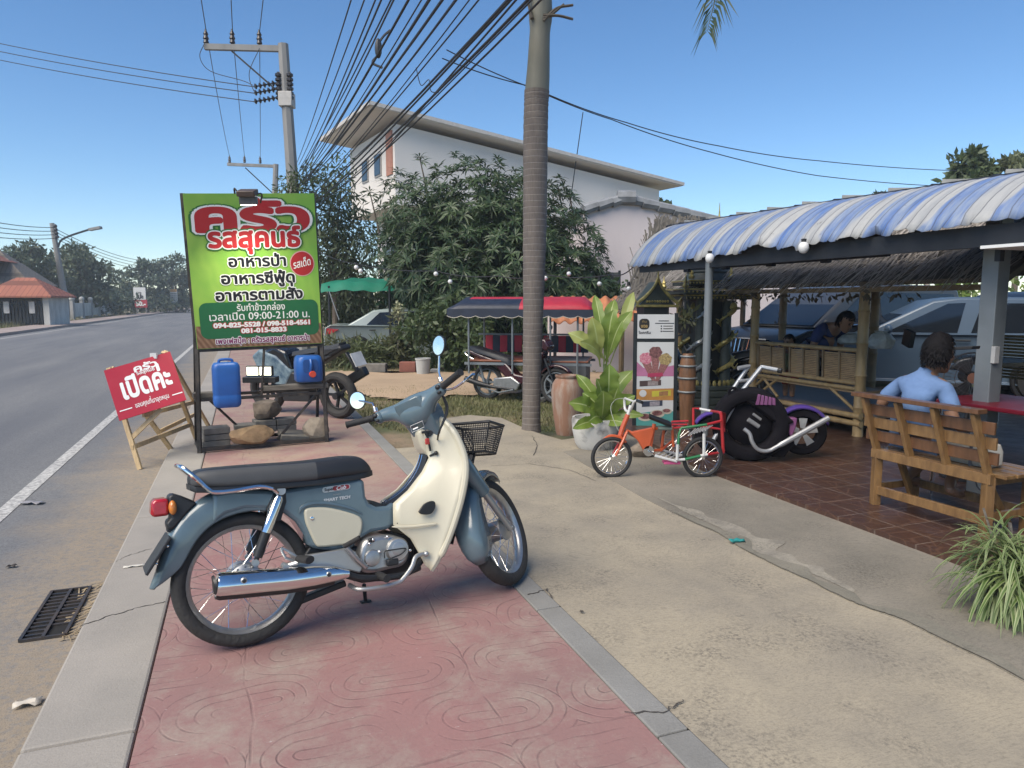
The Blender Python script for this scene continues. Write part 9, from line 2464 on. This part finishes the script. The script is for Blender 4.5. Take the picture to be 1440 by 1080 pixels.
mb = arc_shell([R(30 + 12 * i) for i in range(11)], 0.20, 0.225, 0.085, (0, 0, 0)); mb.xf(Matrix.Translation(K(1006, 610, 0.30)) @ Matrix.Rotation(R(-14), 4, 'Z')); mb.build('front_fender', PUR, ch, solid=0.006)
def kprism(name, pts, dy0, dy1, mat, bev=0.01):
 mb = MB(); P = [K(*p, 0.0) for p in pts]; mb.prism([(p.x, p.z) for p in P], dy0, dy1, lambda a, b, d: Vector((a, d - 0.25 * (a), b))); return mb.build(name, mat, ch, bevel=bev)
kprism('tank', [(1040, 560), (1052, 548), (1072, 548), (1084, 566), (1098, 580), (1108, 590), (1090, 596), (1056, 570)], -0.05, 0.10, TYB, 0.02)
for k in range(5): kprism('tank_rib', [(1057 + k * 5.2, 567 - 0.2 * k), (1060 + k * 4.6, 552 + k * 1.0), (1063.5 + k * 4.6, 552.5 + k * 1.2), (1061.5 + k * 5.2, 567)], -0.065, 0.11, PNK, 0.004)
kprism('pink_panel', [(1098, 584), (1112, 584), (1110, 598), (1104, 612), (1100, 600)], -0.02, 0.06, PNK)
kprism('seat_base', [(1086, 580), (1100, 584), (1110, 620), (1096, 640), (1080, 640)], 0.0, 0.10, TYB)
for pts in ([(1001, 622, -0.02), (1019, 593, 0.0), (1044, 549, 0.02), (1071, 516, 0.02), (1097, 521, -0.05)], [(1006, 586, 0.42), (1030, 548, 0.42), (1053, 515, 0.40), (1038, 518, 0.36)]):
 P = [K(*p) for p in pts]; mb = MB(); mb.tube([P[0], P[1], P[2], P[3].lerp(P[2], 0.05), P[3]] + [P[3].lerp(P[4], 0.12), P[4]] if len(P) == 5 else [P[0], P[1], P[2].lerp(P[1], 0.05), P[2], P[2].lerp(P[3], 0.15), P[3]], 0.020, 10); mb.build('handlebar_tube', SPIPE, ch)
mb = MB(); mb.tube([K(1057, 534, 0.03), K(1040, 536, 0.40)], 0.016, 8); mb.build('handlebar_brace', SPIPE, ch)
mb = MB(); mb.tube([K(1094, 520.5, -0.04), K(1099, 521.5, -0.06)], 0.024, 10); mb.build('grip_end', DARKM, ch)
mb = MB(); c = K(1031, 551, -0.02); mb.torus(c, 0.035, 0.014, 'Y', 18, 6, ); mb.build('gauge_ring', TYB, ch)
mb = MB(); mb.tube(smooth_path([K(1046, 603, -0.14), K(1054, 610, -0.16), K(1058, 622, -0.17), K(1066, 632, -0.17), K(1080, 634, -0.17), K(1100, 624, -0.16), K(1165, 588, -0.10)], 6), [0.018] * 30 + [0.026] * 7, 10); mb.build('exhaust_pipe', SPIPE, ch)
# ================================================================ PEOPLE
SKIN = pm('brown_skin', (0.235, 0.125, 0.075), 0.5, var=0.12, scale=8); HAIR = pm('black_hair', (0.008, 0.007, 0.008), 0.75, spec=0.15, var=0.3, scale=40, stretch=(1, 1, 0.2))
def skin_mesh(name, nodes, edges, mat, parent, root=0, sub=2, M=None):
 me = bpy.data.meshes.new(name)
 me.from_pydata([tuple(M @ Vector(n[0]) if M else Vector(n[0])) for n in nodes], edges, [])
 me.materials.append(mat)
 o = bpy.data.objects.new(name, me); COL.objects.link(o); o.parent = parent
 md = o.modifiers.new('skin', 'SKIN'); md.use_smooth_shade = True; md.branch_smoothing = 0.4
 for i, n in enumerate(nodes):
  r = n[1]; me.skin_vertices[0].data[i].radius = r if hasattr(r, '__len__') else (r, r)
  me.skin_vertices[0].data[i].use_root = (i == root)
 s = o.modifiers.new('sub', 'SUBSURF'); s.levels = s.render_levels = sub
 return o
def chain(nodes, edges, start, pts):
 prev = start
 for p, r in pts:
  nodes.append((Vector(p), r)); edges.append((prev, len(nodes) - 1)); prev = len(nodes) - 1
 return prev
def hand(nodes, edges, wrist_i, w, d, side, k=1.0):
 w, d, side = Vector(w), Vector(d).normalized(), Vector(side).normalized()
 pal = chain(nodes, edges, wrist_i, [(w + d * 0.04 * k, (0.022 * k, 0.034 * k)), (w + d * 0.075 * k, (0.016 * k, 0.036 * k))])
 dn = d.cross(side)
 for i, l in enumerate((0.062, 0.072, 0.068, 0.052)):
  b = w + d * 0.085 * k + side * (0.027 - 0.018 * i) * k
  chain(nodes, edges, pal, [(b, 0.0085 * k), (b + (d * 0.55 + dn * 0.12) * l * k, 0.0082 * k), (b + (d * 0.9 + dn * 0.38) * l * k, 0.0068 * k)])
 chain(nodes, edges, pal - 1, [(w + d * 0.045 * k + side * 0.042 * k, 0.0105 * k), (w + d * 0.075 * k + side * 0.06 * k + dn * 0.01, 0.009 * k), (w + d * 0.095 * k + side * 0.058 * k + dn * 0.02, 0.0075 * k)])
def head(parent, c, fwd, k=1.0, hair=True, style='short', tilt=0.0):
 c, f = Vector(c), Vector(fwd).normalized(); up = Vector((0, 0, 1)); s = f.cross(up).normalized(); u = s.cross(f)
 Mh = Matrix((f, s, u)).transposed().to_4x4(); Mh = Matrix.Translation(c) @ Mh @ Matrix.Diagonal((k, k, k, 1))
 mb = MB()
 rings = []
 for z, rx, ry, ox in ((-0.118, 0.018, 0.02, 0.06), (-0.11, 0.042, 0.04, 0.045), (-0.085, 0.062, 0.054, 0.026), (-0.05, 0.078, 0.064, 0.012), (-0.01, 0.088, 0.071, 0.002), (0.03, 0.094, 0.075, -0.004), (0.065, 0.09, 0.072, -0.008), (0.095, 0.07, 0.056, -0.012), (0.113, 0.036, 0.03, -0.012), (0.118, 0.004, 0.004, -0.012)):
  rings.append([Mh @ Vector((ox + rx * math.cos(a), ry * math.sin(a), z)) for a in [2 * PI * i / 20 for i in range(20)]])
 mb.rings(rings)
 mb.ball(Mh @ Vector((0.092, 0, -0.022)), (0.016 * k, 0.013 * k, 0.022 * k), 8, 6)
 for sg in (-1, 1): mb.ball(Mh @ Vector((-0.005, sg * 0.077, -0.015)), (0.018 * k, 0.012 * k, 0.030 * k), 8, 6)
 hd_ = mb.build('head', SKIN, parent, smooth=70, sub=1)
 for sg in (-1, 1):
  mb = MB(); mb.ball(Mh @ Vector((0.078, sg * 0.031, 0.004)), (0.012 * k, 0.014 * k, 0.008 * k), 8, 6); mb.build('eye', pm('eye_dark', (0.03, 0.022, 0.02), 0.2), hd_)
  mb = MB(); mb.tube([Mh @ Vector((0.083, sg * 0.016, 0.022)), Mh @ Vector((0.078, sg * 0.046, 0.022))], 0.004 * k, 5); mb.build('eyebrow', HAIR, hd_)
 mb = MB(); mb.tube([Mh @ Vector((0.078, -0.024, -0.062)), Mh @ Vector((0.086, 0, -0.06)), Mh @ Vector((0.078, 0.024, -0.062))], 0.006 * k, 6); mb.build('mouth', pm('lip_brown', (0.20, 0.07, 0.055), 0.5), hd_)
 if hair:
  V, F = [], []
  for _ in range(1500):
   a = rng.random() * 2 * PI; zz = rng.uniform(-0.085, 0.12)
   front = math.cos(a) > 0.35
   if math.cos(a) > 0.05 and zz < 0.06: continue
   if zz < -0.02 and math.cos(a) > -0.25: continue
   zc_ = min(zz, 0.112); rr = math.sqrt(max(0.02, 1 - (zc_ / 0.125) ** 2))
   p = Vector((-0.008 + 0.097 * rr * math.cos(a), 0.079 * rr * math.sin(a), zc_)); nrm = Vector((p.x + 0.008, p.y, p.z * 0.8)).normalized()
   d = (nrm * 0.10 + Vector((0.3 * math.copysign(1, math.cos(a)) * (1 if front else 0.2), 0.25 * math.sin(a), -0.8)) + Vector((rng.normal(0, 0.2), rng.normal(0, 0.2), rng.normal(0, 0.1)))).normalized()
   l = rng.uniform(0.012, 0.024); w_ = d.cross(nrm)
   if w_.length < 1e-3: continue
   w_ = w_.normalized() * 0.0045; q = p + nrm * 0.010
   o = len(V); V += [Mh @ x for x in (q - w_, q + w_, q + d * l + w_ * 0.3, q + d * l - w_ * 0.3)]; F.append((o, o + 1, o + 2, o + 3))
  mb = MB(); mb.add(V, F)
  rings = []
  for z, k_ in ((-0.085, 0.82), (-0.05, 1.0), (0.0, 1.06), (0.04, 1.08), (0.075, 1.10), (0.1, 1.10), (0.121, 0.75), (0.133, 0.12)):
   rr = math.sqrt(max(0.04, 1 - (min(z, 0.112) / 0.125) ** 2)) * k_
   rings.append([Mh @ Vector((-0.014 + (0.097 * rr if math.cos(a) < 0.3 or z > 0.06 else 0.045 * rr) * math.cos(a), (0.08 * rr if math.cos(a) < 0.3 or z > 0.06 else 0.05) * math.sin(a), z)) for a in [2 * PI * i / 20 for i in range(20)]])
  mb.rings(rings); mb.build('hair', HAIR, hd_, smooth=60, fixn=False)
 return hd_
def cloth_mat(name, col):
 m, nt, b = new_mat(name)
 v = objco(nt)
 w = N(nt, 'ShaderNodeTexWave', Scale=3.0, Distortion=6.0, Detail=3); w.bands_direction = 'DIAGONAL'; w.inputs['Detail Scale'].default_value = 1.6
 nt.links.new(v, w.inputs['Vector'])
 h = math_n(nt, 'ADD', w.outputs['Fac'], math_n(nt, 'MULTIPLY', noise(nt, v, 9, 4), 1.2))
 nt.links.new(mixc(nt, ramp(nt, noise(nt, v, 7, 3), 0.3, 0.7), col, tuple(c * 0.82 for c in col)), b.inputs['Base Color'])
 b.inputs['Roughness'].default_value = 0.9; bump(nt, b, h, 0.5, 0.014)
 return m
# man in light blue on the wooden bench: local axes x = along bench (towards viewer-right), y = away from viewer
Mb = Matrix.Translation(A_) @ Matrix((be, bn, Vector((0, 0, 1)))).transposed().to_4x4()
man = thing('person', 'person in light blue shirt sitting on the wooden bench with back to viewer', 'person', A_)
def mp(x, y, z): return Mb @ Vector((x, y, z)) - A_
cx_ = BLn * 0.36 - 0.15
nodes, edges = [], []
nodes.append((mp(cx_, 0.17, SZ + 0.10), (0.12, 0.15)))
sp_ = chain(nodes, edges, 0, [(mp(cx_ + 0.01, 0.15, SZ + 0.26), (0.105, 0.14)), (mp(cx_ + 0.03, 0.15, SZ + 0.40), (0.09, 0.125)), (mp(cx_ + 0.05, 0.19, SZ + 0.50), (0.05, 0.085))])
chain(nodes, edges, sp_, [(mp(cx_ + 0.06, 0.22, SZ + 0.60), 0.048), (mp(cx_ + 0.08, 0.24, SZ + 0.66), 0.045)])
al = chain(nodes, edges, sp_, [(mp(cx_ - 0.11, 0.18, SZ + 0.50), 0.052), (mp(cx_ - 0.23, 0.11, SZ + 0.33), 0.042), (mp(cx_ - 0.24, 0.16, SZ + 0.26), 0.036), (mp(cx_ - 0.15, 0.36, SZ + 0.20), 0.027)])
hand(nodes, edges, al, mp(cx_ - 0.15, 0.36, SZ + 0.20), mp(1, 0.6, -0.1) - mp(0, 0, 0), Vector((0, 0, 1)), 0.95)
ar = chain(nodes, edges, sp_, [(mp(cx_ + 0.18, 0.21, SZ + 0.49), 0.052), (mp(cx_ + 0.26, 0.20, SZ + 0.27), 0.043), (mp(cx_ + 0.27, 0.25, SZ + 0.23), 0.037), (mp(cx_ + 0.20, 0.44, SZ + 0.19), 0.027)])
hand(nodes, edges, ar, mp(cx_ + 0.20, 0.44, SZ + 0.19), mp(0.1, 1, 0) - mp(0, 0, 0), Vector(be) * -1, 0.95)
for sx_, fx in ((-0.09, -0.02), (0.10, 0.13)):
 lg_ = chain(nodes, edges, 0, [(mp(cx_ + sx_, 0.24, SZ + 0.08), 0.085), (mp(cx_ + sx_ * 1.3, 0.50, SZ + 0.09), 0.062), (mp(cx_ + sx_ * 1.2 + fx * 0.3, 0.47, SZ - 0.06), 0.05), (mp(cx_ + sx_ + fx * 0.6, 0.33, 0.22), 0.038), (mp(cx_ + sx_ + fx, 0.26, 0.17), 0.036)])
 chain(nodes, edges, lg_, [(mp(cx_ + sx_ + fx + 0.01, 0.33, 0.145), (0.025, 0.036)), (mp(cx_ + sx_ + fx + 0.015, 0.40, 0.145), (0.016, 0.034))])
skin_mesh('body', nodes, edges, SKIN, man)
SHIRT = cloth_mat('light_blue_cotton', (0.135, 0.225, 0.41)); SHORT = cloth_mat('faded_blue_shorts', (0.12, 0.185, 0.32))
nodes, edges = [(mp(cx_, 0.17, SZ + 0.13), (0.135, 0.17))], []
sp_ = chain(nodes, edges, 0, [(mp(cx_ + 0.01, 0.15, SZ + 0.26), (0.122, 0.155)), (mp(cx_ + 0.03, 0.15, SZ + 0.40), (0.118, 0.16)), (mp(cx_ + 0.04, 0.175, SZ + 0.51), (0.09, 0.14)), (mp(cx_ + 0.05, 0.20, SZ + 0.575), (0.062, 0.075)), (mp(cx_ + 0.056, 0.21, SZ + 0.605), 0.058)])
chain(nodes, edges, sp_ - 2, [(mp(cx_ - 0.11, 0.18, SZ + 0.485), 0.07), (mp(cx_ - 0.19, 0.135, SZ + 0.395), 0.062), (mp(cx_ - 0.215, 0.12, SZ + 0.355), 0.06)])
chain(nodes, edges, sp_ - 2, [(mp(cx_ + 0.18, 0.21, SZ + 0.475), 0.07), (mp(cx_ + 0.235, 0.205, SZ + 0.37), 0.062), (mp(cx_ + 0.25, 0.205, SZ + 0.325), 0.06)])
skin_mesh('shirt', nodes, edges, SHIRT, man)
nodes, edges = [(mp(cx_, 0.17, SZ + 0.09), (0.13, 0.165))], []
for sx_ in (-0.09, 0.10): chain(nodes, edges, 0, [(mp(cx_ + sx_, 0.25, SZ + 0.085), 0.10), (mp(cx_ + sx_ * 1.25, 0.42, SZ + 0.09), 0.085)])
skin_mesh('shorts', nodes, edges, SHORT, man)
head(man, mp(cx_ + 0.09, 0.25, SZ + 0.71), mp(-0.18, 0.97, -0.14) - mp(0, 0, 0), 1.12)
mb = MB(); mb.prism([(0, 0), (0.085, 0.01), (0.08, -0.012), (0, -0.02)], -0.05, 0.05, lambda a, b, d: mp(cx_ + 0.17 + a, 0.31 + d * 0.8 + a * 0.9, SZ + 0.755 + b)); mb.build('cap_peak', pm('cap_black', (0.012, 0.012, 0.014), 0.7), man, bevel=0.004)
# man in dark blue bending over the child inside the sala
mc = S(6.62, 6.88, 0.40)
m2 = thing('person', 'person in dark blue shirt leaning down inside the sala', 'person', mc, YAW)
nodes, edges = [(Vector((0.0, 0.0, 0.36)), (0.12, 0.15))], []
sp_ = chain(nodes, edges, 0, [(Vector((-0.02, -0.05, 0.55)), (0.11, 0.14)), (Vector((-0.02, -0.13, 0.70)), (0.105, 0.15)), (Vector((0, -0.22, 0.78)), (0.07, 0.11))])
chain(nodes, edges, sp_, [(Vector((0, -0.29, 0.80)), 0.045), (Vector((0, -0.34, 0.81)), 0.042)])
for s in (-1, 1):
 a_ = chain(nodes, edges, sp_, [(Vector((s * 0.17, -0.20, 0.74)), 0.055), (Vector((s * 0.22, -0.14, 0.52)), 0.043), (Vector((s * 0.16, -0.28, 0.42)), 0.03)])
 hand(nodes, edges, a_, Vector((s * 0.16, -0.28, 0.42)), (-s * 0.3, -1, -0.2), (0, 0, 1), 0.95)
 l_ = chain(nodes, edges, 0, [(Vector((s * 0.09, 0.0, 0.34)), 0.085), (Vector((s * 0.12, -0.34, 0.33)), 0.06), (Vector((s * 0.12, -0.36, 0.06)), 0.042)])
 chain(nodes, edges, l_, [(Vector((s * 0.12, -0.47, 0.035)), (0.022, 0.036))])
skin_mesh('body', nodes, edges, SKIN, m2)
nodes, edges = [(Vector((0, 0, 0.38)), (0.135, 0.165))], []
sp_ = chain(nodes, edges, 0, [(Vector((-0.02, -0.05, 0.55)), (0.13, 0.16)), (Vector((-0.02, -0.13, 0.70)), (0.125, 0.168)), (Vector((0, -0.215, 0.78)), (0.085, 0.12))])
for s in (-1, 1): chain(nodes, edges, sp_, [(Vector((s * 0.17, -0.195, 0.735)), 0.072), (Vector((s * 0.215, -0.15, 0.58)), 0.06)])
skin_mesh('shirt', nodes, edges, cloth_mat('navy_cotton', (0.018, 0.035, 0.12)), m2)
nodes, edges = [(Vector((0, 0, 0.34)), (0.13, 0.16))], []
for s in (-1, 1): chain(nodes, edges, 0, [(Vector((s * 0.09, -0.05, 0.34)), 0.098), (Vector((s * 0.12, -0.33, 0.33)), 0.075), (Vector((s * 0.12, -0.355, 0.12)), 0.06)])
skin_mesh('trousers', nodes, edges, cloth_mat('dark_trousers', (0.025, 0.028, 0.035)), m2)
head(m2, (0.0, -0.42, 0.845), (0.1, -0.85, -0.5), 1.0)
# small child looking over the railing
kc = S(6.42, 7.12, 0.50)
kd = thing('person', 'small child looking over the bamboo railing of the sala', 'person', kc, YAW)
nodes, edges = [(Vector((0, 0, 0.10)), (0.07, 0.085))], []
sp_ = chain(nodes, edges, 0, [(Vector((0, 0, 0.24)), (0.065, 0.08)), (Vector((0, 0, 0.34)), (0.05, 0.075)), (Vector((-0.01, 0, 0.385)), 0.03)])
for s in (-1, 1):
 a_ = chain(nodes, edges, sp_ - 1, [(Vector((-0.02, s * 0.10, 0.32)), 0.032), (Vector((-0.10, s * 0.14, 0.36)), 0.026), (Vector((-0.21, s * 0.12, 0.455)), 0.019)])
 hand(nodes, edges, a_, Vector((-0.21, s * 0.12, 0.46)), (-1, 0, -0.2), (0, -s, 0), 0.62)
 chain(nodes, edges, 0, [(Vector((0, s * 0.05, 0.06)), 0.05), (Vector((0, s * 0.06, -0.12)), 0.038), (Vector((0, s * 0.06, -0.22)), 0.03)])
skin_mesh('body', nodes, edges, SKIN, kd)
nodes, edges = [(Vector((0, 0, 0.10)), (0.085, 0.10))], []
sp_ = chain(nodes, edges, 0, [(Vector((0, 0, 0.24)), (0.08, 0.095)), (Vector((0, 0, 0.34)), (0.06, 0.08))])
for s in (-1, 1): chain(nodes, edges, sp_, [(Vector((-0.02, s * 0.10, 0.32)), 0.042), (Vector((-0.06, s * 0.12, 0.34)), 0.038)])
skin_mesh('shirt', nodes, edges, cloth_mat('faded_green_cotton', (0.25, 0.30, 0.16)), kd)
nodes, edges = [(Vector((0, 0, 0.08)), (0.085, 0.10))], []
for s in (-1, 1): chain(nodes, edges, 0, [(Vector((0, s * 0.05, 0.05)), 0.062), (Vector((0, s * 0.06, -0.06)), 0.052)])
skin_mesh('shorts', nodes, edges, cloth_mat('red_shorts', (0.40, 0.03, 0.05)), kd)
head(kd, (-0.03, 0, 0.475), (-1, -0.15, -0.1), 0.78)
# ================================================================ AIR: slight evening haze over the distance
mb = MB(); mb.box((-25, 55, 5.0), (210, 190, 12.2))
hm = bpy.data.materials.new('haze_air'); hm.use_nodes = True
hn = hm.node_tree; hn.nodes.remove(hn.nodes['Principled BSDF'])
pv = hn.nodes.new('ShaderNodeVolumePrincipled'); pv.inputs['Color'].default_value = (0.82, 0.90, 1.0, 1); pv.inputs['Density'].default_value = 0.0012
hn.links.new(pv.outputs[0], hn.nodes['Material Output'].inputs['Volume'])
tag(mb.build('haze', hm, None, smooth=0), kind='stuff')
